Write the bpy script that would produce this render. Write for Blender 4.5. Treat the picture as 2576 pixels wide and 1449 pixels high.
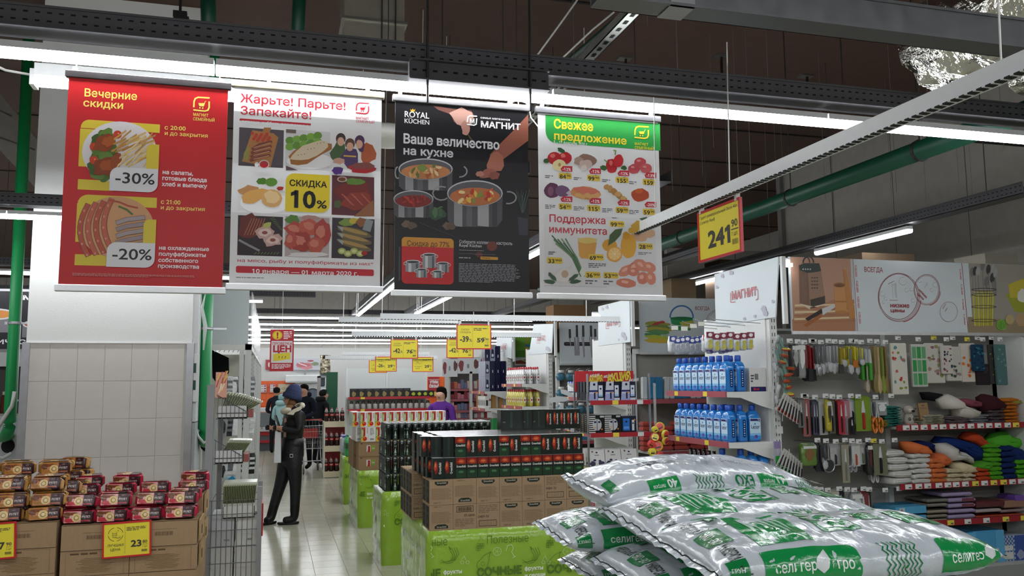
import bpy, bmesh, math, random
from mathutils import Vector, Matrix
from mathutils.geometry import delaunay_2d_cdt
for o in list(bpy.data.objects): bpy.data.objects.remove(o)
SC = bpy.context.scene
COL = SC.collection
PI = math.pi
# ---------------------------------------------------------------- camera
F = 2128.0; CX, CY = 1288.0, 724.5; H = 1.75
YAW, PITCH, ROLL = math.radians(15.742), math.radians(6.438), math.radians(-.5225)
FW = Vector((math.sin(YAW)*math.cos(PITCH), math.cos(YAW)*math.cos(PITCH), math.sin(PITCH)))
R0 = Vector((math.cos(YAW), -math.sin(YAW), 0)); U0 = R0.cross(FW)
RT = math.cos(ROLL)*R0+math.sin(ROLL)*U0; UP = -math.sin(ROLL)*R0+math.cos(ROLL)*U0
cd = bpy.data.cameras.new('camera'); cam = bpy.data.objects.new('camera', cd); COL.objects.link(cam)
cd.sensor_width = 36; cd.lens = F/2576*36; cd.clip_end = 200; cd.clip_start = .05
mw = Matrix((RT, UP, -FW)).transposed().to_4x4(); mw.translation = (0, 0, H); cam.matrix_world = mw
SC.camera = cam
# ---------------------------------------------------------------- world, exposure
wd = bpy.data.worlds.new('world'); SC.world = wd; wd.use_nodes = True
wd.node_tree.nodes['Background'].inputs[0].default_value = (.045, .047, .05, 1)
wd.node_tree.nodes['Background'].inputs[1].default_value = 1.0
vs = SC.view_settings; vs.view_transform = 'Standard'; vs.look = 'None'; vs.gamma = 1; vs.use_curve_mapping = False
vs.exposure = 0.5
LED = 26.0          # strength of the diffusers of the linear lamps
def ray(px, py): return FW+RT*((px-CX)/F)-UP*((py-CY)/F)
def at(px, py, X=None, Y=None, Z=None):
    """the point of a plane (X, Y or Z fixed) that lies behind a photo pixel"""
    d = ray(px, py); t = X/d.x if X is not None else Y/d.y if Y is not None else (Z-H)/d.z
    return Vector((d.x*t, d.y*t, H+d.z*t))
# ---------------------------------------------------------------- materials
def hx(c):
    if not isinstance(c, str): return (c[0], c[1], c[2], 1)
    if len(c) == 3: c = ''.join(k*2 for k in c)
    v = [int(c[i:i+2], 16)/255 for i in (0, 2, 4)]
    return tuple(k/12.92 if k <= .04045 else ((k+.055)/1.055)**2.4 for k in v)+(1,)
MAT = {}
def finish(name, rough=.5, metal=0., spec=.5, bump=0., scale=40., var=.08, coat=0., trans=0., alpha=1., stretch=None, nrough=0., dist=.002):
    """procedural finish: colour comes from the face attribute Col, broken up with noise"""
    m = bpy.data.materials.new(name); m.use_nodes = True; nt = m.node_tree; N = nt.nodes; L = nt.links
    b = N['Principled BSDF']; a = N.new('ShaderNodeAttribute'); a.attribute_name = 'Col'
    tc = N.new('ShaderNodeTexCoord'); mp = N.new('ShaderNodeMapping'); L.new(tc.outputs['Object'], mp.inputs[0])
    if stretch: mp.inputs['Scale'].default_value = stretch
    n = N.new('ShaderNodeTexNoise'); n.inputs['Scale'].default_value = scale; n.inputs['Detail'].default_value = 4
    L.new(mp.outputs[0], n.inputs[0])
    r = N.new('ShaderNodeMapRange'); r.inputs[3].default_value = 1-var; r.inputs[4].default_value = 1+var; L.new(n.outputs[0], r.inputs[0])
    mx = N.new('ShaderNodeVectorMath'); mx.operation = 'SCALE'; L.new(a.outputs['Color'], mx.inputs[0]); L.new(r.outputs[0], mx.inputs['Scale'])
    L.new(mx.outputs[0], b.inputs['Base Color'])
    b.inputs['Roughness'].default_value = rough; b.inputs['Metallic'].default_value = metal
    b.inputs['Specular IOR Level'].default_value = spec; b.inputs['Coat Weight'].default_value = coat; b.inputs['Coat Roughness'].default_value = .08
    b.inputs['Transmission Weight'].default_value = trans; b.inputs['Alpha'].default_value = alpha
    if nrough:
        r2 = N.new('ShaderNodeMapRange'); r2.inputs[3].default_value = rough-nrough; r2.inputs[4].default_value = rough+nrough
        L.new(n.outputs[0], r2.inputs[0]); L.new(r2.outputs[0], b.inputs['Roughness'])
    if bump:
        bp = N.new('ShaderNodeBump'); bp.inputs['Strength'].default_value = bump; bp.inputs['Distance'].default_value = dist
        L.new(n.outputs[0], bp.inputs['Height']); L.new(bp.outputs[0], b.inputs['Normal'])
    MAT[name] = m; return m
finish('matte', .75, spec=.3)
finish('paper', .42, spec=.4, bump=.06, scale=12, var=.02)
finish('vinyl', .4, spec=.3, bump=.25, scale=7, var=.03, dist=.006)
finish('gloss', .22, spec=.5, var=.04)
finish('film', .24, spec=.55, bump=.7, scale=26, var=.05, dist=.012, nrough=.08)
finish('bagfilm', .2, spec=.6, bump=.75, scale=30, var=.04, dist=.007, nrough=.06, coat=.3, stretch=(1, .4, 1))
finish('plastic', .32, spec=.5, var=.04)
finish('card', .8, spec=.2, bump=.1, scale=70, var=.10, stretch=(1, 1, .25))
finish('steel', .38, metal=.85, var=.12, scale=18, nrough=.08)
finish('paint', .42, spec=.45, bump=.05, scale=30, var=.05)
finish('darkmetal', .5, metal=.35, var=.18, scale=10)
finish('foil', .2, metal=1., bump=1., scale=9, var=.2, dist=.05)
finish('fabric', .9, spec=.15, bump=.5, scale=160, var=.14, dist=.002)
finish('leather', .46, spec=.35, bump=.6, scale=30, var=.1, dist=.01)
finish('skin', .5, spec=.35, var=.05)
finish('tile', .3, spec=.5, bump=.08, scale=14, var=.05)
finish('floortile', .17, spec=.5, bump=.03, scale=5, var=.06, nrough=.05)
finish('plaster', .8, spec=.25, bump=.35, scale=60, var=.03, stretch=(1, 1, 3))
finish('concrete', .85, spec=.2, bump=.4, scale=9, var=.13)
finish('wrap', .2, spec=.5, bump=.55, scale=7, var=.08, dist=.02)
finish('clear', .12, spec=.6, bump=.8, scale=40, var=.05, alpha=.42, dist=.01)
finish('glass', .05, spec=.6, var=0., alpha=.3)
finish('bottle', .12, spec=.6, var=.03, coat=.4)
def emit(name, col, s):
    m = bpy.data.materials.new(name); m.use_nodes = True; N = m.node_tree.nodes; b = N['Principled BSDF']
    b.inputs['Emission Color'].default_value = col; b.inputs['Emission Strength'].default_value = s; b.inputs['Base Color'].default_value = (.9, .9, .9, 1); MAT[name] = m
emit('led', (.94, .97, 1, 1), LED)
emit('ledfar', (.94, .97, 1, 1), LED*.55)
# ---------------------------------------------------------------- text outlines (default font)
TX = {}
def glyphs(s, bold):
    """triangles of a line of lettering: contours taken from the font, thickened by bold, filled one by one"""
    k = (s, bold)
    if k in TX: return TX[k]
    cu = bpy.data.curves.new('t', 'FONT'); cu.body = s; cu.resolution_u = 3; cu.size = 1; cu.fill_mode = 'NONE'
    o = bpy.data.objects.new('t', cu); COL.objects.link(o)
    me = bpy.data.meshes.new_from_object(o.evaluated_get(bpy.context.evaluated_depsgraph_get()))
    nx = {e.vertices[0]: e.vertices[1] for e in me.edges}; co = [(p.co.x, p.co.y) for p in me.vertices]; seen = set(); loops = []
    for i in nx:
        if i in seen: continue
        L = []; j = i
        while j not in seen and j in nx: seen.add(j); L.append(co[j]); j = nx[j]
        L = [p for n, p in enumerate(L) if math.dist(p, L[n-1]) > 1e-5]
        if len(L) > 2: loops.append(L)
    bpy.data.objects.remove(o); bpy.data.curves.remove(cu); bpy.data.meshes.remove(me)
    for L in list(loops):      # the default font's 1 is a bare bar: give it its flag
        if len(L) == 4 and abs(max(p[1] for p in L)-.682) < .004 and min(p[1] for p in L) < .01: x = min(p[0] for p in L); loops.append([(x+.03, .682), (x+.03, .57), (x-.13, .50), (x-.13, .59)])
    ar = lambda L: sum(L[i-1][0]*L[i][1]-L[i][0]*L[i-1][1] for i in range(len(L)))/2
    def inside(p, L): return sum((L[i-1][1] > p[1]) != (L[i][1] > p[1]) and p[0] < (L[i][0]-L[i-1][0])*(p[1]-L[i-1][1])/(L[i][1]-L[i-1][1])+L[i-1][0] for i in range(len(L))) % 2
    A = [ar(L) for L in loops]; V = []; Fc = []; N = len(loops)
    par = [next((i for i in range(N) if i != j and A[i]*A[j] < 0 and abs(A[i]) > abs(A[j]) and all(inside(p, loops[i]) for p in loops[j])), None) for j in range(N)]   # holes
    def thick(j):
        L = loops[j]; sg = math.copysign(1, A[j] if par[j] is None else -A[j])
        if not bold: return L
        R = []
        for i in range(len(L)):
            a, b, c = Vector(L[i-1]), Vector(L[i]), Vector(L[(i+1) % len(L)]); d, e = (b-a).normalized(), (c-b).normalized()
            n1, n2 = Vector((d.y, -d.x)), Vector((e.y, -e.x)); m = n1+n2; q = m.dot(n1) or 1; m = m/max(q, .5); R.append(tuple(b+m*bold*sg))
        return R
    T = [thick(j) for j in range(N)]
    for i in range(N):
        if par[i] is not None: continue
        P = [T[i]]+[T[j] for j in range(N) if par[j] == i]
        F_ = [p for Q in P for p in Q]; ed = []; n0 = 0
        for Q in P: ed += [(n0+q, n0+(q+1) % len(Q)) for q in range(len(Q))]; n0 += len(Q)
        cv, _, cf = delaunay_2d_cdt([Vector(p) for p in F_], ed, [], 0, 1e-6)[:3]; n = len(V); V += [(v.x, v.y, .25*(i % 3)) for v in cv]
        for t in cf:
            c = ((cv[t[0]].x+cv[t[1]].x+cv[t[2]].x)/3, (cv[t[0]].y+cv[t[1]].y+cv[t[2]].y)/3)
            if inside(c, P[0]) and not any(inside(c, Q) for Q in P[1:]): Fc.append(tuple(n+q for q in t))
    TX[k] = (V or [(0, 0, 0), (.1, 0, 0), (0, .1, 0)], Fc); return TX[k]
CAPH = max(p[1] for p in glyphs('H', 0)[0])
class Draw:
    """flat print: coloured shapes in a plane (x right, y up), later ones a hair in front"""
    def __init__(s, T=None, y=None, ox=0, oy=0, sc=1, org=(0, 0)):
        s.v = []; s.f = []; s.c = []; s.n = 0
        if y is not None:          # shapes given in photo pixels (of a crop) on the wall plane Y=y
            def T(x, z):
                p = at(ox+x/sc, oy+z/sc, Y=y); return (p.x-org[0], p.z-org[1])
        s.T = T or (lambda x, y: (x, y))
    def raw(s, pts, c):
        s.n += 1; b = len(s.v); s.v += [(p[0], p[1], s.n) for p in pts]; s.f.append(tuple(range(b, b+len(pts)))); s.c.append(hx(c))
    def poly(s, pts, c):
        q = [s.T(*p) for p in pts]
        if sum(q[i-1][0]*q[i][1]-q[i][0]*q[i-1][1] for i in range(len(q))) < 0: q.reverse()
        s.raw(q, c)
    def rect(s, x0, y0, x1, y1, c, r=(0, 0, 0, 0)):
        a = s.T(x0, y0); b = s.T(x1, y1); X0, X1 = sorted((a[0], b[0])); Y0, Y1 = sorted((a[1], b[1]))
        if not hasattr(r, '__len__'): r = (r,)*4
        if not any(r): return s.raw([(X0, Y0), (X1, Y0), (X1, Y1), (X0, Y1)], c)
        W = min(X1-X0, Y1-Y0); P = []     # r: bl br tr tl as a share of the short side
        for (cx, cy, sx, sy, a0), k in zip(((X0, Y0, 1, 1, PI), (X1, Y0, -1, 1, 1.5*PI), (X1, Y1, -1, -1, 0), (X0, Y1, 1, -1, .5*PI)), r):
            k *= W
            if k == 0: P.append((cx, cy)); continue
            for i in range(6): t = a0+i/5*PI/2; P.append((cx+sx*k+k*math.cos(t), cy+sy*k+k*math.sin(t)))
        s.raw(P, c)
    def ell(s, x, y, rx, ry, c, n=18, rot=0, a0=0, a1=2*PI):
        k = n if a1-a0 > 6.28 else n+1
        s.poly([(x+rx*math.cos(t)*math.cos(rot)-ry*math.sin(t)*math.sin(rot), y+rx*math.cos(t)*math.sin(rot)+ry*math.sin(t)*math.cos(rot)) for t in (a0+(a1-a0)*i/n for i in range(k))], c)
    def blob(s, x, y, rx, ry, c, seed=0, rot=0, n=14, j=.18):
        g = random.Random(seed); P = []
        for i in range(n):
            t = 2*PI*i/n; k = 1+g.uniform(-j, j); a = rx*k*math.cos(t); b = ry*k*math.sin(t)
            P.append((x+a*math.cos(rot)-b*math.sin(rot), y+a*math.sin(rot)+b*math.cos(rot)))
        s.poly(P, c)
    def line(s, pts, w, c):
        for k, (a, b) in enumerate(zip(pts, pts[1:])):
            a = s.T(*a); b = s.T(*b); d = Vector((b[0]-a[0], b[1]-a[1])); l = d.length or 1; n = Vector((-d.y, d.x))/l*w/2; d = d/l*w*.3
            s.raw([(a[0]-n.x-d.x, a[1]-n.y-d.y), (b[0]-n.x+d.x, b[1]-n.y+d.y), (b[0]+n.x+d.x, b[1]+n.y+d.y), (a[0]+n.x-d.x, a[1]+n.y-d.y)], c); s.v[-4:] = [(p[0], p[1], p[2]+.25*(k % 3)) for p in s.v[-4:]]; s.n -= 1
        s.n += 1
    def flat(s):
        """as few layers as the overlaps need: each shape just above the ones it covers"""
        B = {}
        for x, y, l in s.v:
            l = int(l); b = B.get(l)
            if b: b[0] = min(b[0], x); b[1] = max(b[1], x); b[2] = min(b[2], y); b[3] = max(b[3], y)
            else: B[l] = [x, x, y, y]
        lev = {}; done = []
        for l in sorted(B):
            b = B[l]; lev[l] = 1+max((q for q, c in done if c[0] < b[1] and b[0] < c[1] and c[2] < b[3] and b[2] < c[3]), default=0); done.append((lev[l], b))
        s.v = [(x, y, lev[int(l)]+l-int(l)) for x, y, l in s.v]; return s
    def ring(s, x, y, r, w, c, n=28, ry=None):
        ry = ry or r; s.line([(x+r*math.cos(2*PI*i/n), y+ry*math.sin(2*PI*i/n)) for i in range(n+1)], w, c)
    def arc(s, x, y, rx, ry, a0, a1, w, c, n=10):
        s.line([(x+rx*math.cos(a0+(a1-a0)*i/n), y+ry*math.sin(a0+(a1-a0)*i/n)) for i in range(n+1)], w, c)
    def text(s, t, x, y, c, x1=None, h=None, y1=None, b=0., rot=0., al=0):
        """baseline starts at x,y; runs to x1 (same units); cap height h in plane units, or y1 = top of the capitals"""
        v, f = glyphs(t, b); a = s.T(x, y)
        if y1 is not None: h = abs(s.T(x, y1)[1]-a[1])
        if x1 is not None:
            e = s.T(x1, y); W = max(p[0] for p in v)
            sx = (e[0]-a[0])/W
            if h is None: h = sx*CAPH
        else: sx = h/CAPH
        sy = h/CAPH; W = max(p[0] for p in v)*sx; s.n += 1; bb = len(s.v); cr, sr = math.cos(rot), math.sin(rot)
        for p in v:
            X = p[0]*sx-al*W; Y = p[1]*sy; s.v.append((a[0]+X*cr-Y*sr, a[1]+X*sr+Y*cr, s.n+p[2]))
        s.f += [tuple(k+bb for k in q) for q in f]; s.c += [hx(c)]*len(f)
    def small(s, x, y, x1, y1, n, c, seed=0, k=.55):
        """n lines of illegibly small print"""
        a = s.T(x, y); b = s.T(x1, y1); X0, X1 = sorted((a[0], b[0])); Y0, Y1 = sorted((a[1], b[1])); g = random.Random(seed); d = (Y1-Y0)/n
        for i in range(n):
            X = X0; e = X0+(X1-X0)*(1 if i < n-1 else .6)*g.uniform(.9, 1)
            while X < e:
                w = d*g.uniform(1.2, 4); s.n -= 1
                s.raw([(X, Y1-d*i-d*k), (min(X+w, e), Y1-d*i-d*k), (min(X+w, e), Y1-d*i), (X, Y1-d*i)], c); X += w+d*.5
        s.n += 1
    def bars(s, x, y, x1, y1, c, n=22, seed=1):
        a = s.T(x, y); b = s.T(x1, y1); g = random.Random(seed); X = a[0]; st = (b[0]-a[0])/n
        for i in range(n):
            w = st*g.uniform(.3, .8); s.n -= 1; s.raw([(X, min(a[1], b[1])), (X+w, min(a[1], b[1])), (X+w, max(a[1], b[1])), (X, max(a[1], b[1]))], c); X += st
        s.n += 1
# ---------------------------------------------------------------- mesh builder
class MB:
    def __init__(s, c='fff'): s.v = []; s.f = []; s.c = []; s.col = hx(c)
    def k(s, c): return s.col if c is None else hx(c)
    def add(s, v, f, c=None, M=None):
        b = len(s.v); s.v += [tuple(M @ Vector(p)) if M else tuple(p) for p in v]; s.f += [tuple(i+b for i in q) for q in f]
        s.c += [hx(k) for k in c] if isinstance(c, list) else [s.k(c)]*len(f); return s
    def box(s, x0, y0, z0, x1, y1, z1, c=None, M=None, bev=0):
        if bev:
            e = bev; P = []; Fc = []
            for z, i in ((z0, e), (z0+e, 0), (z1-e, 0), (z1, e)):
                P += [(x0+i, y0+e*0+i, z), (x1-i, y0+i, z), (x1-i, y1-i, z), (x0+i, y1-i, z)]
            for k in range(3):
                for j in range(4): a = k*4+j; b2 = k*4+(j+1) % 4; Fc.append((a, b2, b2+4, a+4))
            Fc += [(3, 2, 1, 0), (12, 13, 14, 15)]; return s.add(P, Fc, c, M)
        return s.add([(x0, y0, z0), (x1, y0, z0), (x1, y1, z0), (x0, y1, z0), (x0, y0, z1), (x1, y0, z1), (x1, y1, z1), (x0, y1, z1)],
                     [(3, 2, 1, 0), (4, 5, 6, 7), (0, 1, 5, 4), (1, 2, 6, 5), (2, 3, 7, 6), (3, 0, 4, 7)], c, M)
    def quad(s, a, b, c_, d, c=None): return s.add([a, b, c_, d], [(0, 1, 2, 3)], c)
    def tube(s, pts, r, n=8, c=None, cap=True, rs=None):
        pts = [Vector(p) for p in pts]; P = []; Fc = []
        for i, p in enumerate(pts):
            d = (pts[min(i+1, len(pts)-1)]-pts[max(i-1, 0)]).normalized(); u = d.cross(Vector((0, 0, 1)))
            if u.length < .1: u = d.cross(Vector((1, 0, 0)))
            u.normalize(); w = d.cross(u); q = rs[i] if rs else r
            P += [p+(u*math.cos(2*PI*k/n)+w*math.sin(2*PI*k/n))*q for k in range(n)]
        for i in range(len(pts)-1):
            for k in range(n): a = i*n+k; b = i*n+(k+1) % n; Fc.append((a, a+n, b+n, b))
        if cap: Fc += [tuple(range(n)), tuple(range(len(P)-1, len(P)-n-1, -1))]
        return s.add(P, Fc, c)
    def lathe(s, prof, n=14, c=None, sx=1., sy=1., p=2., M=None, cols=None):
        """profile of (radius, z); superellipse section of power p; cols gives a colour per band"""
        P = []; Fc = []; C = []
        for r, z in prof:
            for k in range(n):
                t = 2*PI*(k+.5)/n; ct, st = math.cos(t), math.sin(t)
                P.append((r*sx*math.copysign(abs(ct)**(2/p), ct), r*sy*math.copysign(abs(st)**(2/p), st), z))
        for i in range(len(prof)-1):
            for k in range(n): a = i*n+k; b = i*n+(k+1) % n; Fc.append((a, b, b+n, a+n)); C.append(cols[i] if cols else None)
        Fc += [tuple(range(n-1, -1, -1)), tuple(range(len(P)-n, len(P)))]; C += [cols[0] if cols else None, cols[-1] if cols else None]
        return s.add(P, Fc, [q if q is not None else (c or s.col) for q in C], M)
    def prism(s, pts, y0, y1, c=None, M=None):
        """polygon in x,z pushed from y0 to y1 (y0 in front)"""
        n = len(pts)
        if sum(pts[i-1][0]*pts[i][1]-pts[i][0]*pts[i-1][1] for i in range(n)) < 0: pts = pts[::-1]
        return s.add([(p[0], y0, p[1]) for p in pts]+[(p[0], y1, p[1]) for p in pts],
                     [tuple(range(n)), tuple(range(2*n-1, n-1, -1))]+[(i, i+n, (i+1) % n+n, (i+1) % n) for i in range(n)], c, M)
    def draw(s, D, o=(0, 0, 0), u=(1, 0, 0), w=(0, 0, 1), eps=.0004):
        o, u, w = Vector(o), Vector(u), Vector(w); n = u.cross(w); D.flat()
        b = len(s.v); s.v += [tuple(o+u*p[0]+w*p[1]+n*(eps*(p[2]+1))) for p in D.v]; s.f += [tuple(i+b for i in q) for q in D.f]; s.c += D.c; return s
    def mesh(s, name, mat, smooth=False):
        me = bpy.data.meshes.new(name); me.from_pydata(s.v, [], s.f)
        a = me.attributes.new('Col', 'FLOAT_COLOR', 'FACE'); a.data.foreach_set('color', [k for c in s.c for k in c])
        me.materials.append(MAT[mat])
        if smooth: me.polygons.foreach_set('use_smooth', [True]*len(s.f))
        me.update(); return me
def ob(name, mb, mat='matte', parent=None, smooth=False, label=None, loc=None, rz=0):
    me = mb.mesh(name, mat, smooth) if isinstance(mb, MB) else mb
    o = bpy.data.objects.new(name, me); COL.objects.link(o)
    if parent: o.parent = parent
    if loc: o.location = loc
    if rz: o.rotation_euler = (0, 0, rz)
    if label: o['label'] = label
    return o
def tag(o, label, cat, group=None):
    o['label'] = label; o['category'] = cat
    if group: o['group'] = group
    return o
def thing(name, label, cat, loc=(0, 0, 0), rz=0, group=None):
    o = bpy.data.objects.new(name, None); COL.objects.link(o); o.location = loc; o.rotation_euler = (0, 0, rz); o.empty_display_size = .05
    return tag(o, label, cat, group)
def single(name, mb, mat, label, cat, loc=(0, 0, 0), rz=0, group=None, smooth=False, rot=None):
    o = ob(name, mb, mat, None, smooth, None, loc, rz)
    if rot: o.rotation_euler = rot
    return tag(o, label, cat, group)
def struct(name, mb, mat, parent=None, smooth=False):
    o = ob(name, mb, mat, parent, smooth)
    if not parent: o['kind'] = 'structure'
    return o
def dup(root, loc, rz=0, label=None, rot=None, scale=None):
    def cp(o, par):
        c = o.copy(); COL.objects.link(c)
        if par: c.parent = par
        for ch in o.children: cp(ch, c)
        return c
    c = cp(root, None); c.location = loc; c.rotation_euler = rot or (0, 0, rz)
    if label: c['label'] = label
    if scale: c.scale = scale
    return c
ORD = 'first second third fourth fifth sixth seventh eighth ninth tenth eleventh twelfth thirteenth fourteenth fifteenth sixteenth seventeenth eighteenth nineteenth twentieth'.split()
ORD += ['twenty-'+k for k in ORD[:9]]+['thirtieth']
# ================================================================ the hall
CEIL = 5.0
TP = .297; TX0, TY0 = .12-.297*3, 7.42
def floor_material():
    m = bpy.data.materials.new('floor_tiles_far'); m.use_nodes = True; N = m.node_tree.nodes; L = m.node_tree.links; b = N['Principled BSDF']
    tc = N.new('ShaderNodeTexCoord'); mp = N.new('ShaderNodeMapping'); mp.inputs['Location'].default_value = (-TX0/TP, -TY0/TP, 0); mp.inputs['Scale'].default_value = (1/TP, 1/TP, 1)
    br = N.new('ShaderNodeTexBrick'); br.offset = 0; br.inputs['Scale'].default_value = 1; br.inputs['Brick Width'].default_value = 1; br.inputs['Row Height'].default_value = 1
    br.inputs['Mortar Size'].default_value = .012; br.inputs['Color1'].default_value = hx('b7b4a0'); br.inputs['Color2'].default_value = hx('b2af9b'); br.inputs['Mortar'].default_value = hx('77756a')
    L.new(tc.outputs['Object'], mp.inputs[0]); L.new(mp.outputs[0], br.inputs[0]); L.new(br.outputs[0], b.inputs['Base Color']); b.inputs['Roughness'].default_value = .2
    MAT['floorfar'] = m
floor_material()
fl = struct('floor', MB('c8c5b2').box(-12, -3, -.12, 12, 30, -.004), 'floorfar')
base = MB('77756a').box(TX0, TY0, -.004, TX0+7*TP, TY0+36*TP, -.0035); ob('joint_bed', base, 'matte', fl)
tm = [MB(c).box(.0016, .0016, -.0035, TP-.0016, TP-.0016, 0, bev=.0006).mesh('tile', 'floortile') for c in ('b9b6a2', 'b4b19d', 'bdbaa7')]
g = random.Random(4)
for i in range(7):
    for j in range(36): ob('tile', g.choice(tm), parent=fl, loc=(TX0+i*TP, TY0+j*TP, 0))
m = MB('55423a').box(-12, -3, CEIL, 12, 30, CEIL+.1)
ce = struct('ceiling', m, 'concrete')
for k in range(12): ob('deck_joint', MB('1c1613').box(-12, .5+k*1.5, CEIL-.012, 12, .53+k*1.5, CEIL), 'matte', ce)
def panel_wall(name, x, y0, y1, z1, w, c):
    o = struct(name, MB('55534f').box(x, y0, 0, x+.1, y1, z1), 'concrete'); k = 0; y = y0
    me = MB(c).box(-.03, .006, 0, 0, w-.006, z1, bev=.004).mesh('panel', 'concrete')
    while y < y1-.01: ob('panel', me, parent=o, loc=(x, y, 0)); y += w
    return o
wr = panel_wall('wall_right', 7.7, -3, 11.4, CEIL, 1.2, '8e8a83')
struct('trim_1', MB('6d6a66').box(7.6, 11.4, 0, 7.8, 11.5, CEIL), 'concrete')
struct('wall_right_rear', MB('8a8680').box(10.5, 11.5, 0, 10.6, 29, CEIL), 'concrete')
struct('wall_left', MB('8b8782').box(-11, -3, 0, -10.9, 29, CEIL), 'concrete')
struct('wall_front', MB('9b9892').box(-11, -3, 0, 12, -2.9, CEIL), 'concrete')
# rear wall: pale upper part, grey plinth, orange tiles behind the meat counter
WB = 28.0
wb = struct('wall_back', MB('c9cac8').box(-11, WB, 0, 11, WB+.1, CEIL), 'plaster')
pa = MB('b5b1aa')
for k in range(18): pa.box(-10+k*1.15, WB-.03, 2.95, -10+k*1.15+1.13, WB, CEIL)
ob('panel_band', pa, 'concrete', wb)
ot = MB('e8601c').box(.004, -.02, .004, .196, 0, .196, bev=.004).mesh('tile', 'tile')
a = at(655, 965, Y=WB)
ob('tile_grout', MB('d9a583').box(-1.2, WB-.006, .9, 1.0, WB, 1.9), 'matte', wb)
for i in range(11):
    for j in range(5): ob('tile', ot, parent=wb, loc=(-1.2+i*.2, WB-.006, .9+j*.2))
ob('tile_grout', MB('d9a583').box(4.9, WB-.006, 1.0, 6.1, WB, 2.0), 'matte', wb)
for i in range(6):
    for j in range(5): ob('tile', ot, parent=wb, loc=(4.9+i*.2, WB-.006, 1.0+j*.2))
# ---------------------------------------------------------------- tiled column
YC = 7.45
x0 = at(65, 860, Y=YC).x; x1 = at(482, 862, Y=YC).x; zt = 2.10
colm = struct('wall_column', MB('dedfdd').box(x0, YC+.012, zt, x1, YC+1.0, CEIL).box(x0+.01, YC+.02, 0, x1-.01, YC+1.0, zt, 'b9b2aa'), 'plaster')
xl = at(126, 862, Y=YC).x; tw, th = .2, .302
tl = MB('c6c0ba').box(.0012, -.009, .0012, tw-.0012, 0, th-.0012, bev=.002).mesh('tile', 'tile')
for i in range(-1, 6):
    for j in range(7):
        xa = xl+(i*tw); 
        if i == -1: o = ob('tile', MB('c6c0ba').box(x0+.03-xa, -.009, .0012, tw-.0012, 0, th-.0012, bev=.002), 'tile', colm, loc=(xa, YC+.02, zt-(j+1)*th))
        elif xa+tw < x1+.1: o = ob('tile', tl, parent=colm, loc=(xa, YC+.02, zt-(j+1)*th))
ob('grout', MB('cdc9c2').box(x0+.02, YC+.016, 0, x1-.02, YC+.02, zt), 'matte', colm)
for xx, s in ((x0-.025, 1), (x1+.02, -1)):
    t = MB('a3a3a6').box(min(xx, xx+.055*s), YC-.004, 0, max(xx, xx+.055*s), YC+.012, zt+.005).box(min(xx, xx+.006*s), YC, 0, max(xx, xx+.006*s), YC+.06, zt+.005)
    ob('corner_trim', t, 'steel', colm, label='brushed metal corner strip')
ob('tile_cap', MB('dfe0de').box(x0-.02, YC+.0, zt, x1+.02, YC+.05, zt+.008), 'plaster', colm)
# boxed-in side of the column, wrapped in clear film
cb = thing('service_box', 'white boxed pipe casing on the right side of the tiled column', 'casing', (x1, YC+.06, 0))
ob('casing', MB('cfd1d2').box(.0, 0, 1.46, .045, .5, CEIL-.3), 'paint', cb); ob('lower_panel', MB('a9adaf').box(.0, .0, 0, .045, .5, 1.45), 'paint', cb)
ob('junction_box', MB('dadcdc').box(.0, -.03, 1.62, .06, 0, 2.02, bev=.006), 'plastic', cb)
for z in (1.86, 1.72): ob('window', MB('1d4a37').box(.02, -.034, z, .04, -.029, z+.08), 'gloss', cb)
ob('film', MB('e4e6e6').tube([(.09, -.01, 2.05), (.1, -.02, 2.25), (.07, -.02, 2.4), (.105, -.01, 2.6)], .018, 6, rs=[.006, .02, .014, .004]), 'clear', cb)
# low grey rear panels that the pipes run into
def rear_panel(name, label, xa, xb, y, z, hole):
    o = thing(name, label, 'panel', ((xa+xb)/2, y, 0)); w = (xb-xa)/2
    ob('board', MB('a6abad').box(-w, 0, 0, w, .04, z), 'paint', o)
    hx_ = hole[0]-(xa+xb)/2; n = 20
    ob('hole', MB('0c0d0d').prism([(hx_+.055*math.cos(2*PI*i/n), hole[1]+.062*math.sin(2*PI*i/n)) for i in range(n)], -.002, .0), 'matte', o)
YP = 8.62; YP2 = 8.15
h2 = at(520, 1118, Y=YP2)
rear_panel('low_partition', 'low grey shelf back panel left of the tiled column', -3.2, x0+.0, YP, 1.50, (at(20, 1122, Y=YP).x, at(20, 1122, Y=YP).z))
rear_panel('low_partition', 'low grey shelf back panel between tiled column and wire stand', x1+.06, at(545, 1100, Y=YP2).x, YP2, 1.46, (h2.x, h2.z))
def green_pipe(label, pa, pb, zt_, zj, hole, yq):
    o = thing('standpipe', label, 'pipe', (pa.x, pa.y, 0)); c = '0d8a4a'
    dx = pb.x-pa.x
    P = [(0, 0, zt_), (dx, 0, pb.z+.04)]
    for i in range(1, 7): t = i/6*PI/2; P.append((dx+(hole.x-pb.x)*(1-math.cos(t)), .22*(1-math.cos(t)), pb.z+.04-.13*math.sin(t)))
    P.append((hole.x-pa.x, yq-pa.y-.012, pb.z-.09))
    ob('pipe', MB(c).tube(P, .048, 14), 'paint', o, smooth=True)
    cl = MB('b9bcc0'); z = zj
    cl.lathe([(.052, z-.013), (.056, z-.006), (.056, z+.006), (.052, z+.013)], 16).box(.04, -.012, z-.008, .16, .012, z+.008).box(-.075, -.01, z-.012, -.05, .01, z+.012)
    ob('pipe_clamp', cl, 'steel', o, loc=((zj-zt_)/(pb.z-zt_)*dx, 0, 0)); 
    return o
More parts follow.
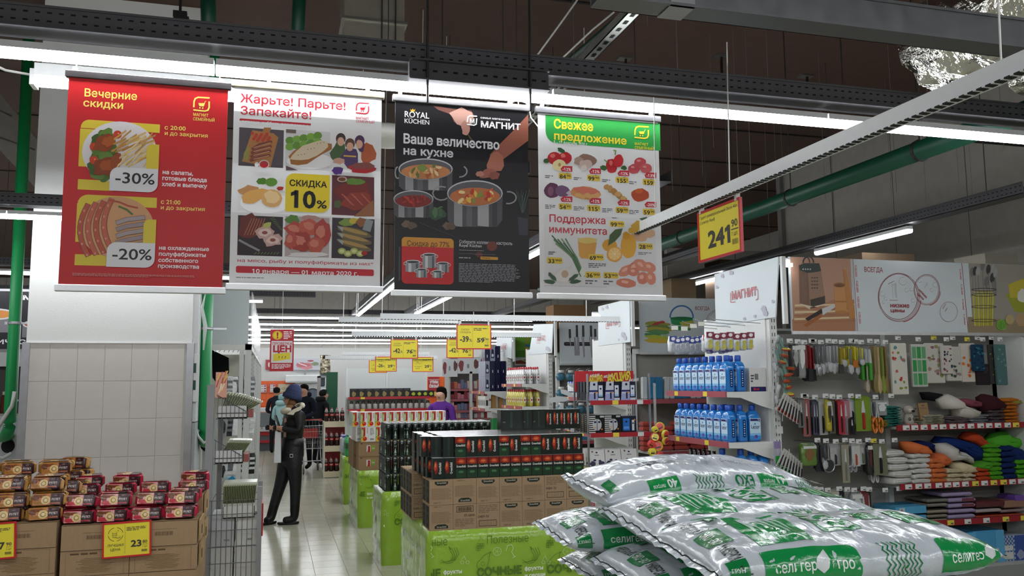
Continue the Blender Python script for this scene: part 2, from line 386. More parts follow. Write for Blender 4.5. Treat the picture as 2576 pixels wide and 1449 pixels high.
for nm, lab, A, B, zj, hh, yq in (('l', 'bright green vertical pipe left of the tiled column', at(46, 560, Y=8.2), at(24, 1075, Y=8.2), at(30, 813, Y=8.2).z, at(20, 1122, Y=YP), YP), ('r', 'bright green vertical pipe right of the tiled column', at(526, 560, Y=7.8), at(513, 1090, Y=7.8), at(516, 827, Y=7.8).z, h2, YP2)):
    o = green_pipe(lab, A, B, CEIL-.1, zj, hh, yq)
    q = MB('b8bab6'); dx = B.x-A.x
    if nm == 'l': q.tube([(.06, -.06, 1.72), (.05, -.07, 1.6), (-.06, -.09, 1.38), (-.1, -.09, 1.28), (-.07, -.09, 1.19), (-.0, -.07, 1.16), (.06, -.05, 1.2)], .016, 7)
    else: q.tube([(-.07, -.05, 1.75), (-.07, -.05, 1.62), (-.06, -.07, 1.45), (-.03, -.08, 1.33), (.02, -.07, 1.27), (.05, -.05, 1.3)], .012, 7)
    ob('grey_hose', q, 'plastic', o, smooth=True)
# ================================================================ under the ceiling
def slots(m, L, z0, z1, y, pitch, w, h, axis=0, rows=2, c='08080a'):
    n = int(L/pitch)
    for i in range(n):
        for r in range(rows):
            a = pitch*(i+.5)+(pitch/2 if r % 2 and rows > 2 else 0); z = z0+(z1-z0)*(r+.75)/(rows+.5)
            if axis == 0: m.add([(a-w/2, y, z-h/2), (a+w/2, y, z-h/2), (a+w/2, y, z+h/2), (a-w/2, y, z+h/2)], [(0, 1, 2, 3)], c)
            else: m.add([(y, a-w/2, z-h/2), (y, a-w/2, z+h/2), (y, a+w/2, z+h/2), (y, a+w/2, z-h/2)], [(0, 1, 2, 3)], c)
def tray(label, x, y, z, L, axis=0, hh=.085, d=.14, c='4a4a4e', rows=2, pitch=.042, mat='darkmetal', slot=True):
    """perforated cable tray; runs along X (axis 0) or Y (axis 1) from x,y"""
    o = thing('cable_tray', label, 'cable tray', (x, y, z))
    m = MB(c); t = .004
    if axis == 0: m.box(0, 0, 0, L, t, hh).box(0, d-t, 0, L, d, hh).box(0, 0, 0, L, d, t).box(0, -.006, hh-.006, L, 0, hh+.004).box(0, -.01, -.004, L, .004, .004)
    else: m.box(0, 0, 0, t, L, hh).box(d-t, 0, 0, d, L, hh).box(0, 0, 0, d, L, t).box(-.006, 0, hh-.006, 0, L, hh+.004)
    ob('channel', m, mat, o)
    if slot:
        q = MB('08080a'); slots(q, L, 0, hh, -.0015, pitch, pitch*.42, .007, axis, rows); ob('slots', q, 'matte', o)['kind'] = 'stuff'
    return o
def led(label, x, y, z, L, axis=0, seg=1.47, name='linear_lamp'):
    em = 'ledfar' if y > 13 else 'led'
    o = thing(name, label, 'lamp', (x, y, z)); n = max(1, round(L/seg)); s = L/n
    for i in range(n):
        a, b = i*s+.004, (i+1)*s-.004
        body = MB('d4d6d8'); dif = MB('fff'); P = [(-.03, .034), (-.03, .018), (-.022, .004), (-.01, 0), (.01, 0), (.022, .004), (.03, .018), (.03, .034)]
        e = MB('dfe1e2')
        if axis == 0:
            body.box(a, -.03, .034, b, .03, .062); dif.add([(a, p[0], p[1]) for p in P]+[(b, p[0], p[1]) for p in P], [(k, k+1, k+9, k+8) for k in range(7)]+[tuple(range(7, -1, -1)), tuple(range(8, 16))])
        else:
            body.box(-.03, a, .034, .03, b, .062); dif.add([(p[0], a, p[1]) for p in P]+[(p[0], b, p[1]) for p in P], [(k+8, k+9, k+1, k) for k in range(7)]+[tuple(range(8)), tuple(range(15, 7, -1))])
        bo = ob('lamp_body', body, 'paint', o); ob('diffuser', dif, em, bo)
    return o
def rods(parent, pts, z0, z1, r=.004, c='3c3c3e'):
    me = MB(c).tube([(0, 0, z0), (0, 0, z1)], r, 5).mesh('hanger_rod', 'darkmetal')
    for x, y in pts: ob('hanger_rod', me, parent=parent, loc=(x, y, 0))
ZL = 3.042
LEDROWS = [(-2.4, -4.5, 7), (-.05, -3.8, 6), (3.6, -3.2, 9), (7.2, -6.4, 4), (10.8, -9, 6), (13.75, -9, 6), (17.0, -8, 9), (18.95, -6, 10), (20.7, -6, 10), (23.0, -6, 10), (25.2, -6, 10), (27.2, -6, 9)]
near = ['far behind the camera', 'over the camera', 'above the four hanging posters', 'in front of the tiled column', 'just behind the tiled column', 'behind the price check board', 'over the woman in the blue hat', 'over the shopping trolleys', 'over the cola rack', 'over the meat counter queue', 'before the rear wall', 'nearest the rear wall']
for (Y, xa, n), w in zip(LEDROWS, near):
    tr = tray('dark perforated cable tray '+w, xa-.8, Y-.07, 3.144, n*1.47+1.6, slot=Y < 19)
    rods(tr, [(k*2.1+.5, .07) for k in range(int(n*.75))], .09, CEIL-3.144)
    led('bright linear ceiling lamp row '+w, xa, Y, 3.035 if Y == 3.6 else ZL, n*1.47)
# aisle-wise lamps over the bays
for xa, ya, L, w in ((5.4, 6.15, 1.35, 'over the kitchenware bay'), (5.45, 9.55, 1.2, 'over the bucket poster bay'), (1.53, 5.4, 10.8, 'over the juice pallet'), (2.55, 5.4, 10.3, 'behind the dark cookware poster')):
    led('short bright lamp running along the aisle '+w, xa, ya, ZL, L, 1)
for xa, ya, L, w in ((5.33, 4.9, 9, 'over the kitchenware bay'), (1.46, 5.2, 12.4, 'over the juice pallet'), (2.48, 5.2, 11.5, 'behind the dark cookware poster'), (4.3, 7.5, 10, 'over the right-hand shelf ends')):
    t = tray('dark perforated cable tray along the aisle '+w, xa, ya, 3.12, L, 1); rods(t, [(.07, k*1.9+.4) for k in range(int(L/1.9))], .09, CEIL-3.12)
# second fitting behind the two left posters
o = led('white lamp housing behind the red and white posters', -1.075, 4.2, 3.125, 1.40)
ob('end_cap', MB('e6e8e8').box(-.02, -.04, -.005, 0, .04, .07), 'plastic', o); ob('reflector', MB('e9ebec').box(0, -.05, .04, 1.40, .05, .095), 'paint', o)
ob('lamp_cable', MB('b9b9b5').tube([(0, 0, .05), (-.1, -.1, .03), (-.25, -.25, .06), (-.4, -.4, .12)], .006, 5), 'plastic', o)
# joining piece bolted over the near tray
b0 = at(1030, 150, Y=3.5); o = thing('tray_joint', 'short perforated coupling plate bolted across the near cable tray', 'bracket', (b0.x, 3.5, 3.055))
m = MB('4d4d51').box(0, 0, 0, .63, .04, .09).box(0, -.02, .085, .63, .05, .092).box(0, -.02, -.002, .63, .05, .005); ob('plate', m, 'darkmetal', o)
q = MB('141416'); slots(q, .63, .015, .075, -.001, .045, .02, .009, 0, 1); ob('slots', q, 'matte', o)
rods(o, [(.077, -.012), (.54, -.012)], -.1, CEIL-3.055, .006, '2c2c2e')
# anchor over the near tray
o = thing('tray_hanger', 'dark stirrup hanger on the near cable tray above the red poster', 'bracket', (at(457, 65, Y=3.66).x, 3.66, 3.22))
ob('stirrup', MB('1d1d1f').box(-.03, -.03, 0, .03, .03, .07).box(-.035, -.012, .07, .02, .012, .1), 'darkmetal', o); rods(o, [(-.008, 0)], .1, CEIL-3.22, .006, '161616')
# broad galvanised tray overhead on the right
o = tray('broad galvanised cable tray crossing overhead at the top right', .9, 2.2, 2.874, 3.6, 0, .10, .09, '77797c', mat='steel', slot=False)
ob('splice_plate', MB('a5a7a8').box(.22, -.006, 0, .3, 0, .1).box(.22, -.006, -.004, .3, .09, 0), 'steel', o)
rods(o, [(.2, .05), (1.2, .05), (2.4, .05)], .1, CEIL-2.874)
# slotted strut along the aisle between posters
p = at(1590, 10, Z=3.3); o = thing('slotted_strut', 'galvanised slotted strut running back above the dark cookware poster', 'strut', (1.40, 2.7, 3.29))
ob('channel', MB('9b9c98').box(0, 0, 0, .055, 3.4, .004).box(0, 0, 0, .004, 3.4, .04).box(.051, 0, 0, .055, 3.4, .04), 'steel', o)
q = MB('101010')
for k in range(44): q.add([(.018, .05+k*.076, -.001), (.018, .085+k*.076, -.001), (.037, .085+k*.076, -.001), (.037, .05+k*.076, -.001)], [(0, 1, 2, 3)], '0c0c0c')
ob('slots', q, 'matte', o); rods(o, [(.027, .4), (.027, 2.2)], .0, CEIL-3.29)
# ducts
d0 = at(865, 115, Y=6); o = thing('air_duct', 'pale sheet metal air duct above the gap between white and dark posters', 'duct', (d0.x, 6, d0.z))
ob('duct', MB('b8b6a8').box(0, 0, 0, .44, .42, CEIL-d0.z-.02), 'steel', o); fz = at(870, 48, Y=6).z-d0.z
ob('flange', MB('8d8c84').box(-.02, -.02, fz, .46, .44, fz+.02), 'steel', o)
ch = MB('2b2b2b')
for xx in (.27, .37): ch.tube([(xx, -.03, -.35), (xx, -.03, CEIL-d0.z)], .005, 5)
ob('chain', ch, 'darkmetal', o)
f0 = Vector((3.0, 3.28, 3.17)); g = random.Random(8)
def foilduct(label, path, r):
    o = thing('insulated_duct', label, 'duct', path[0]); P = []; Fc = []; n = 28; K = len(path); q = [Vector(p)-Vector(path[0]) for p in path]; S = 6
    pts = [q[i].lerp(q[i+1], j/S) for i in range(K-1) for j in range(S)]+[q[-1]]
    for p in pts:
        for k in range(n): t = 2*PI*k/n; rr = r*(1+g.uniform(-.05, .05)); P.append((p.x+rr*math.cos(t), p.y+g.uniform(-.01, .01), p.z+rr*math.sin(t)*.8))
    for i in range(len(pts)-1):
        for k in range(n): a_ = i*n+k; b_ = i*n+(k+1) % n; Fc.append((a_, b_, b_+n, a_+n))
    Fc += [tuple(range(n-1, -1, -1)), tuple(range(len(P)-n, len(P)))]
    ob('foil_wrap', MB('c9c8c2').add(P, Fc), 'foil', o)
    st = MB('26332c')
    for yy in (.12, .45, .8): st.tube([(-r*.4, -yy, -r*.8), (-r*.4, -yy, CEIL-path[0][2])], .006, 5)
    ob('hanger_rod', st, 'darkmetal', o)
foilduct('crinkled foil wrapped duct at the upper right under the ceiling', [(3.35, 3.45, 3.46), (3.35, 3.0, 3.48), (3.35, 2.2, 3.55), (3.4, 1.4, 3.6)], .33)
foilduct('smaller foil wrapped duct farther right above the white rail', [(5.2, 4.6, 3.95), (5.2, 4.0, 3.95), (5.2, 3.2, 3.95)], .3)
# pipes under the ceiling
def pipe(label, a, b, r, c='0c4231', sp=None):
    o = thing('ceiling_pipe', label, 'pipe', a); d = Vector(b)-Vector(a)
    ob('pipe', MB(c).tube([(0, 0, 0), d*.5, d], r, 12), 'paint', o, smooth=True)
    if sp:
        for t in sp: p = d*t; ob('pipe_clip', MB('2b2b2b').tube([(p.x, p.y, p.z+r), (p.x, p.y, CEIL-a[2])], .005, 5).lathe([(r+.008, -.01), (r+.008, .01)], 12, M=Matrix.Translation(p) @ Matrix.Rotation(PI/2, 4, 'X')), 'darkmetal', o)
pipe('thick dark green pipe sloping along the right under the ceiling', (4.0, 12.5, 3.215), (4.0, 3.0, 3.225), .065, sp=(.3, .5, .7, .85))
pipe('thin green pipe crossing the dark ceiling at upper centre right', (2.2, 6.2, 4.3), (2.6, 2.0, 4.3), .022)
pipe('green riser behind the near cable tray left of the duct', (.12, 6.4, 4.3), (.14, 6.4, CEIL), .05)
pipe('green riser behind the near cable tray above the red poster', (-.56, 7.0, 4.55), (-.58, 6.95, CEIL), .06)
pipe('green pipe crossing the top left corner', (-1.5, 4.6, 3.95), (-1.95, 4.3, CEIL-.1), .045)
pipe('black thin pipe with a branch on the right wall', (6.9, 6.2, 3.95), (5.7, 6.2, 3.95), .02, '151515')
# duct corner at the far left edge
dl = at(0, 215, Y=9); o = thing('air_duct', 'pale slanting duct by the left edge of the view', 'duct', (-2.9, 9, 3.75))
ob('duct', MB('a7a49c').add([(0, 0, 1.05), (.12, 0, 1.05), (.62, 0, .42), (.62, 0, -.05), (0, 0, .62), (0, .4, 1.05), (.12, .4, 1.05), (.62, .4, .42), (.62, .4, -.05), (0, .4, .62)], [(4, 3, 2, 1, 0), (0, 1, 6, 5), (1, 2, 7, 6), (2, 3, 8, 7), (3, 4, 9, 8), (5, 6, 7, 8, 9), (0, 5, 9, 4)]), 'steel', o)
ob('seam', MB('5c5a55').tube([(0, -.01, .8), (.4, -.01, .62)], .008, 5).tube([(.25, -.01, .42), (.62, -.01, .3)], .008, 5), 'darkmetal', o)
# thin wires hanging from the deck and small ceiling brackets
g = random.Random(3)
for k, (x, y, zz) in enumerate(sorted(((g.uniform(.2, 7), g.uniform(4.2, 9), g.choice((3.3, 3.5, 3.25, 3.9))) for _ in range(26)), key=lambda q: q[0]/q[1])):
    single('hanger_wire', MB('6b6865').tube([(0, 0, 0), (0, 0, CEIL-zz)], .0025, 4), 'darkmetal', f'thin steel hanger wire under the dark ceiling, {ORD[k]} from the left', 'wire', (x, y, zz), group='hanger wires')
for i, (px, py) in enumerate(((1575, 145), (2030, 190), (1210, 133), (1815, 140))):
    p = at(px, py, Z=CEIL); w = ('above the vegetable poster', 'above the price board for soil', 'above the dark cookware poster', 'at upper centre right')[i]
    single('ceiling_bracket', MB('8b8a86').box(-.09, -.05, -.02, .05, .05, 0).box(-.02, -.02, -.2, .0, .0, 0, '3a3a38'), 'steel', 'small galvanised bracket on the dark ceiling '+w, 'bracket', p)
# dome lamp seen between posters
p = at(975, 338, Y=5.4); o = thing('dome_lamp', 'off-white dome lamp half hidden between white and dark posters', 'lamp', p)
ob('dome', MB('cfcfc9').lathe([(.02, .06), (.1, .05), (.17, .02), (.19, -.02), (.17, -.05), (.1, -.06)][::-1], 20), 'paint', o, smooth=True); rods(o, [(0, 0)], .05, CEIL-p.z)
# coiled white cable and loose cables
p = at(1305, 268, Y=3.75); o = MB('c9c9c5')
for k in range(4): o.tube([(.05*math.cos(t/8*2*PI)+.01*k, .02*k, .03*math.sin(t/8*2*PI)+.008*k) for t in range(9)], .003, 5, cap=False)
o.tube([(.05, 0, 0), (.06, 0, -.05), (.12, 0, -.12)], .003, 5).tube([(0, 0, 0), (-.02, -.02, .12), (0, -.05, .2)], .003, 5); single('cable_coil', o, 'plastic', 'coil of white cable above the corner of the dark cookware poster', 'cable', p)
for i, P in enumerate(([(1452, 0), (1420, 45), (1340, 155)], [(1545, 30), (1490, 75), (1400, 160)])):
    q = [at(x, y, Y=4.4) for x, y in P]; m = MB('b6b5b0').tube([p-q[0] for p in q], .006, 5)
    single('loose_cable', m, 'plastic', ('straight', 'sagging')[i]+' white cable under the ceiling above the vegetable poster', 'cable', q[0])
# beams along the right wall, dark end section behind
single('roof_beam', MB('3b3330').box(0, 0, 0, 3.4, .25, .4), 'concrete', 'dark concrete roof beam where the right wall ends', 'beam', (7.0, 11.6, 3.2))
single('wall_segment', MB('a8a39a').box(0, 0, 0, 2.6, .1, 3.0), 'concrete', 'grey wall piece seen behind the price board for soil', 'wall', (6.9, 14.0, 1.2))
# ================================================================ hanging posters
def cut(mb, planes):
    """cuts every face along planes (point, normal) so that a bend can follow"""
    bm = bmesh.new(); kl = bm.faces.layers.int.new('k'); V = [bm.verts.new(p) for p in mb.v]
    for i, q in enumerate(mb.f):
        try: bm.faces.new([V[k] for k in q])[kl] = i
        except ValueError: pass
    for p, n in planes: bmesh.ops.bisect_plane(bm, geom=bm.verts[:]+bm.edges[:]+bm.faces[:], plane_co=p, plane_no=n, dist=1e-6)
    bm.verts.index_update(); r = MB(); r.v = [tuple(v.co) for v in bm.verts]; r.f = [tuple(v.index for v in q.verts) for q in bm.faces]; r.c = [mb.c[q[kl]] for q in bm.faces]; bm.free(); return r
YB = 3.62
def cart_logo(D, x, y, w, c, two=True):
    """rounded broken-square mark with a trolley and two lines of lettering; x,y top left, w width (crop pixels)"""
    t = w*.0; k = D.T(x+w, y)[0]-D.T(x, y)[0]; lw = k*.1
    D.line([(x+w, y+w*.04), (x+w*.28, y), (x+w*.1, y+w*.08), (x+w*.02, y+w*.26), (x, y+w*.62)], lw, c)
    D.line([(x, y+w*.82), (x+w*.72, y+w*.9), (x+w*.92, y+w*.84), (x+w, y+w*.66), (x+w, y+w*.3)], lw, c)
    D.poly([(x+w*.3, y+w*.38), (x+w*.72, y+w*.38), (x+w*.64, y+w*.6), (x+w*.36, y+w*.58)], c); D.line([(x+w*.64, y+w*.58), (x+w*.74, y+w*.28), (x+w*.8, y+w*.26)], lw*.4, c)
    D.ell(x+w*.4, y+w*.69, w*.05, w*.05, c, 8); D.ell(x+w*.58, y+w*.7, w*.05, w*.05, c, 8)
def arrow_mark(D, x0, y0, x1, y1, r=.35):
    D.rect(x0, y0, x1, y1, 'd8c13a', (0, r, 0, r))
def poster(label, ox, oy, sc, cs, art, back='ddd', rail='4a4648', y=YB, fold=None, strings=()):
    """cs: crop pixel corners tl, tr, br, bl of the printed sheet"""
    P = [at(ox+x/sc, oy+z/sc, Y=y) for x, z in cs]; xa = (P[0].x+P[3].x)/2; xb = (P[1].x+P[2].x)/2; z1 = (P[0].z+P[1].z)/2; z0 = (P[2].z+P[3].z)/2
    cx = (xa+xb)/2; w = (xb-xa)/2; h = z1-z0
    o = thing('hanging_poster', label, 'poster', (cx, y, z0), group='posters hung under the near lamp row'); o.pop('group', None)
    D = Draw(y=y, ox=ox, oy=oy, sc=sc, org=(cx, z0)); art(D, -w, w, h)
    s = MB(back).box(-w, 0, 0, w, .0012, h); pr = MB().draw(D, eps=.0003)
    if fold:
        zs = sorted(at(ox, oy+f/sc, Y=y).z-z0 for f in fold); pl = [((0, 0, z), (0, 0, 1)) for z in zs]+[((0, 0, (a+b)/2), (0, 0, 1)) for a, b in zip([0]+zs, zs+[h])]
        def off(z):
            K = sorted([0]+zs+[h])
            for a, b in zip(K, K[1:]):
                if a <= z <= b: t = (z-a)/(b-a); return -.008*(1-abs(2*t-1))*(1 if K.index(a) % 2 else -1)
            return 0
        for q in (s, pr):
            r = cut(q, pl); q.v = [(p[0], p[1]+off(p[2]), p[2]) for p in r.v]; q.f = r.f; q.c = r.c
    sh = ob('sheet', s, 'paper', o); ob('print', pr, 'vinyl', o)
    e = .012
    ob('top_rail', MB(rail).box(-w-e, -.009, h-.004, w+e, .011, h+.026, bev=.003), 'steel', o); ob('bottom_rail', MB('c2c3c4').box(-w-e, -.009, -.024, w+e, .011, .004, bev=.003), 'steel', o)
    for k, fx in enumerate(strings):
        ob('cord', MB('d9d9d6').tube([(fx*w, 0, h+.02), (fx*w+(.012 if k == 0 else -.012), 0, h+.09)], .0022, 5), 'plastic', o); ob('hook', MB('e6e6e4').box(fx*w-.008, -.006, h+.02, fx*w+.008, .006, h+.042, bev=.003), 'plastic', o)
    return o
R_, Y_, W_, K_ = 'c42026', 'f4dc6a', 'f1eef0', '1c1c1e'
def art_red(D, xa, xb, h):
    D.raw([(xa, 0), (xb, 0), (xb, h), (xa, h)], 'c22025')
    D.text('Вечерние', 208, 160, Y_, 556, y1=112, b=.016); D.text('скидки', 203, 225, Y_, 465, y1=180, b=.018)
    cart_logo(D, 925, 168, 100, Y_); D.text('МАГНИТ', 920, 288, Y_, 1020, y1=270, b=.012); D.text('СЕМЕЙНЫЙ', 919, 317, Y_, 1060, y1=299, b=.012)
    for y0, base in ((0, 0), (488, 1)):
        dx = -20*base; A = 310+y0
        # yellow frame behind the plate
        D.rect(192+dx, A, 703+dx, A+90, 'd9c23a', (0, 0, 0, .9)); D.rect(186+dx, A+60, 330+dx, A+315, 'd9c23a')
        D.rect(172+dx, A+390, 400+dx, A+468, 'd9c23a')
        cxp, cyp = 442+dx, A+215
        D.ell(cxp, cyp, 244, 200, 'd9d3d6' if not base else 'cf9a6c', 32)
        if not base:
            for i in range(14): a = i*.55; D.blob(340+40*math.cos(a)-10*(i % 3), cyp+20+130*math.sin(a*.9), 50, 46, ('4c6b26', '5f7f31', '3d5a20')[i % 3], i)
            for (x, y, r) in ((430, 412, 28), (275, 490, 27), (276, 578, 29)): D.ell(x, y, r, r*.95, 'c8401f', 14); D.ell(x+6, y-6, 6, 5, 'e89a6e', 8)
            D.blob(345, 470, 78, 52, '8e3d14', 3, -.5); D.blob(372, 455, 45, 30, 'a9541c', 5, -.6); D.blob(350, 620, 80, 62, '84360f', 9, -.2); D.blob(365, 615, 50, 36, 'a24b17', 6); D.blob(420, 590, 34, 60, '93431a', 12, .4)
            gg = random.Random(2)
            for i in range(34):
                x = 440+gg.uniform(0, 190); y = 410+gg.uniform(0, 190); a = gg.uniform(-.9, -.3); l = gg.uniform(40, 70)
                D.poly([(x-l*math.cos(a), y-l*math.sin(a)-6), (x+l*math.cos(a), y+l*math.sin(a)-6), (x+l*math.cos(a), y+l*math.sin(a)+7), (x-l*math.cos(a), y-l*math.sin(a)+7)], ('d7b46c', 'c89c50', 'e3c98d', 'b98540')[i % 4])
        else:
            for i in range(4):
                x = 240+i*46; P = [(x+68*math.sin(t)+i*4, 905+t*88-i*8) for t in [k/9*PI for k in range(10)]]
                P = [(260+i*52-75*math.sin(.35+k/9*2.45), 870+k*36-i*9+(0 if i < 3 else -6)) for k in range(10)]
                D.line(P, .0205, '6e2c1c'); D.line(P, .0175, ('b5523c', 'c0604a')[i % 2])
                for p in P[1::2]: D.ell(p[0]-4, p[1], 7, 9, 'd08a76', 7)
            for i in range(5): D.line([(430, 985+i*43), (490, 965+i*44), (600, 952+i*42)], .0185, '6f5b5a'); D.line([(430, 985+i*43), (490, 965+i*44), (600, 952+i*42)], .015, ('a39494', '97868a')[i % 2])
            D.line([(380, 840), (440, 850), (500, 875), (560, 888)], .006, 'b14a35'); D.line([(440, 880), (490, 900), (525, 930)], .007, '4d6a33')
        D.rect(622+dx, A+165, 697+dx, A+330, 'd9c23a', (0, 0, 0, .5))
        D.rect(384+dx, A+312, 690+dx, A+482, 'dcdadf', (0, .35, 0, .35))
        D.text('-30%' if not base else '-20%', 412+dx, A+416 if not base else A+424, K_, 672+dx, y1=A+348 if not base else A+356, b=.012)
    D.text('с 20:00', 733, 376, Y_, 872, y1=350, b=.015); D.text('и до закрытия', 733, 412, Y_, 1016, y1=388, b=.012)
    D.text('с 21:00', 709, 860, Y_, 838, y1=834, b=.015); D.text('и до закрытия', 707, 896, Y_, 997, y1=872, b=.012)
    for i, (t, e) in enumerate((('на салаты,', 920), ('готовые блюда', 1009), ('хлеб и выпечку', 1012))): D.text(t, 720-i*2, 666+i*39, W_, e, y1=641+i*39, b=.025)
    for i, (t, e) in enumerate((('на охлажденные', 1024), ('полуфабрикаты', 1003), ('собственного', 953), ('производства', 960))): D.text(t, 697-i*2, 1158+i*40, W_, e, y1=1134+i*40, b=.02)
    D.small(138, 1312, 960, 1352, 3, 'd88a86', 5)
poster('red poster on evening discounts with two food plates, leftmost of four', 130, 180, 2.587, [(112, 30), (1152, 118), (1108, 1410), (42, 1392)], art_red, strings=(-.93, .9))
def pic(D, x0, y0, x1, y1, bg): D.rect(x0, y0, x1, y1, bg)
def art_white(D, xa, xb, h):
    D.raw([(xa, 0), (xb, 0), (xb, h), (xa, h)], 'e7e6e8'); rd = 'bf2231'
    D.text('Жарьте! Парьте!', 121, 158, rd, 845, y1=102, b=.012); D.text('Запекайте!', 119, 242, rd, 610, y1=188, b=.012)
    cart_logo(D, 919, 163, 84, rd); D.text('МАГНИТ', 915, 276, rd, 1004, y1=260, b=.01); D.text('СЕМЕЙНЫЙ', 915, 298, rd, 1042, y1=282, b=.01)
    D.rect(117, 270, 607, 320, rd, (.2, .5, .2, .5)); D.text('пятница, суббота, воскресенье', 132, 300, W_, 592, y1=281, b=.02)
    A, B, C, E_, G, I = 115, 418, 436, 735, 753, 1041
    pic(D, A, 330, B-2, 606, '4d434b')                                   # grilled sausages on a board
    D.poly([(205, 350), (350, 372), (384, 400), (330, 600), (132, 560)], 'b0743c'); D.poly([(285, 332), (335, 334), (322, 372), (272, 366)], 'a86d38')
    for i in range(14): D.ell(205+i*9, 372+(i*37 % 50), 12, 12, 'c03a20', 9)
    for i in range(4): D.line([(205-i*4, 478+i*26), (255, 448+i*28), (335-i*4, 430+i*30)], .011, '7d3422'); D.line([(215, 470+i*26), (330-i*4, 436+i*30)], .004, 'c58a6c')
    D.blob(165, 510, 18, 50, '8f8a3d', 1, .2); D.ell(285, 583, 36, 30, 'd9cfcf'); D.ell(285, 583, 30, 24, 'b3202b'); D.ell(235, 585, 15, 18, 'e5dcd8')
    pic(D, C, 343, E_, 622, 'd6d1d3'); D.rect(C, 343, 505, 372, '6a5a52'); D.ell(600, 560, 160, 55, 'f0eeef', 24); D.poly([(C, 590), (520, 622), (C, 622)], '5d4450')
    for i in range(10): D.ell(462+(i % 5)*48, 420+(i//5)*42-(i % 5)*8, 30, 26, ('5f8f2a', '79a83b')[i % 2], 12)
    D.blob(595, 505, 150, 60, 'a3641f', 2, -.35); D.blob(600, 492, 140, 48, 'd8c4a6', 3, -.38, j=.1)
    for i in range(9): D.ell(520+i*22, 520-i*13+(i % 3)*9, 4, 3, '6a5133', 6)
    pic(D, G, 350, I, 650, 'e9e6e6')                                     # three people at a barbecue
    D.blob(800, 505, 58, 70, '3e5a2b', 1); D.blob(1000, 510, 50, 75, 'b5562a', 2); D.blob(875, 540, 62, 68, '4d2f63', 3); D.rect(832, 520, 918, 535, 'd2a63a')
    for x, y, hc in ((812, 425, '3b2a20'), (875, 460, '5a3a26'), (942, 440, '47254f')): D.ell(x, y-16, 34, 38, hc, 14); D.ell(x, y+4, 24, 30, 'd9a58c', 14)
    D.blob(955, 450, 22, 60, '47254f', 4); D.ell(940, 448, 23, 29, 'dba78f', 14); D.blob(960, 610, 95, 30, 'a82229', 5); D.blob(965, 592, 75, 22, '86423a', 6); D.blob(790, 625, 40, 30, '4f2e76', 7); D.blob(800, 560, 40, 22, 'cd9a84', 8)
    pic(D, A-4, 665, B-4, 918, 'e4e2e3'); D.ell(290, 850, 170, 75, 'f3f2f3', 24); D.blob(190, 770, 80, 40, 'bf8a58', 1, .1); D.blob(225, 800, 100, 45, 'd9a35a', 2, -.3); D.blob(342, 820, 72, 66, 'd8a86c', 4, 0, j=.08); D.blob(340, 808, 52, 42, 'e7c591', 5); D.blob(270, 700, 36, 24, '4d7a2a', 6); D.ell(335, 705, 42, 30, '5d8b33', 14); D.blob(395, 750, 25, 16, 'b03424', 7)
    D.rect(435, 640, 735, 922, 'd8c02f', (0, .22, 0, .22)); D.text('СКИДКА', 458, 730, K_, 718, y1=690, b=.025); D.text('10', 460, 878, K_, 640, y1=765, b=.03); D.text('%', 645, 886, K_, 716, y1=834, b=.02)
    pic(D, G, 655, I, 945, '5d3136'); D.blob(905, 770, 130, 80, '6f2e2b', 1, .1); D.blob(920, 840, 110, 60, '84392f', 3, -.2)
    for i in range(12): D.line([(820+i*17, 790+(i % 4)*18), (850+i*16, 812+(i % 4)*18)], .005, 'a95a4c')
    D.blob(910, 700, 70, 22, '5c7a35', 5); D.ell(822, 685, 34, 20, 'b9aaa0'); D.ell(822, 685, 26, 14, '6a3d26'); D.poly([(900, 945), (1035, 830), (1041, 945)], '8a5a3c'); D.blob(790, 860, 25, 30, '4e5a38', 9)
    pic(D, A-8, 935, B-8, 1216, '33262b'); D.blob(190, 1010, 90, 80, '6d2a22', 1, -.6)
    for i in range(6): D.line([(150+i*20, 1070), (200+i*18, 960)], .004, 'a3624c')
    for x, y in ((290, 1055), (345, 1105)): D.blob(x, y, 68, 42, 'c9a29b', int(x), -.15); D.blob(x, y, 44, 26, 'e0c5bd', int(x)+1); D.ell(x, y, 20, 12, '8f4a44', 10)
    D.blob(305, 1004, 32, 20, 'b9ba62', 7, -.3); D.line([(115, 1105), (180, 1140), (250, 1175)], .009, '8f8b92')
    for i in range(8): D.line([(330+i*9, 960+i*10), (355+i*8, 952+i*12)], .003, '4e6a3a'); D.line([(220+i*22, 1200), (232+i*22, 1188)], .003, '5d7a40')
    pic(D, C-4, 942, E_-4, 1224, 'b8a9a6'); D.blob(480, 965, 50, 30, '5a8434', 1); D.blob(600, 955, 60, 20, 'b98e86', 2)
    for x, y, rx, ry, c, sd in ((500, 1040, 75, 55, 'b5453a', 3), (600, 1020, 70, 60, 'c25a49', 4), (685, 1060, 60, 90, 'ad3f37', 5), (540, 1120, 70, 70, 'a33a30', 6), (640, 1140, 60, 60, 'bb5645', 7), (470, 1110, 40, 60, 'b74f42', 8)): D.blob(x, y, rx, ry, c, sd, .2); D.blob(x-10, y-12, rx*.55, ry*.45, 'd07a67', sd+9, .2)
    D.blob(590, 1205, 140, 18, 'ddd8d8', 9)
    pic(D, G, 952, I, 1236, '3a3038'); D.blob(850, 985, 50, 26, '7d9440', 1); D.blob(905, 975, 36, 20, 'c9b33f', 2); D.blob(950, 985, 34, 30, '8f5a34', 3); D.poly([(985, 960), (1035, 975), (1015, 1050), (960, 1035)], '8f9296')
    for i in range(3): D.blob(905, 1050+i*45, 125, 26, '6d6045', 10+i, .25+.02*i, j=.06); D.blob(900, 1043+i*45, 105, 13, 'ab8a4e', 14+i, .25, j=.06); D.poly([(785, 1008+i*45), (830, 1020+i*45), (825, 1048+i*45)], '9fa3a5')
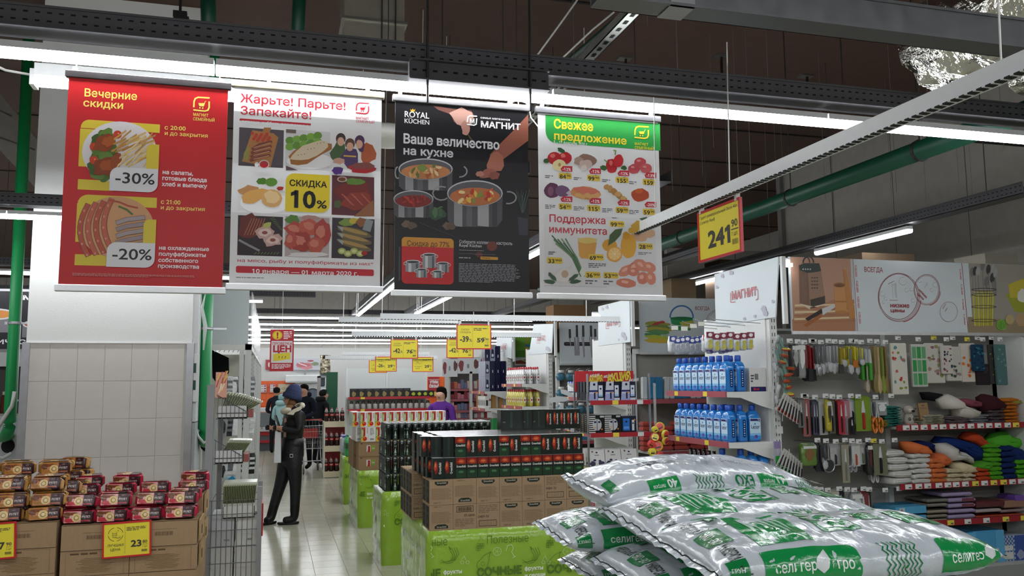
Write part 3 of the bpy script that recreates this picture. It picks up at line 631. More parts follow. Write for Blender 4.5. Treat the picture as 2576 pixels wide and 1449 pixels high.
    for i in range(4): D.ell(820+i*42, 1180+(i % 2)*18, 28, 22, 'a8b060', 12); D.ell(820+i*42, 1180+(i % 2)*18, 17, 12, 'd3d29a', 10)
    D.ell(975, 1195, 22, 16, 'a52420', 10)
    D.text('на мясо, рыбу и полуфабрикаты из них*', 98, 1252, rd, 1038, y1=1230, b=.006)
    D.rect(92, 1280, 1041, 1352, rd, (.25, .25, .25, .25)); D.text('10 января — 01 марта 2020 г.', 200, 1330, W_, 934, y1=1302, b=.015)
    D.small(92, 1358, 412, 1374, 1, '66606a', 2); D.small(90, 1388, 1040, 1412, 3, '9a969c', 3)
poster('white poster with nine food pictures and a yellow ten percent square', 560, 200, 2.734, [(75, 48), (1088, 125), (1088, 1432), (50, 1405)], art_white, rail='9f9a8c', fold=(392, 742, 1082), strings=(-.55, .8))
def art_dark(D, xa, xb, h):
    D.raw([(xa, 0), (xb, 0), (xb, h), (xa, h)], '121015')
    hand = 'a9715f'
    D.poly([(330, 100), (470, 122), (600, 135), (625, 175), (600, 235), (560, 300), (535, 250), (480, 215), (455, 160), (370, 130)], '6f463d'); D.blob(535, 180, 85, 58, 'b88c80', 3, .3); D.blob(560, 255, 30, 48, 'a5766a', 5)
    for i in range(3): D.line([(575, 300), (600+i*6, 345), (590+i*14, 395)], .0016, '6e5a40')
    D.poly([(1000, 160), (1000, 345), (900, 420), (820, 480), (730, 445), (800, 370), (900, 270)], '8a5142'); D.blob(770, 500, 55, 80, 'a16351', 2, .35); D.blob(720, 575, 62, 34, '96584a', 4, -.25); D.blob(660, 580, 28, 20, 'ad7264', 6); D.blob(760, 590, 40, 30, '83493d', 7)
    D.text('ROYAL', 130, 178, 'd8d6d6', 306, y1=138, b=.015); D.text('KÜCHEN', 130, 220, 'd8d6d6', 306, y1=190, b=.015); D.poly([(178, 142), (172, 124), (184, 132), (190, 120), (197, 132), (208, 124), (203, 142)], 'd9a02e')
    cart_logo2(D, 572, 172, 66, 'e9e8ea'); D.text('семья магазинов', 664, 190, 'e9e8ea', 872, y1=176, b=.01); D.text('МАГНИТ', 664, 250, 'f3f2f4', 946, y1=210, b=.03)
    D.text('Ваше величество', 120, 362, 'c9c7cb', 797, y1=300, b=.028); D.text('на кухне', 121, 440, 'c9c7cb', 474, y1=388, b=.028)
    def pot(cx, cy, rx, ry, ht, food, seed):
        D.poly([(cx-rx, cy), (cx-rx*.98, cy+ht*.8), (cx-rx*.8, cy+ht), (cx+rx*.8, cy+ht), (cx+rx*.98, cy+ht*.8), (cx+rx, cy)], '4b4a4e')
        for k, (a, b, c) in enumerate(((-.75, -.45, '8d8c8f'), (-.3, -.1, '5f5e62'), (.1, .5, '9d9b9d'), (.62, .8, '37363a'))): D.poly([(cx+rx*a, cy+ry*.6), (cx+rx*b, cy+ry*.75), (cx+rx*b, cy+ht), (cx+rx*a, cy+ht*.97)], c)
        D.ell(cx, cy, rx, ry, 'b9b8bb', 30); D.ell(cx, cy+3, rx*.96, ry*.93, '57545a', 30); D.ell(cx, cy+ry*.25, rx*.9, ry*.68, food[0], 28)
        g = random.Random(seed)
        for i in range(22): D.blob(cx+g.uniform(-.6, .6)*rx, cy+ry*.25+g.uniform(-.42, .42)*ry, rx*.13, ry*.14, food[1+i % (len(food)-1)], seed+i, g.uniform(0, 3), 8)
    D.arc(520, 560, 50, 40, -.9, 1.6, .006, '8d8c90'); D.arc(85, 570, 18, 40, 1, 4.6, .006, '8d8c90'); pot(280, 545, 190, 75, 150, ('b9794a', 'c98f55', 'd8b98c', 'a4552c', 'cf9d62', '5c6b33'), 1); D.blob(258, 540, 35, 26, '74843f', 30)
    pot(195, 755, 140, 62, 130, ('7a1f1c', '9c2a22', 'b33a28', '6f1814'), 9); D.arc(390, 715, 60, 48, .2, 5.2, .006, '8f8e92'); D.arc(860, 745, 55, 42, -1.7, 1.8, .006, '8f8e92'); pot(625, 715, 195, 92, 235, ('b46a3c', 'c9552c', 'd8b04a', 'b33422', 'e0c98c', '7d8a3a', 'cf7a3a'), 15)
    D.blob(362, 858, 56, 45, '2f4a31', 2); D.blob(345, 850, 20, 36, '4c6a4a', 3); D.blob(385, 850, 14, 34, '3c5a3c', 4); D.line([(362, 825), (385, 810), (398, 812)], .005, '4e6b3f')
    for x, y, sd in ((145, 930, 1), (185, 940, 2), (430, 945, 3), (462, 948, 4)): D.blob(x, y, 32, 26, ('5d4a3d', '6b5646')[sd % 2], sd)
    for i in range(14): D.line([(960+(i % 7)*2-6, 850), (915+i*7, 690+(i*37 % 60))], .0022, '45514a')
    D.poly([(925, 880), (998, 890), (996, 1010), (935, 1005)], '34343f'); D.line([(235, 920), (370, 975), (520, 1035)], .0015, '55525a')
    D.rect(112, 1020, 476, 1356, 'c32025', (.1, .1, .1, .1)); D.rect(112, 1020, 476, 1098, 'c98a2c', (0, 0, .4, .4)); D.text('Скидка до 77%', 148, 1083, '5e2a18', 446, y1=1048, b=.008)
    for x, y, w, hh in ((305, 1145, 48, 95), (190, 1195, 52, 72), (400, 1205, 42, 64), (252, 1248, 38, 58), (362, 1262, 36, 46)):
        D.rect(x-w, y, x+w, y+hh, '8f9094'); D.rect(x-w*.6, y, x-w*.2, y+hh, 'c9cacd'); D.rect(x+w*.4, y, x+w*.7, y+hh, '55565a'); D.ell(x, y, w, w*.25, 'd2d3d5', 14); D.ell(x, y+2, w*.85, w*.17, '3e3e42', 14); D.arc(x-w, y+12, 12, 10, 1.2, 5, .002, 'd5d5d8'); D.arc(x+w, y+12, 12, 10, -1.9, 1.9, .002, 'd5d5d8')
    D.text('Соберите коллекцию кастрюль', 515, 1064, 'c4c2c6', 888, y1=1042, b=.006); D.text('Royal Küchen', 514, 1088, 'c4c2c6', 674, y1=1068, b=.012)
    D.ell(745, 1085, 36, 34, '6d3020', 14); D.blob(655, 1145, 26, 20, '5a1d1d', 3); D.small(514, 1110, 826, 1126, 1, 'aaa8ae', 1); D.small(514, 1136, 940, 1152, 1, 'aaa8ae', 2); D.small(514, 1162, 660, 1178, 1, 'aaa8ae', 3); D.rect(664, 1158, 788, 1182, 'c9912f', .3); D.small(674, 1165, 780, 1176, 1, '40301c', 3)
    D.small(513, 1204, 945, 1350, 12, '7f7d84', 8); D.small(92, 1090, 104, 1330, 30, '55535a', 4)
def cart_logo2(D, x, y, w, c):
    k = D.T(x+w, y)[0]-D.T(x, y)[0]; lw = k*.13
    D.line([(x+w, y+w*.04), (x+w*.28, y), (x+w*.08, y+w*.12), (x, y+w*.65)], lw, c); D.line([(x, y+w*.9), (x+w*.72, y+w), (x+w*.95, y+w*.88), (x+w, y+w*.3)], lw, c); D.text('М', x+w*.24, y+w*.76, c, x+w*.76, y1=y+w*.3, b=.03)
poster('dark cookware poster with steel pots and hands, third of four', 970, 230, 2.787, [(72, 62), (1002, 138), (1002, 1418), (55, 1395)], art_dark, rail='8b8a8c', strings=(-.93, .72))
def art_veg(D, xa, xb, h):
    D.raw([(xa, 0), (xb, 0), (xb, h), (xa, h)], 'dcdbdc'); gy = 'e9d23a'
    a = D.T(90, 300); p = D.T(90, 86); D.rect(92, 82, 932, 345, '2f9a45', (.4, 0, 0, 0))
    D.text('Свежее', 152, 180, gy, 440, y1=118, b=.03); D.text('предложение', 152, 262, gy, 683, y1=210, b=.025); D.text('5 – 11 февраля 2020 г.', 152, 296, 'e8e8e6', 402, y1=272, b=.01)
    cart_logo(D, 744, 168, 98, gy); D.text('МАГНИТ', 742, 303, gy, 842, y1=285, b=.012); D.text('СЕМЕЙНЫЙ', 742, 332, gy, 882, y1=313, b=.012)
    def tagp(x, y, t, s, w=96, old=True):
        D.rect(x, y, x+w, y+48, 'd9b93a', .25); D.text(t, x+8, y+42, '1e1d1c', x+8+len(t)*23, y1=y+13, b=.02); D.text(s, x+12+len(t)*23, y+30, '1e1d1c', x+w-8, y1=y+15, b=.01)
        if old: D.small(x+w-40, y+2, x+w-8, y+9, 1, '6a5a2a', 3)
    def flag(x, y, t): D.poly([(x, y+18), (x+18, y-2), (x+86, y), (x+86, y+40), (x+10, y+38)], 'bb2030'); D.text(t, x+14, y+30, 'f1e4e4', x+76, y1=y+10, b=.015)
    rows = [(0, 'a', 84, 90, -12), ]
    X = (90, 298, 505, 702)
    # first row
    for x, y, r in ((160, 400, 52), (235, 400, 50)): D.blob(x, y, r, r*.92, 'b3232c', int(x), j=.05); D.blob(x-14, y-18, r*.35, r*.3, 'd56a62', int(x)+1)
    D.blob(195, 452, 50, 44, 'e0cf9a', 4, j=.06); D.ell(195, 448, 10, 14, 'a98a4c', 8); D.blob(208, 342, 30, 14, '2e5a34', 5, .4); D.blob(98, 420, 20, 18, '3a5a38', 6)
    D.blob(400, 410, 70, 40, '8a6a5c', 7, .3, j=.07); D.blob(335, 420, 34, 32, 'a88d80', 8); D.blob(385, 445, 50, 36, 'c4ada2', 9); D.blob(372, 470, 24, 20, 'd5c6bf', 10)
    D.blob(575, 455, 42, 54, 'b3202a', 11, j=.1); D.blob(625, 420, 36, 48, 'c02a30', 12, .2, j=.08); D.line([(600, 375), (605, 345), (590, 343)], .005, '5f8a3a'); D.line([(545, 430), (522, 412)], .005, '5f8a3a'); D.blob(515, 470, 26, 20, '39602f', 13); D.blob(665, 470, 22, 16, '39602f', 14); D.blob(570, 435, 12, 20, 'd96a62', 15)
    for x, y in ((782, 430), (738, 478), (825, 475)): D.blob(x, y, 44, 36, ('bb4a52', 'c45a5e')[x % 2], x, j=.05); D.blob(x-10, y-12, 14, 9, 'd98a88', x+1)
    # second row
    D.blob(140, 635, 58, 56, '5a2a4c', 1, j=.05); D.blob(218, 640, 54, 42, '6c4a6c', 2, .2, j=.06); D.ell(130, 640, 22, 34, '7d4a68', 14); D.blob(270, 655, 26, 16, 'b9a9b6', 3)
    D.blob(390, 655, 112, 50, 'c58350', 4, .1, j=.06); D.blob(390, 635, 95, 22, 'c96a56', 5, .1)
    for i in range(5): D.blob(330+i*34, 672+(i % 2)*10, 24, 19, 'cf9c5e', 6+i)
    for i in range(12): D.blob(540+(i*31 % 130), 610+(i*23 % 100), 23, 20, ('b98a4c', 'a97a3e', 'c99a5c')[i % 3], 20+i, j=.08)
    D.blob(782, 668, 66, 48, 'b0431a', 40, j=.07); D.blob(775, 640, 30, 18, 'c25a22', 41)
    for k, (x, d1, d2) in enumerate(zip(X, (('84', '90', '-12%'), ('99', '90', '-12%'), ('155', '00', '-12%'), ('159', '00', '-13%')), (('54', '90', '-12%'), ('115', '00', '-12%'), ('59', '90', '-12%'), ('59', '90', '-20%')))):
        y = 505+k*15; flag(x+112, y-46+(2 if k else 0), d1[2]); tagp(x+98, y, d1[0], d1[1]); D.small(x, y+18, x+60, y+46, 2, '6a6a72', k)
        y = 728+k*13; flag(x+112, y-48, d2[2]); tagp(x+98, y, d2[0], d2[1]); D.small(x, y+10, x+80, y+48, 3, '6a6a72', k+9)
    D.rect(80, 805, 905, 1345, 'd6d4d5', .04)
    D.text('Поддержка', 117, 862, 'b92a38', 530, y1=812, b=.018); D.text('иммунитета', 116, 940, 'b92a38', 540, y1=892, b=.018)
    tagp(560, 855, '99', '90', 108, False); D.small(576, 832, 656, 846, 1, '55555c', 1)
    for x, y, rx, ry, sd in ((770, 890, 52, 34, 1), (730, 925, 36, 22, 2)): D.blob(x, y, rx, ry, 'c79c38', sd)
    for x, y, rx, ry, sd in ((850, 950, 45, 30, 3), (790, 980, 50, 32, 4), (745, 965, 30, 18, 5)): D.blob(x, y, rx, ry, 'd0a582', sd)
    D.poly([(775, 840), (830, 828), (840, 850), (890, 905), (850, 918), (828, 880)], '3c5a41')
    D.blob(560, 1035, 54, 46, 'd49a30', 6, j=.06); D.blob(697, 1040, 58, 92, 'd89f2c', 7, j=.04); D.blob(680, 965, 26, 30, 'cf9428', 8); D.blob(595, 1100, 58, 58, 'dd9a38', 9, j=.03); D.ell(595, 1098, 46, 46, 'e9bd72', 20)
    for i in range(8): t = i*PI/4; D.line([(595, 1098), (595+44*math.cos(t), 1098+44*math.sin(t))], .0025, 'f0d9a8')
    D.poly([(548, 1040), (560, 960), (600, 920), (655, 912), (640, 960), (600, 1005)], '4a5f3c')
    D.poly([(325, 980), (470, 985), (452, 1120), (430, 1138), (350, 1132), (336, 1110)], 'cdbfa4'); D.poly([(330, 1010), (466, 1015), (450, 1118), (430, 1132), (352, 1128), (340, 1108)], 'd49a4a'); D.ell(397, 1000, 66, 22, 'd9bc6a', 20)
    for i in range(9): D.line([(350+i*3, 1260), (290+i*4, 1130), (140+i*14, 965+(i*29 % 60))], .006, ('3d5f45', '54784f', '6d8a63')[i % 3])
    D.blob(360, 1235, 20, 34, 'd9dcc9', 3); D.blob(222, 1260, 62, 52, 'dcd6d2', 1, j=.06); D.ell(232, 1245, 26, 28, 'bda28c', 14); D.blob(270, 1200, 14, 12, 'd6cdc8', 2)
    for x, y, r_ in ((120, 1300, .2), (140, 1265, .8), (310, 1300, -.1), (295, 1270, -.6)): D.blob(x, y, 42, 14, '3e5a41', int(x), r_)
    tagp(102, 1122, '33', '90', 114, False); D.small(112, 1080, 175, 1110, 2, '6a6a72', 1); tagp(406, 1098, '69', '90', 112, False); D.small(405, 1165, 535, 1206, 3, '6a6a72', 2); tagp(768, 1018, '28', '50', 108, False); D.small(768, 1085, 868, 1110, 2, '6a6a72', 5)
    for x, y, rx, ry, r_, sd in ((680, 1220, 62, 36, -.5, 1), (745, 1195, 66, 42, -.7, 2), (790, 1180, 60, 38, .6, 3), (735, 1230, 40, 32, 0, 4), (850, 1195, 48, 36, .4, 5), (800, 1275, 40, 46, 0, 6), (860, 1275, 36, 50, -.2, 7), (680, 1310, 74, 34, .1, 8)): D.blob(x, y, rx, ry, ('c9765f', 'd0826a')[sd % 2], sd, r_, j=.05); D.blob(x-8, y-8, rx*.4, ry*.35, 'e2a692', sd+20, r_)
    tagp(382, 1226, '36', '90', 112, False); D.small(382, 1288, 472, 1326, 2, '6a6a72', 6); tagp(514, 1230, '53', '90', 110, False); D.small(514, 1292, 590, 1330, 2, '6a6a72', 7); D.small(82, 1334, 900, 1346, 1, 'b5b3b6', 8)
poster('white and green poster of vegetables and prices, rightmost of four', 1340, 260, 2.897, [(45, 60), (924, 140), (938, 1408), (45, 1385)], art_veg, rail='77767a', strings=(-.93, .88))
# ================================================================ pallet of soil bags (right foreground)
from mathutils import noise
BL, BW, BT = .42, .225, .076            # half length, half width, half thickness
_n = 240; _pts = []
for i in range(_n+1):                   # section: flat-sided superellipse, from top centre over the near side
    t = 2*PI*i/_n; c, s = math.cos(t), math.sin(t); _pts.append((math.copysign(abs(s)**.74, s), math.copysign(abs(c)**.92, c)))
_arc = [0]
for a, b in zip(_pts, _pts[1:]): _arc.append(_arc[-1]+math.hypot((b[0]-a[0])*BW, (b[1]-a[1])*BT))
PER = _arc[-1]
def sect(t):
    t %= PER; lo, hi = 0, _n
    while hi-lo > 1:
        m_ = (lo+hi)//2
        if _arc[m_] <= t: lo = m_
        else: hi = m_
    k = (t-_arc[lo])/(_arc[hi]-_arc[lo]); a, b = _pts[lo], _pts[hi]; return a[0]+(b[0]-a[0])*k, a[1]+(b[1]-a[1])*k
def bag_surface(seed, sag=0.):
    o3 = Vector((seed*7.3, seed*3.1, 0))
    def S(x, t):
        u = max(-1, min(1, x/BL)); e = max(0, 1-abs(u)**4.5)**.55; y, z = sect(t)
        k = .10+.90*e; a = BW*(1-.10*abs(u)**8); p = Vector((x, -y*a, z*BT*k))
        end = math.exp(-(1-abs(u))*7); d = noise.noise(Vector((x*9, t*9, 0))+o3)*.008+noise.noise(Vector((x*16, t*14, 3))+o3)*.005
        d += end*e*math.sin(t*62+seed)*.004+noise.noise(Vector((x*34, t*12, 1))+o3)*.0024
        w = noise.noise(Vector((x*14, t*5, 9))+o3); d -= max(0, .07-abs(w))*.07*(1-end*.5)
        n_ = Vector((0, -y/BW*abs(y)*.5, z/BT*.12)); n_ = n_.normalized() if n_.length > 0 else Vector((0, 0, 1))
        p += n_*d*(.25+.75*e); p.z += -sag*u*u+.012*noise.noise(Vector((x*3, seed, 2))); return p
    return S
def bag_mesh(seed, art, sag=0., c='c3cbd2'):
    S = bag_surface(seed, sag); NX, NT = 80, 88; m = MB(c); P = []; Fc = []
    for i in range(NX+1):
        x = -BL+2*BL*(.5-.5*math.cos(PI*i/NX))*.35+(-BL+2*BL*i/NX)*0; x = BL*(1.3*(2*i/NX-1)-.3*(2*i/NX-1)**3)
        for j in range(NT): P.append(S(x, PER*j/NT))
    for i in range(NX):
        for j in range(NT): a = i*NT+j; b = i*NT+(j+1) % NT; Fc.append((a, a+NT, b+NT, b))
    Fc += [tuple(range(NT)), tuple(range(len(P)-1, len(P)-NT-1, -1))]
    m.add(P, Fc)
    D = Draw(); art(D); D.flat(); pm = MB(); pm.v = [(p[0], p[1], p[2]) for p in D.v]; pm.f = D.f; pm.c = D.c
    pl = [((x*.015, 0, 0), (1, 0, 0)) for x in range(-28, 29)]+[((0, y*.01, 0), (0, 1, 0)) for y in range(-34, 22)]
    pm = cut(pm, pl); V = []
    for x, y, l in pm.v:
        p = S(x, -y); q = S(x+.004, -y)-p; r = S(x, -y+.004)-p; nn = r.cross(q); nn = nn.normalized() if nn.length else Vector((0, 0, 1))
        if nn.z < 0 and abs(y) < .15: nn = -nn
        V.append(tuple(p+nn*(.0012+.0006*l)))
    pm.v = V
    sm = []
    for s in (-1, 1):                    # sewn flap at each short end
        q = MB('b7c0c6'); K = 22
        A = [Vector((s*(BL-.004), -BW*.9+2*BW*.9*k/K, .004+.010*noise.noise((k*.5, seed, s)))) for k in range(K+1)]
        A2 = [a+Vector((s*.03, 0, -.012+.012*noise.noise((k*.35, seed+5, s)))) for k, a in enumerate(A)]
        q.add(A+A2, [(k, k+1, K+2+k, K+1+k) for k in range(K)]+[(K+1+k, K+2+k, k+1, k) for k in range(K)])
        st = MB('1a211c'); st.tube([a.lerp(b, .45)+Vector((0, 0, .002)) for a, b in zip(A, A2)], .0018, 5); sm.append((q, st))
    return m, pm, sm
GR, GD = '0f8f47', '0b7a3e'
def chevrons(D, x0, y0, x1, y1, n=8, c=GD):
    w = (x1-x0)/n; k = (y1-y0)/8
    for i in range(n):
        x = x0+i*w
        D.line([(x+(w*.7 if j % 2 else 0), y0+j*k) for j in range(9)], w*.24, c)
def leaf(D, x, y, s, c='d9dfe0', flip=1):
    D.poly([(x, y), (x-.5*s, y+.35*s), (x-.35*s, y+.8*s), (x+.25*s, y+1.25*s), (x+.42*s, y+.7*s), (x+.3*s, y+.25*s)], c)
def rot_text(D, t, p0, q, p1, c, h, b=.01):
    """lettering of the portrait front: reads towards the near side, tops towards +x"""
    v, f = glyphs(t, b); W = max(k[0] for k in v); s = (p1-p0)/W; D.n += 1; bb = len(D.v); sy = h/CAPH
    for a in v: D.v.append((q+a[1]*sy, -(p0+.055+a[0]*s), D.n))
    D.f += [tuple(k+bb for k in g_) for g_ in f]; D.c += [hx(c)]*len(f)
def front_art(D):
    p_ = .055
    def R(p0, q0, p1, q1, c): D.raw([(q0, -p1-p_), (q1, -p1-p_), (q1, -p0-p_), (q0, -p0-p_)], c)
    R(-.11, -.29, .11, -.13, GR)
    for i in range(6): R(-.085+.003*(i % 2), -.26+i*.019, .085-.02*(i % 3), -.252+i*.019, 'b9d9c6')
    D.poly([(-.14, .10), (-.10, .10), (-.105, .06)], GR)
    R(-.18, -.07, .06, .045, GR); rot_text(D, 'ЭКЗО', -.165, -.055, .045, 'dfe8e6', .085, .04); R(-.17, .052, .04, .058, GD)
    R(-.12, .105, -.02, .18, GR); rot_text(D, 'EXO', -.11, .135, -.03, 'dfe8e6', .032, .01); rot_text(D, 'ВЕГЕТАТИВ', -.11, .115, -.03, 'dfe8e6', .010)
    R(-.2, .22, .02, .36, GR)
    for i in range(5): R(-.19, .235+i*.025, .0, .243+i*.025, 'a8d3ba')
    for p0 in (-.2, .06): rot_text(D, 'УНИВЕРСАЛЬНЫЙ', p0, -.385, p0+.14, '20302a', .03, .02)
    R(-.05, -.40, .05, -.33, GD); rot_text(D, 'ЭКО · EXO', -.045, -.385, .045, 'e6ecea', .028, .015)
    R(-.2, -.32, -.12, -.29, GD)
    # near side, reads along the length
    y0, y1 = -.285, -.19
    D.rect(-.31, y0, -.04, y1, GR, (0, .2, .2, 0)); D.text('селигер', -.285, y0+.03, 'e9efec', -.165, h=.026, b=.012); leaf(D, -.145, y0+.02, .05); D.text('агро', -.12, y0+.03, 'e9efec', -.06, h=.026, b=.012)
    chevrons(D, .04, y0-.005, .15, y1+.005); D.rect(.21, y0, .405, y1+.01, GR, (0, 0, 0, .15)); D.text('селигер', .235, y0+.03, 'e9efec', .34, h=.026, b=.012); leaf(D, .37, y0+.025, .05)
    D.rect(-.40, y0+.01, -.35, y1-.01, GD); D.text('ГРУНТ', -.395, y0+.04, 'e9efec', -.355, h=.014)
def back_art(D):
    # upside-down side print and the small print of the rear face
    def T2(s, x, y, c, x1, h, b=.0):
        v, f = glyphs(s, b); W = max(k[0] for k in v); k_ = (x1-x)/W; D.n += 1; bb = len(D.v); sy = h/CAPH
        for a in v: D.v.append((x1-a[0]*k_, y-a[1]*sy, D.n))
        D.f += [tuple(k+bb for k in g_) for g_ in f]; D.c += [hx(c)]*len(f)
    y0, y1 = -.32, -.19
    for x in (-.27, .165):
        D.rect(x, y0, x+.115, y1, GR); T2('40', x+.07, y1-.015, 'e4ece8', x+.105, .03, .03); T2('литров', x+.015, y1-.03, 'e4ece8', x+.06, .014, .01)
    chevrons(D, -.09, y0, .02, y1); chevrons(D, .32, y0, .40, y1)
    D.rect(.06, y0, .15, y0+.05, GR); T2('EXO', .07, y1-.01, GD, .145, .045, .02); T2('ВЕЛИО', .075, y0+.04, 'e4ece8', .14, .025, .01)
    D.rect(-.23, -.06, -.15, -.02, '7d838c'); g = random.Random(6)
    for i in range(16): D.line([(-.229+i*.005, -.058), (-.229+i*.005, -.022)], .0014, '5d636c')
    D.small(-.13, -.08, -.09, -.02, 4, '6a737c', 2)
    for b in range(3):
        for i in range(22): x = -.03+b*.14+i*.0056; D.line([(x, -.12+g.uniform(0, .01)), (x+.006, -.03-g.uniform(0, .02))], .0012, '78828a')
    D.rect(-.40, -.2, -.37, -.1, GD)
def make_bag(label, seed, art, sag=0.):
    o = thing('soil_bag', label, 'bag', group='soil bags on the pallet'); m, pm, sm = bag_mesh(seed, art, sag)
    ob('sack', m, 'bagfilm', o, True); ob('print', pm, 'bagfilm', o, True)
    for q, st in sm: f_ = ob('end_flap', q, 'bagfilm', o); ob('stitching', st, 'matte', f_)
    return o
bC = make_bag('soil bag nearest the camera, top layer, front side strip in view', 1, front_art); bC.location = (1.505, 2.13, 1.287); bC.rotation_euler = (.07, .0, -.03)
bB = make_bag('middle soil bag of the top layer with green blocks', 2, front_art, .01); bB.location = (1.51, 2.53, 1.312); bB.rotation_euler = (.07, .01, .01)
bA = make_bag('highest soil bag at the back, small print upward, side print upside down', 3, back_art, .03); bA.location = (1.52, 2.95, 1.388); bA.rotation_euler = (.07, 0, .02)
g = random.Random(11); lay = 'second third fourth fifth sixth seventh eighth ninth tenth'.split(); k = 0
for li in range(8):
    for ri, (y, nm) in enumerate(((2.13, 'front'), (2.54, 'middle'), (2.97, 'back'))):
        z = 1.15-li*.127+(0, .02, .075)[ri]*(1-li/8)
        dx = (.03, -.05, -.09, .0)[(li+ri) % 4]+(0, 0, -.03)[ri]
        dup(bC if (li+ri) % 2 else bB, (1.53+dx, y+g.uniform(-.03, .03), z), label=f'soil bag in the {nm} column, {lay[li]} layer from the top', rot=(g.uniform(-.03, .06), g.uniform(-.02, .02), g.uniform(-.05, .05)), scale=(1, 1, .86))
o = thing('wooden_pallet', 'wooden pallet under the soil bags', 'pallet', (1.52, 2.54, 0))
pk = MB('a08662').box(-.4, -.05, .122, .4, .05, .144).mesh('board', 'card'); bk = MB('98805c').box(-.05, -.07, .022, .05, .07, .122).mesh('block', 'card')
for i in range(9): ob('board', pk, parent=o, loc=(0, -.55+i*.1375, 0))
for i in range(3):
    for j in range(3): ob('block', bk, parent=o, loc=(-.35+i*.35, -.5+j*.5, 0))
    ob('runner', MB('98805c').box(-.05, -.6, 0, .05, .6, .022), 'card', o, loc=(-.35+i*.35, 0, 0))
# ---------------------------------------------------------------- price boards
def board(name, label, cx, y, z0, w, h, art, hook=True, rz=0, xpos=None, frame='c4202a'):
    o = thing(name, label, 'price sign', (cx, y, z0), rz); e = min(w, h)*.045
    fr = MB(frame).box(-w/2, 0, 0, w/2, .008, h); q = MB(frame); P = .004
    q.box(-w/2, -P, 0, w/2, 0, e).box(-w/2, -P, h-e, w/2, 0, h).box(-w/2, -P, e, -w/2+e, 0, h-e).box(w/2-e, -P, e, w/2, 0, h-e)
    q.add(fr.v, fr.f); ob('frame', q, 'plastic', o)
    s = MB('e3d23a').box(-w/2+e, -.0012, e, w/2-e, 0, h-e); D = Draw(lambda x, y_: (-w/2+x*w, y_*h)); art(D); ob('card', s.draw(D, (0, -.0012, 0), eps=.0003), 'paper', o)
    if hook:
        for x in (-.42, .42): ob('clip', MB('d5d7d8').box(x*w-.006, -.006, h-.01, x*w+.006, .012, h+.03), 'plastic', o)
    return o
def price_art(kind, head, big, cents, old=True, name_lines=2):
    def A(D):
        k = '3a3a36'
        if kind == 'pct': D.text('СУПЕР', .13, .74, k, .37, h=.014, b=.0); D.text('СКИДКА', .10, .64, k, .41, h=.014, b=.0); D.text(head, .10, .30, k, .35, h=.045, b=.03); D.text('%', .36, .30, k, .44, h=.024, b=.01)
        elif kind == 'best':
            for a0 in (.2, 1.8, 3.3, 4.9): D.arc(.27, .66, .15, .19, a0, a0+1.2, .0025, k)
            for i in range(3): D.ell(.25, .6+i*.05, .05, .03, k, 12); D.ell(.25, .605+i*.05, .042, .022, 'e3d23a', 12)
            D.ell(.32, .58, .05, .03, k, 12); D.ell(.32, .585, .042, .022, 'e3d23a', 12); D.text('+', .30, .73, k, h=.012); D.text('ЛУЧШАЯ', .10, .32, k, .43, h=.013, b=.01); D.text('ЦЕНА', .16, .20, k, .37, h=.013, b=.01)
        if kind != 'big':
            D.line([(.46, .1), (.46, .9)], .0016, '8a8230'); D.small(.49, .84, .93, .72, name_lines, '4a4a3c', 3, .5)
            n = len(big); D.text(big, .80-.11*n, .28, k, .80, h=.034, b=.035); D.text(cents, .82, .36, k, .92, h=.016, b=.015); D.line([(.82, .325), (.93, .325)], .0015, k); D.text('1 шт', .82, .24, k, .92, h=.01); D.bars(.80, .12, .92, .19, '4a4a3c')
            if old: D.small(.74, .47, .9, .43, 1, '6a6a52', 5)
        else:
            D.text('Грунт универсальный Экзо 40л', .05, .84, k, .93, h=.0115); D.text('(Селигер- Royal)', .05, .74, k, .42, h=.0115); D.text(big, .24, .24, k, .76, h=.062, b=.035); D.text(cents, .79, .5, k, .93, h=.026, b=.015); D.line([(.79, .45), (.94, .45)], .004, k); D.text('1 шт.', .79, .33, k, .93, h=.016); D.bars(.80, .17, .93, .27, '6a6a3c', 30)
    return A
p = at(1757, 545, X=1.65); q = at(1866, 632, X=1.65); zz = q.z
board('price_board', 'yellow price board reading 241.90 in a red frame over the soil bags', 1.65, (p.y+q.y)/2, zz, .315, .205, price_art('big', '', '241', '90'), rz=-PI/2+.02)
def rail(label, x, y, z, L, axis, ext=.03):
    o = thing('sign_rail', label, 'rail', (x, y, z)); m = MB('d5d8d9'); t = .003
    if axis: m.box(-t, 0, 0, t, L, .058).box(-.03, 0, -.001, t, L, .001)
    else: m.box(0, -t, 0, L, t, .05).box(0, -.028, -.001, L, t, .001)
    ob('profile', m, 'paint', o); q = MB('222')
    for k in range(int(L/.027)):
        a = .012+k*.027
        if axis: q.box(-.031, a-.008, -.0025, -.008, a+.008, .0015)
        else: q.box(a-.008, -.029, -.0025, a+.008, -.006, .0015)
    ob('perforation', q, 'matte', o)['kind'] = 'stuff'
    return o
rl = rail('long white perforated rail over the soil bags carrying the 241.90 board', 1.65, 1.2, 2.445, 2.75, 1)
for yy in (.35, 1.6, 2.25): ob('cord', MB('cfcfcc').tube([(0, yy, .05), (.0, yy-.02, .6)], .0025, 5), 'plastic', rl)
CARDS = []
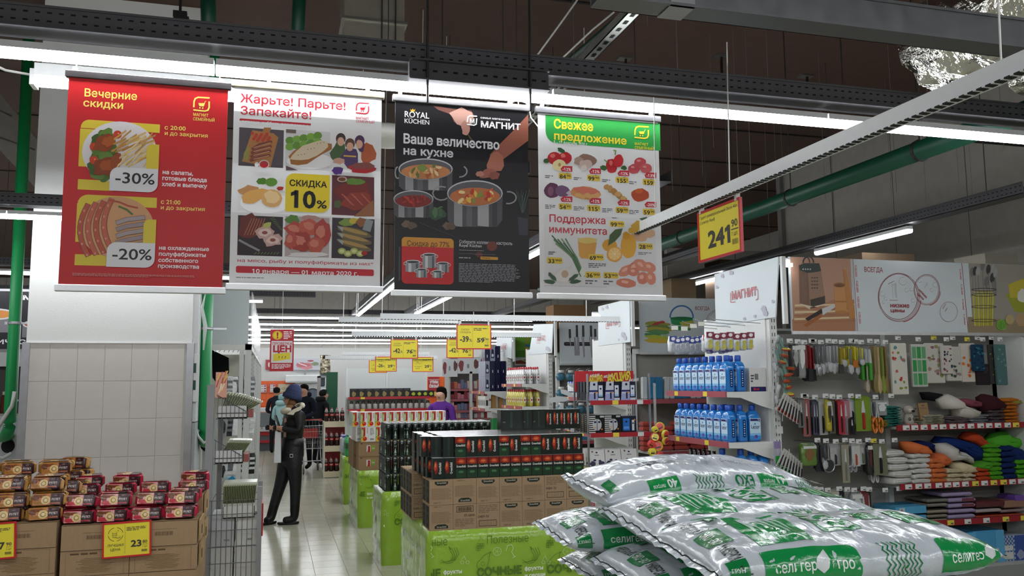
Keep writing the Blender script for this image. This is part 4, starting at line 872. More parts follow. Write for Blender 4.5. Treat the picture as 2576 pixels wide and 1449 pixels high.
for i, (lab, xa, xb, yt, Y, zr, kd, hd, bg, ce_) in enumerate((
    ('largest and nearest yellow price sign of the rails, 59.90', 1148, 1236, 815, 7.0, 2.30, 'pct', '-39', '59', '90'),
    ('yellow price sign of minus 42 percent, fully in view', 982, 1052, 853, 9.1, 2.28, 'pct', '-42', '76', '90'),
    ('yellow price sign half covered by the largest one', 1123, 1191, 852, 9.11, 2.28, 'pct', '-42', '76', '90'),
    ('small yellow price sign of minus 26 percent, left', 944, 998, 897, 12.0, 2.15, 'pct', '-26', '29', '90'),
    ('small yellow best price sign reading 29 beside a white panel', 1037, 1090, 898, 12.01, 2.15, 'best', '', '29', '90'),
    ('yellow price sign reading 65, mostly hidden behind another', 928, 974, 906, 13.6, 2.05, 'best', '', '65', '90'))):
    a = at(xa, yt, Y=Y); b = at(xb, yt, Y=Y); w = b.x-a.x; h_ = w*.70
    o = board('price_sign', lab, (a.x+b.x)/2, Y, a.z-h_, w, h_, price_art(kd, hd, bg, ce_))
    ob('cord', MB('d5d5d2').tube([(0, .008, h_-.01), (0, .01, zr+.06-(a.z-h_))], .003, 5), 'plastic', o)
for lab, xa, xb, py, Y in (('nearest cross rail, white, holding the largest yellow sign', 957, 1561, 797, 7.0), ('second white cross rail holding two yellow signs', 885, 1362, 841, 9.1), ('low white cross rail before the promo shelf', 818, 1100, 900, 12.0), ('shorter white perforated rail just behind the nearest cross rail', 852, 1161, 805, 7.5), ('farthest white cross rail above the dark coffee boxes', 860, 1080, 890, 13.6)):
    a = at(xa, py, Y=Y); b = at(xb, py, Y=Y); o = rail(lab, a.x, Y+.012, min(a.z, b.z)-.02, b.x-a.x, 0)
    for k in (.15, .85): x = (b.x-a.x)*k; ob('cord', MB('d5d5d2').tube([(x, 0, .05), (x+.03, 0, CEIL-min(a.z, b.z)+.02)], .004, 5), 'plastic', o)
# price check board
a = at(680, 828, Y=11.2); b = at(738, 934, Y=11.2)
def art_check(D):
    D.rect(.0, .0, 1, 1, 'b32430'); D.rect(.06, .20, .94, .72, 'd6d3d4'); D.ell(.3, .855, .21, .105, 'e0cc35', 22); D.ring(.3, .855, .18, .004, 'b32430', ry=.09); D.text('!', .255, .79, 'a81f28', .345, h=.07, b=.04)
    D.small(.56, .95, .93, .75, 5, 'eadcdc', 3); D.text('ПРОВЕРКА', .1, .625, 'b32430', .93, h=.032, b=.02); D.text('ЦЕН', .12, .46, 'b32430', .9, h=.075, b=.05); D.poly([(.14, .41), (.84, .45), (.86, .29), (.16, .235)], 'd9c733'); D.text('? ? ?', .35, .30, '3a3327', .68, h=.032, b=.01); D.small(.09, .17, .93, .05, 4, 'f0e2e2', 7)
o = board('price_check_board', 'tall red price check board with yellow exclamation mark hanging over the aisle', (a.x+b.x)/2, 11.2, b.z, b.x-a.x, a.z-b.z, art_check, frame='b32430'); ob('cord', MB('d5d5d2').tube([(0, .004, a.z-b.z-.01), (0, -.4, 3.2-b.z)], .003, 5), 'plastic', o)
# ================================================================ cardboard boxes with sponge rolls (left foreground)
YF = 5.40
def cardboard(w, d, h, art=0, c='9c8163', flap=True, top=True):
    m = MB(c).box(-w/2, 0, 0, w/2, d, h); D = Draw(); k = '6d573f'
    if art == 1: D.bars(-.05, h*.42, .05, h*.58, k, 26); D.line([(-.07, h*.68), (.07, h*.68)], .002, '83694c')
    if art == 2:
        D.line([(-w*.42, h*.03), (-w*.42, h*.95), (w*.42, h*.95), (w*.42, h*.03)], .0015, '7d654a'); D.small(-w*.36, h*.90, w*.34, h*.78, 1, '5d4933', 3)
        for i in range(11): D.rect(-w*(.16+.13*((i*7) % 5)/5), h*(.68-i*.055), w*(.16+.13*((i*5) % 7)/7), h*(.665-i*.055), '76603f')
    if art == 3: D.small(-w*.4, h*.7, w*.1, h*.3, 5, '83694c', 4); D.bars(w*.2, h*.4, w*.42, h*.55, k, 20)
    m.draw(D, eps=.0004); m.box(-w/2-.0008, 0, h*.985, w/2+.0008, d, h+.0008, '8c7356')
    return m
xr = at(155, 1312, Y=YF).x; xe = at(497, 1308, Y=YF).x; xl_ = at(148, 1310, Y=YF).x; bh = .141; zt = .975
w2 = (xe-xr)/2
P2 = {(a): cardboard(w2-.003, .38, bh-.002, a).mesh('cardboard_box', 'card') for a in (0, 1, 2, 3)}
n_ = 0
for r in range(7):
    z = zt-(r+1)*bh
    if z < 0: break
    for i in range(2):
        for dpt in range(2):
            zz = z+(0.0 if dpt == 0 else .105)
            a = ((1, 1), (2, 2), (0, 3), (2, 1), (0, 0), (1, 2), (3, 0))[r][i]
            w = f'{"front" if dpt == 0 else "rear"} cardboard box under red sponge rolls, {ORD[r]} from top, {"left" if i == 0 else "right"} of two'
            tag(ob('cardboard_box', P2[a], loc=(xr+w2*(i+.5), YF+dpt*.39, zz)), w, 'box', 'boxes under the red sponge rolls')
for dpt in (1,):
    for i in range(2): tag(ob('cardboard_box', cardboard(w2-.003, .38, .104, 0).mesh('cardboard_box', 'card'), loc=(xr+w2*(i+.5), YF+.39, .0)), f'low cardboard box at the floor behind, {"left" if i == 0 else "right"} of two', 'box')
zl = .995
for r in range(7):
    z = zl-(r+1)*bh
    if z < -.002: break
    for i in range(2):
        for dpt in range(2):
            a = ((1, 3), (2, 1), (0, 2), (1, 0), (2, 3), (0, 1), (2, 0))[r][i]
            tag(ob('cardboard_box', P2[a], loc=(xl_-w2*(i+.5)-.006, YF-.01+dpt*.39, z+.008)), f'{"front" if dpt == 0 else "rear"} cardboard box under brown sponge rolls, {ORD[r]} from top, {"right" if i == 0 else "left"} of two', 'box', 'boxes under the brown sponge rolls')
# open flaps on the right side
for k, (y, z) in enumerate(((YF+.05, zt-.13), (YF+.42, zt-.03), (YF+.1, zt-.28), (YF+.4, zt-.2))):
    single('box_flap', MB('a88d68').box(0, 0, 0, .012, .27, .12).box(.012, .06, .03, .014, .1, .08, '3b2f22'), 'card', f'pale cardboard flap standing open on the right side of the boxes, {ORD[k]} from the front', 'flap', (xe+.004, y, z), group='open flaps')
def pack_mesh(kind):
    base = 'ad7f3f' if kind == 'b' else 'a8213a'; dk = '3a1c20'; m = MB(base); W, Hh, Dp = .186, .074, .08; P = []; Fc = []; n = 20; C = []
    xs = [(-.5, .62, .05), (-.475, .68, .06), (-.44, .82, .6), (-.40, .96, .95), (-.2, 1, 1), (0, .98, 1), (.2, 1, 1), (.40, .96, .95), (.44, .82, .6), (.475, .68, .06), (.5, .62, .05)]
    g = random.Random(5 if kind == 'b' else 7)
    for sx, sh, sd in xs:
        for k in range(n):
            t = 2*PI*(k+.5)/n; ct, st = math.cos(t), math.sin(t); q = 1+g.uniform(-.03, .03)
            P.append((sx*W, math.copysign(abs(ct)**.45, ct)*Dp/2*sd*q, Hh/2+math.copysign(abs(st)**.45, st)*Hh/2*sh*q))
    for i in range(len(xs)-1):
        for k in range(n):
            a = i*n+k; b = i*n+(k+1) % n; Fc.append((a, a+n, b+n, b)); C.append(dk if i in (6, 7) and .3 < k/n < .95 else base)
    Fc += [tuple(range(n)), tuple(range(len(P)-1, len(P)-n-1, -1))]; C += [base, base]; m.add(P, Fc, C)
    for fy, u, w in ((-Dp/2*1.035, (1, 0, 0), (0, 0, 1)), (None, (1, 0, 0), (0, 1, 0))):
        D = Draw(); s = Hh if fy else Dp; o = (0, fy, 0) if fy else (0, -Dp/2, Hh*1.035)
        D.rect(-W*.38, s*.08, W*.1, s*.92, 'b5703a' if kind == 'b' else 'd59a96'); D.blob(-W*.3, s*.65, W*.11, s*.25, '6a3a1c', 1); D.blob(-W*.2, s*.25, W*.17, s*.17, 'a9743c' if kind == 'b' else 'bb3340', 2); D.blob(-W*.12, s*.75, W*.12, s*.12, '7d4522', 6)
        D.ell(-W*.03, s*.45, W*.13, s*.33, 'd8bd82', 16); D.ell(-W*.03, s*.43, W*.075, s*.19, '9a7440', 12); D.ell(-W*.025, s*.44, W*.05, s*.13, 'e3cf9c', 10)
        D.rect(W*.1, s*.06, W*.39, s*.94, dk); D.ell(W*.24, s*.78, W*.05, s*.07, '6d5052', 8); D.text('РУЛЕТ', W*.125, s*.42, 'dfd6d2', W*.365, h=s*.15, b=.01); D.rect(W*.12, s*.16, W*.37, s*.25, 'b4613a' if kind == 'b' else 'b02a3a')
        m.draw(D, o, u, w, eps=.0003)
    return m.mesh('sponge_roll_pack', 'film', True)
PB, PR = pack_mesh('b'), pack_mesh('r')
def pack(me, px, py, Y, rx=0, rz=0, z=None, lab='', grp=''):
    rz *= 1.6; px += g.uniform(-5, 5); rx += g.uniform(-.12, .12)
    p = at(px, py, Y=Y); o = tag(ob('sponge_roll_pack', me, loc=(p.x, Y, z if z is not None else p.z)), lab, 'cake pack', grp); o.rotation_euler = (rx, 0, rz); return o
g = random.Random(21)
gr = 'red sponge roll packs'
for i, x in enumerate((197, 284, 368, 457)): pack(PR, x, 1311, YF+.06, -.12, g.uniform(-.05, .05), zt+.001, f'red sponge roll pack in the front row, {ORD[i]} from the left', gr)
for i, x in enumerate((203, 291, 374, 460)):
    pack(PR, x, 1300, YF+.16, -.06, g.uniform(-.08, .08), zt+.001, f'red sponge roll pack lying behind the front row, {ORD[i]} from the left', gr)
    pack(PR, x+2, 1278, YF+.13, -.3, g.uniform(-.08, .08)+(PI if i < 2 else 0)*0, zt+.073, f'red sponge roll pack leaning in the second row, {ORD[i]} from the left', gr)
    if i in (1, 3): pack(PR, x+4, 1262, YF+.26, -.2, g.uniform(-.1, .1), zt+.08, f'red sponge roll pack on the heap behind the second row, {("left", "right")[i//2]} one', gr)
for i, x in enumerate((208, 305, 392, 482)):
    pack(PR, x, 1232, YF+.47, -.05, g.uniform(-.08, .08), zt+.108, f'red sponge roll pack on the rear box, {ORD[i]} from the left', gr)
    if i != 2: pack(PR, x+14, 1215, YF+.57, .05, g.uniform(-.2, .2), zt+.15, f'red sponge roll pack topping the rear box, {ORD[i if i < 2 else 2]} from the left', gr)
gb = 'brown sponge roll packs'; xs_ = (110, 15, -80)
for i, x in enumerate(xs_):
    for k, (dy, dz, rx, nm) in enumerate(((.05, .001, -.1, 'front row'), (.07, .073, -.12, 'second layer'), (.17, .075, -.1, 'third row'), (.20, .146, -.35, 'fourth row'), (.29, .155, .1, 'fifth row'), (.37, .001, 0, 'middle bottom row'), (.38, .075, 0, 'middle second row'), (.45, .15, .0, 'rear second row'), (.48, .221, -.1, 'upper rear row'), (.60, .15, .0, 'hindmost row'), (.62, .223, 0, 'hindmost upper row'))):
        if i == 0 and k in (8,): pass
        pack(PB, x+dy*30+(k % 3)*5, 1290, YF+dy, rx, g.uniform(-.12, .12)+(PI*0), zl+.008+dz, f'brown sponge roll pack in the {nm}, {ORD[2-i]} from the left', gb)
for i, (dx, dz) in enumerate(((200, .225), (205, .155), (195, .295))): pack(PB, dx, 1200, YF+.66+.02*i, -.1, -.25, zl+dz-.06, f'brown sponge roll pack at the raised right corner of the heap, {ORD[i]} from below', gb)
pack(PB, 190, 1230, YF+.47, -.05, .1, zl+.10, 'brown sponge roll pack tucked beside the red rear box', gb); pack(PB, 175, 1200, YF+.56, -.05, .0, zl+.165, 'brown sponge roll pack stacked beside the red rear box', gb); pack(PB, 165, 1240, YF+.33, -.3, .0, zl+.12, 'brown sponge roll pack leaning next to the red heap', gb)
# price cards on the boxes
a = at(257, 1402, Y=YF-.02); b = at(383, 1325, Y=YF-.02)
o = board('price_card', 'yellow best price card reading 23.80 on the cardboard boxes', (a.x+b.x)/2, YF-.02, (a.z+at(383, 1400, Y=YF-.02).z)/2, b.x-a.x, .198, price_art('best', '', '23', '80', False, 3), hook=False); o.rotation_euler = (.0, -.03, 0)
b = at(42, 1320, Y=YF-.03); o = board('price_card', 'yellow price card reading 7.90 cut off at the left edge', b.x-.13, YF-.03, at(42, 1406, Y=YF-.03).z, .27, .198, price_art('best', '', '7', '90', False, 3), hook=False); o.rotation_euler = (.0, -.04, 0)
# ================================================================ wire display stand
YS = 6.6
st = thing('wire_stand', 'grey wire display stand with two tilted baskets and a tall cage', 'display stand', (at(590, 1300, Y=YS).x, YS, 0)); ox = st.location.x
def X_(px, Y=YS): return at(px, 1200, Y=Y).x-ox
def Z_(py, px=590, Y=YS): return at(px, py, Y=Y).z
gm = '8b8b8d'
ob('post', MB(gm).box(X_(514), 0, 0, X_(533), .05, Z_(968, 525)), 'paint', st); ob('post', MB('77777a').box(X_(546, 7)-.0, .38, 0, X_(558, 7), .42, Z_(1055, 550)), 'paint', st)
ob('post', MB(gm).box(X_(648), .0, 0, X_(660), .04, Z_(1224, 655)), 'paint', st); ob('post', MB(gm).box(X_(648), .38, 0, X_(660), .42, Z_(1224, 655)), 'paint', st)
hd = MB('d9a08c').box(X_(535), .01, Z_(1000), X_(564), .03, Z_(936)); D = Draw(); g = random.Random(2)
for i in range(14): x = g.uniform(X_(537), X_(558)); z = g.uniform(Z_(995), Z_(948)); D.line([(x, z), (x+.03*g.uniform(.3, .9), z+.05)], .008, ('c96a5e', 'e3c45c', 'f0e0cf', 'b9503f')[i % 4])
ob('header_card', hd.draw(D, (0, .01, 0)), 'paper', st)
wr_ = .0028
def basket(y0, y1, xa, xb, top_r):
    za, zb = Z_(y1), Z_(y0); b_ = ob('basket', MB('c3c4c2').box(X_(xa), .005, za, X_(xb), .34, za+.01).box(X_(xa), .005, za, X_(xb), .012, Z_(y0)).box(X_(xb)-.006, .005, za, X_(xb), .34, Z_(y0)), 'paint', st)
    m = MB('6f6f72')
    m.tube([(X_(xa)-.01, 0, Z_(y0-28)), (X_(xb), 0, Z_(y0+16))], wr_, 5).tube([(X_(xa)-.01, 0, za), (X_(xb), 0, za)], wr_, 5).tube([(X_(xa)-.01, 0, za+.04), (X_(xb), 0, za+.04)], wr_, 5)
    for k in range(8): x = X_(xa)+(X_(xb)-X_(xa))*k/7; m.tube([(x, 0, za), (x, 0, Z_(y0-26+5.5*k))], wr_, 5)
    ob('wires', m, 'steel', b_); t = MB('8a4a44').box(X_(xb+2), -.002, Z_(y0+30), X_(xb+14), .3, Z_(y0+10)); ob('price_holder', t, 'plastic', b_)
    return za
zb1 = basket(1021, 1053, 543, 618, 0); zb2 = basket(1133, 1166, 540, 610, 0)
cg = MB('7a7a7d')
for y in (1258, 1293, 1333, 1375, 1416, 1456): cg.tube([(X_(528), 0, Z_(y)), (X_(650), 0, Z_(y))], wr_, 5)
for k in range(9): cg.tube([(X_(535+k*12.8), -.003, 0.06), (X_(535+k*12.8), -.003, Z_(1258))], wr_, 5)
for z in (Z_(1258), Z_(1333), Z_(1416), .3, .06): cg.tube([(X_(650), 0, z), (X_(650), .4, z), (X_(535), .4, z), (X_(535), 0, z)], wr_, 5)
ob('cage', cg, 'steel', st); ob('tag_frame', MB('b02a34').box(X_(660), .05, Z_(1355), X_(664), .3, Z_(1272)), 'plastic', st)
ob('cage_floor', MB('77777a').box(X_(528), .0, .045, X_(655), .4, .06), 'paint', st)
bm_ = MB('c9cabf').box(-.006, 0, 0, .006, .22, .15)
bk = MB('c3c7b5').box(-.0065, 0, 0, .0065, .22, .155); bk.add([(-.0055, -.0006, .008), (-.0005, -.0006, .008), (-.0005, -.0006, .13), (-.0055, -.0006, .13)], [(0, 1, 2, 3)], '15170f').add([(.0005, -.0006, .005), (.0055, -.0006, .005), (.0055, -.0006, .14), (.0005, -.0006, .14)], [(0, 1, 2, 3)], '5f6b38')
bkm = bk.mesh('seed_booklet', 'gloss')
for nm, n, xa, xb, y, tilt0, tilt1, zz in (('upper basket', 14, 553, 607, 1026, .25, 1.05, zb1+.045), ('lower basket', 16, 551, 600, 1136, .45, .55, zb2+.03), ('cage', 19, 565, 640, 1268, .0, .08, Z_(1270))):
    for i in range(n):
        t = i/(n-1); o = tag(ob('seed_booklet', bkm, loc=(ox+X_(xa+(xb-xa)*t), YS+.03, zz)), f'{ORD[i]} film-wrapped booklet from the left in the {nm} of the wire stand', 'booklet', 'film-wrapped booklets'); o.rotation_euler = (0, tilt0+(tilt1-tilt0)*t, 0)
for i, (xa, xb, ya, yb) in enumerate(((533, 592, 1296, 1372), (596, 648, 1302, 1372), (530, 590, 1378, 1460), (594, 648, 1376, 1460))):
    za = Z_(yb) if i < 2 else .06
    if i < 2: za = Z_(1376)
    x0_, x1_ = X_(xa+2), X_(xb); q = MB(('b9bcbd', 'd3d4cf')[i % 2]).box(0, 0, 0, x1_-x0_, .3, Z_(ya)-za); D = Draw(); D.line([(0, .1), (x1_-x0_, .1)], .001, '8f9294'); D.rect((x1_-x0_)*.55, .035, (x1_-x0_)*.8, .05, '8f9294')
    if i >= 2: q = MB('d0d1cb').box(0, 0, 0, x1_-x0_, .3, Z_(1377)-.061)
    single('white_carton', q.draw(D), 'card', ('plain grey-white carton in the wire cage, upper left', 'plain white carton in the wire cage, upper right', 'plain white carton in the wire cage, lower left', 'plain white carton in the wire cage, lower right')[i], 'carton', (ox+x0_, YS+.05, za))
single('white_tray', MB('cfd0ca').box(0, 0, 0, X_(642)-X_(563), .28, .006).box(0, 0, 0, X_(642)-X_(563), .004, Z_(1270)-Z_(1300)).box(0, .276, 0, X_(642)-X_(563), .28, .05).box(0, 0, 0, .004, .28, .08).box(X_(642)-X_(563)-.004, 0, 0, X_(642)-X_(563), .28, .08), 'card', 'white cardboard tray holding booklets in the wire cage', 'tray', (ox+X_(563), YS+.02, Z_(1300)-.012))
# ================================================================ shelving behind the stand
gl = thing('shelf_unit', 'white shelf unit with hanging socks behind the wire stand', 'shelving', (-.40, 8.7, 0)); c = 'c4c6c3'
ob('top_panel', MB('b9c2c4').box(at(532, 800, Y=8.7).x+.4, 0, at(600, 866, Y=8.7).z, at(626, 800, Y=8.7).x+.4, .02, 2.72), 'paint', gl)
ob('header_bar', MB('cfd0cc').box(-.24, 0, 2.10, .19, .04, 2.155), 'paint', gl)
for k, y in enumerate((0, 1.25, 2.5, 3.75, 5.0, 6.25, 7.5)):
    ob('upright', MB(c).box(.13, y, 0, .19, y+.05, 2.16), 'paint', gl); q = MB('4a4a48')
    if k < 4:
        for j in range(46): q.box(.1905, y+.015, .1+j*.045, .192, y+.032, .125+j*.045)
        ob('perforation', q, 'matte', gl)['kind'] = 'stuff'
    if k < 6: ob('top_beam', MB(c).box(.15, y+.05, 2.1, .19, y+1.25, 2.15), 'paint', gl)
ob('upright', MB(c).box(at(605, 1000, Y=8.7).x+.4-.02, -.002, 0, at(605, 1000, Y=8.7).x+.4+.02, .04, 2.1), 'paint', gl)
ob('back_board', MB('b4b5ad').box(-.28, .0, .0, -.25, 8.7, 2.1), 'paint', gl); ob('inner_wall', MB('c3c2b4').box(-.25, 1.3, 0, .12, 1.33, 2.1), 'paint', gl); ob('base', MB('a9aaa8').box(-.25, 0, 0, .19, 8.7, .16), 'paint', gl)
cl = MB('d8dad9')
for k in range(6):   # film over the upper sign frames
    y = 8.7+.1+k*1.0; P = []
    o = single('sign_sleeve', MB('d5d8d9').box(0, 0, 0, .012, .9, .5).box(-.03, .2, .05, 0, .24, .45), 'clear', f'shiny clear sign sleeve on top of the left shelf run, {ORD[k]} from the front', 'sleeve', (-.225, y, 2.18), group='sign sleeves')
def hanger_pack(name, label, x, y, z, w, h, c, c2, cat, rz=0, stripes=0, fin='film', grp=None, d=.02, tagc='e8e8e6'):
    m = MB(c); g = random.Random(hash(label) % 999 if False else int(abs(x*977+z*331)*10) % 997); n = 6; P = []; Fc = []
    for i in range(n+1):
        t = i/n; ww = w/2*(.8+.2*math.sin(PI*min(1, t*1.3+.1))); dd = d/2*(.3+.7*math.sin(PI*min(1, t+.08)))
        for sx, sy in ((-1, -1), (-.35, -1.25), (.35, -1.2), (1, -1), (1, 1), (0, 1.1), (-1, 1)): P.append((sx*ww*(1+g.uniform(-.04, .04)), sy*dd*(1+g.uniform(-.2, .2)), -h*t))
    for i in range(n):
        for k in range(7): a = i*7+k; b = i*7+(k+1) % 7; Fc.append((a, a+7, b+7, b))
    Fc += [tuple(range(7)), tuple(range(len(P)-1, len(P)-8, -1))]; m.add(P, Fc)
    D = Draw(); 
    for k in range(stripes): D.rect(-w*.42, -h*(.2+k*.7/stripes), w*.42, -h*(.2+(k+.5)*.7/stripes), c2)
    if not stripes: D.rect(-w*.4, -h*.16, w*.4, -h*.02, tagc); D.blob(0, -h*.55, w*.3, h*.3, c2, int(x*100) % 50)
    m.draw(D, (0, -d*.66, 0), eps=.0005)
    return single(name, m, fin, label, cat, (x, y, z), rz, grp)
g = random.Random(31); cs = ('1d1d20', '8d8f92', 'c9cbcc', '2b2c30', '6a6c70', 'dfe1e1')
for r, (py, n) in enumerate(((958, 6), (1055, 6), (1165, 6))):
    for i in range(n):
        x = at(560+i*14, py, Y=9.0+.12*i).x; zc = at(590, py-12, Y=9.0).z
        hanger_pack('sock_pack', f'small {("dark", "grey", "pale")[i % 3]} sock pack, {ORD[i]} from the left, {("top", "middle", "lowest")[r]} row behind the wire stand', x, 9.0+.13*i, zc, .10, .22, cs[(i*2+r) % 6], cs[(i+3) % 6], 'sock pack', .3, 3 if i % 2 else 0, grp='sock packs')
hanger_pack('blue_pack', 'bright blue and white pack hanging low behind the wire stand', at(582, 1185, Y=8.95).x, 8.95, at(582, 1185, Y=8.95).z, .14, .2, 'b9c9cf', '1f8fc4', 'sock pack')
bk_ = MB('0e0e11'); P = []
for i, (x, y) in enumerate(((533, 880), (575, 900), (576, 935), (566, 960), (556, 942), (548, 968), (535, 950))): p = at(x, y, Y=9.3); P.append((p.x+.6, p.z-1.8))
single('black_garment', bk_.prism(P, -.02, .05), 'fabric', 'black garment hanging in the shelf unit beside the green pipe', 'garment', (-.6, 9.3, 1.8)); hk = MB('c9cbcc')
for k in range(6): hk.tube([(0+k*.045, 0, 0), (.02+k*.045, -.03, .03), (.05+k*.045, -.05, .025)], .004, 5)
single('hanger_hooks', hk, 'plastic', 'row of white plastic hanger hooks above the black garment', 'hangers', (at(540, 885, Y=9.25).x, 9.25, at(540, 885, Y=9.25).z))
# ================================================================ far left, behind the left pipe
def dark_art(D, xa, xb, h): pass
o = thing('hanging_poster', 'second dark cookware poster far off behind the left green pipe', 'poster', (at(30, 880, Y=11.5).x-.0, 11.5, at(30, 878, Y=11.5).z)); D = Draw(); w = .42; h_ = .70
D.text('МАГ', .08, .60, 'e9e8ea', .40, h=.05, b=.03); D.text('ВЕЛИЧЕСТВО', -.4, .06, 'c9c7cb', .38, h=.05, b=.02); D.rect(-.4, .2, .02, .42, '6a696c'); D.rect(-.3, .2, -.2, .42, 'a3a2a5'); D.ell(-.19, .42, .21, .07, 'b9b8bb'); D.ell(-.19, .42, .18, .05, 'b97a3a'); D.rect(.1, .14, .38, .3, '5f5e62'); D.ell(.24, .3, .14, .05, 'b9b8bb'); D.ell(.24, .3, .12, .035, '8d4a2a')
ob('sheet', MB('1c1a20').box(-w, 0, 0, w, .004, h_).draw(D, eps=.001), 'vinyl', o)
ob('top_rail', MB('8a898c').box(-w, -.01, h_, w, .012, h_+.03), 'steel', o); ob('cord', MB('d5d5d2').tube([(0, 0, h_+.03), (0, 0, 3.05-o.location.z)], .003, 5), 'plastic', o)
bx = thing('fridge_cabinet', 'white shelf cabinet with dark goods behind the left green pipe', 'cabinet', (at(30, 1000, Y=10.2).x-.25, 10.2, 0))
ob('body', MB('3a3632').box(-1.2, .1, 0, .75, .6, 2.02), 'paint', bx); ob('top_valance', MB('cfd2d2').box(-1.2, 0, 1.98, .75, .12, 2.13), 'paint', bx)
for k, z in enumerate((1.45, 1.1, .75)): ob('shelf', MB('9b9a96').box(-1.2, 0, z, .75, .5, z+.03), 'paint', bx)
g = random.Random(4)
for r, z in enumerate((1.482, 1.132, .782)):
    for i in range(9):
        hh = g.uniform(.12, .24); x = bx.location.x-.28+i*.11
        single('jar', MB(g.choice(('5a2f22', '7d7a72', '3d2b20', '8a5a2c', '4b5a4a'))).lathe([(.035, 0), (.042, .02), (.042, hh*.7), (.028, hh*.85), (.03, hh)], 10, cols=[None, None, None, 'c9c4b6', 'b9b6b0'][:4]), 'gloss', f'small jar on the {("top", "middle", "low")[r]} shelf behind the left green pipe, {ORD[i]} from the left', 'jar', (x, 10.3, z), group='jars behind the left pipe')
# ================================================================ green wrapped pallets in the middle
LG = '93b83c'
def wrap_art(D, k='4c6f24', w='d9e5bd'):
    """print of the green wrapping film; drawn in crop pixels of the nearest pallet"""
    def unit(dx):
        D.text('Полезные', 785+dx, 1160-dx*.045, k, 1160+dx, y1=1090-dx*.045, b=-.012)
        D.text('СОЧНЫЕ', 700+dx, 1448-dx*.045, '55772b', 1102+dx, y1=1380-dx*.045, b=.03); D.text('фрукты', 1125+dx, 1395-dx*.045, 'eef3e2', 1290+dx, y1=1362-dx*.045, b=.03); D.text('и овощи', 1125+dx, 1455-dx*.045, 'eef3e2', 1308+dx, y1=1425-dx*.045, b=.03)
        for i in range(10): D.ring(712+dx+(i % 4)*15-(7 if i//4 else 0), 1165+(i//4)*22-dx*.045, 11, .0022, k, 10)
        D.line([(715+dx, 1140), (735+dx, 1115), (728+dx, 1095), (745+dx, 1110), (768+dx, 1100)], .002, k)
        D.line([(700+dx, 1360), (705+dx, 1325), (735+dx, 1295), (770+dx, 1255), (810+dx, 1235), (828+dx, 1228), (815+dx, 1245), (808+dx, 1300), (795+dx, 1360), (760+dx, 1400), (720+dx, 1395), (700+dx, 1360)], .003, k); D.ring(755+dx, 1335, 18, .002, k, 12)
        for a in range(4): D.line([(1175+dx+a*22, 1200-a*4), (1210+dx+a*18, 1260-a*4), (1190+dx+a*12, 1310-a*4), (1105+dx+a*22, 1325-a*4)], .0028, k)
        D.line([(1175+dx, 1185), (1190+dx, 1205)], .006, k); D.line([(1105+dx, 1300), (1150+dx, 1330), (1200+dx, 1325), (1240+dx, 1290)], .0028, k)
        D.ring(1215+dx, 1050, 38, .0022, w, 18); D.ell(1215+dx, 1052, 5, 9, w, 8); D.line([(1180+dx, 1020), (1215+dx, 1012), (1250+dx, 1022)], .0022, w); D.ring(882+dx, 1225, 36, .0022, w, 18)
        for a in range(5): D.line([(882+dx, 1225), (882+dx+30*math.cos(a*1.25), 1225+30*math.sin(a*1.25))], .0012, w)
        D.line([(960+dx, 1220), (975+dx, 1172), (1010+dx, 1165), (1025+dx, 1195), (1010+dx, 1230), (1035+dx, 1270)], .003, w); D.line([(1020+dx, 1280), (1045+dx, 1268)], .003, w)
        for x in (1292, 1340): D.ring(x+dx, 1322, 15, .002, w, 12)
        D.line([(1285+dx, 1300), (1310+dx, 1265), (1325+dx, 1300)], .002, w); D.line([(520+dx, 1060), (620+dx, 1050)], .002, w); D.ring(830+dx, 1042, 28, .002, w, 12)
    for dx in (0, 622, -722): unit(dx)
def clip(D, x0, x1, y0, y1):
    """keeps only what lies inside a rectangle"""
    m = MB(); m.v = [tuple(p) for p in D.v]; m.f = D.f; m.c = D.c
    for p, n in (((x0, 0, 0), (-1, 0, 0)), ((x1, 0, 0), (1, 0, 0)), ((0, y0, 0), (0, -1, 0)), ((0, y1, 0), (0, 1, 0))):
        m = cut(m, [(p, n)])
    keep = [i for i, q in enumerate(m.f) if x0 < sum(m.v[k][0] for k in q)/len(q) < x1 and y0 < sum(m.v[k][1] for k in q)/len(q) < y1]
    D.v = m.v; D.f = [m.f[i] for i in keep]; D.c = [m.c[i] for i in keep]; return D
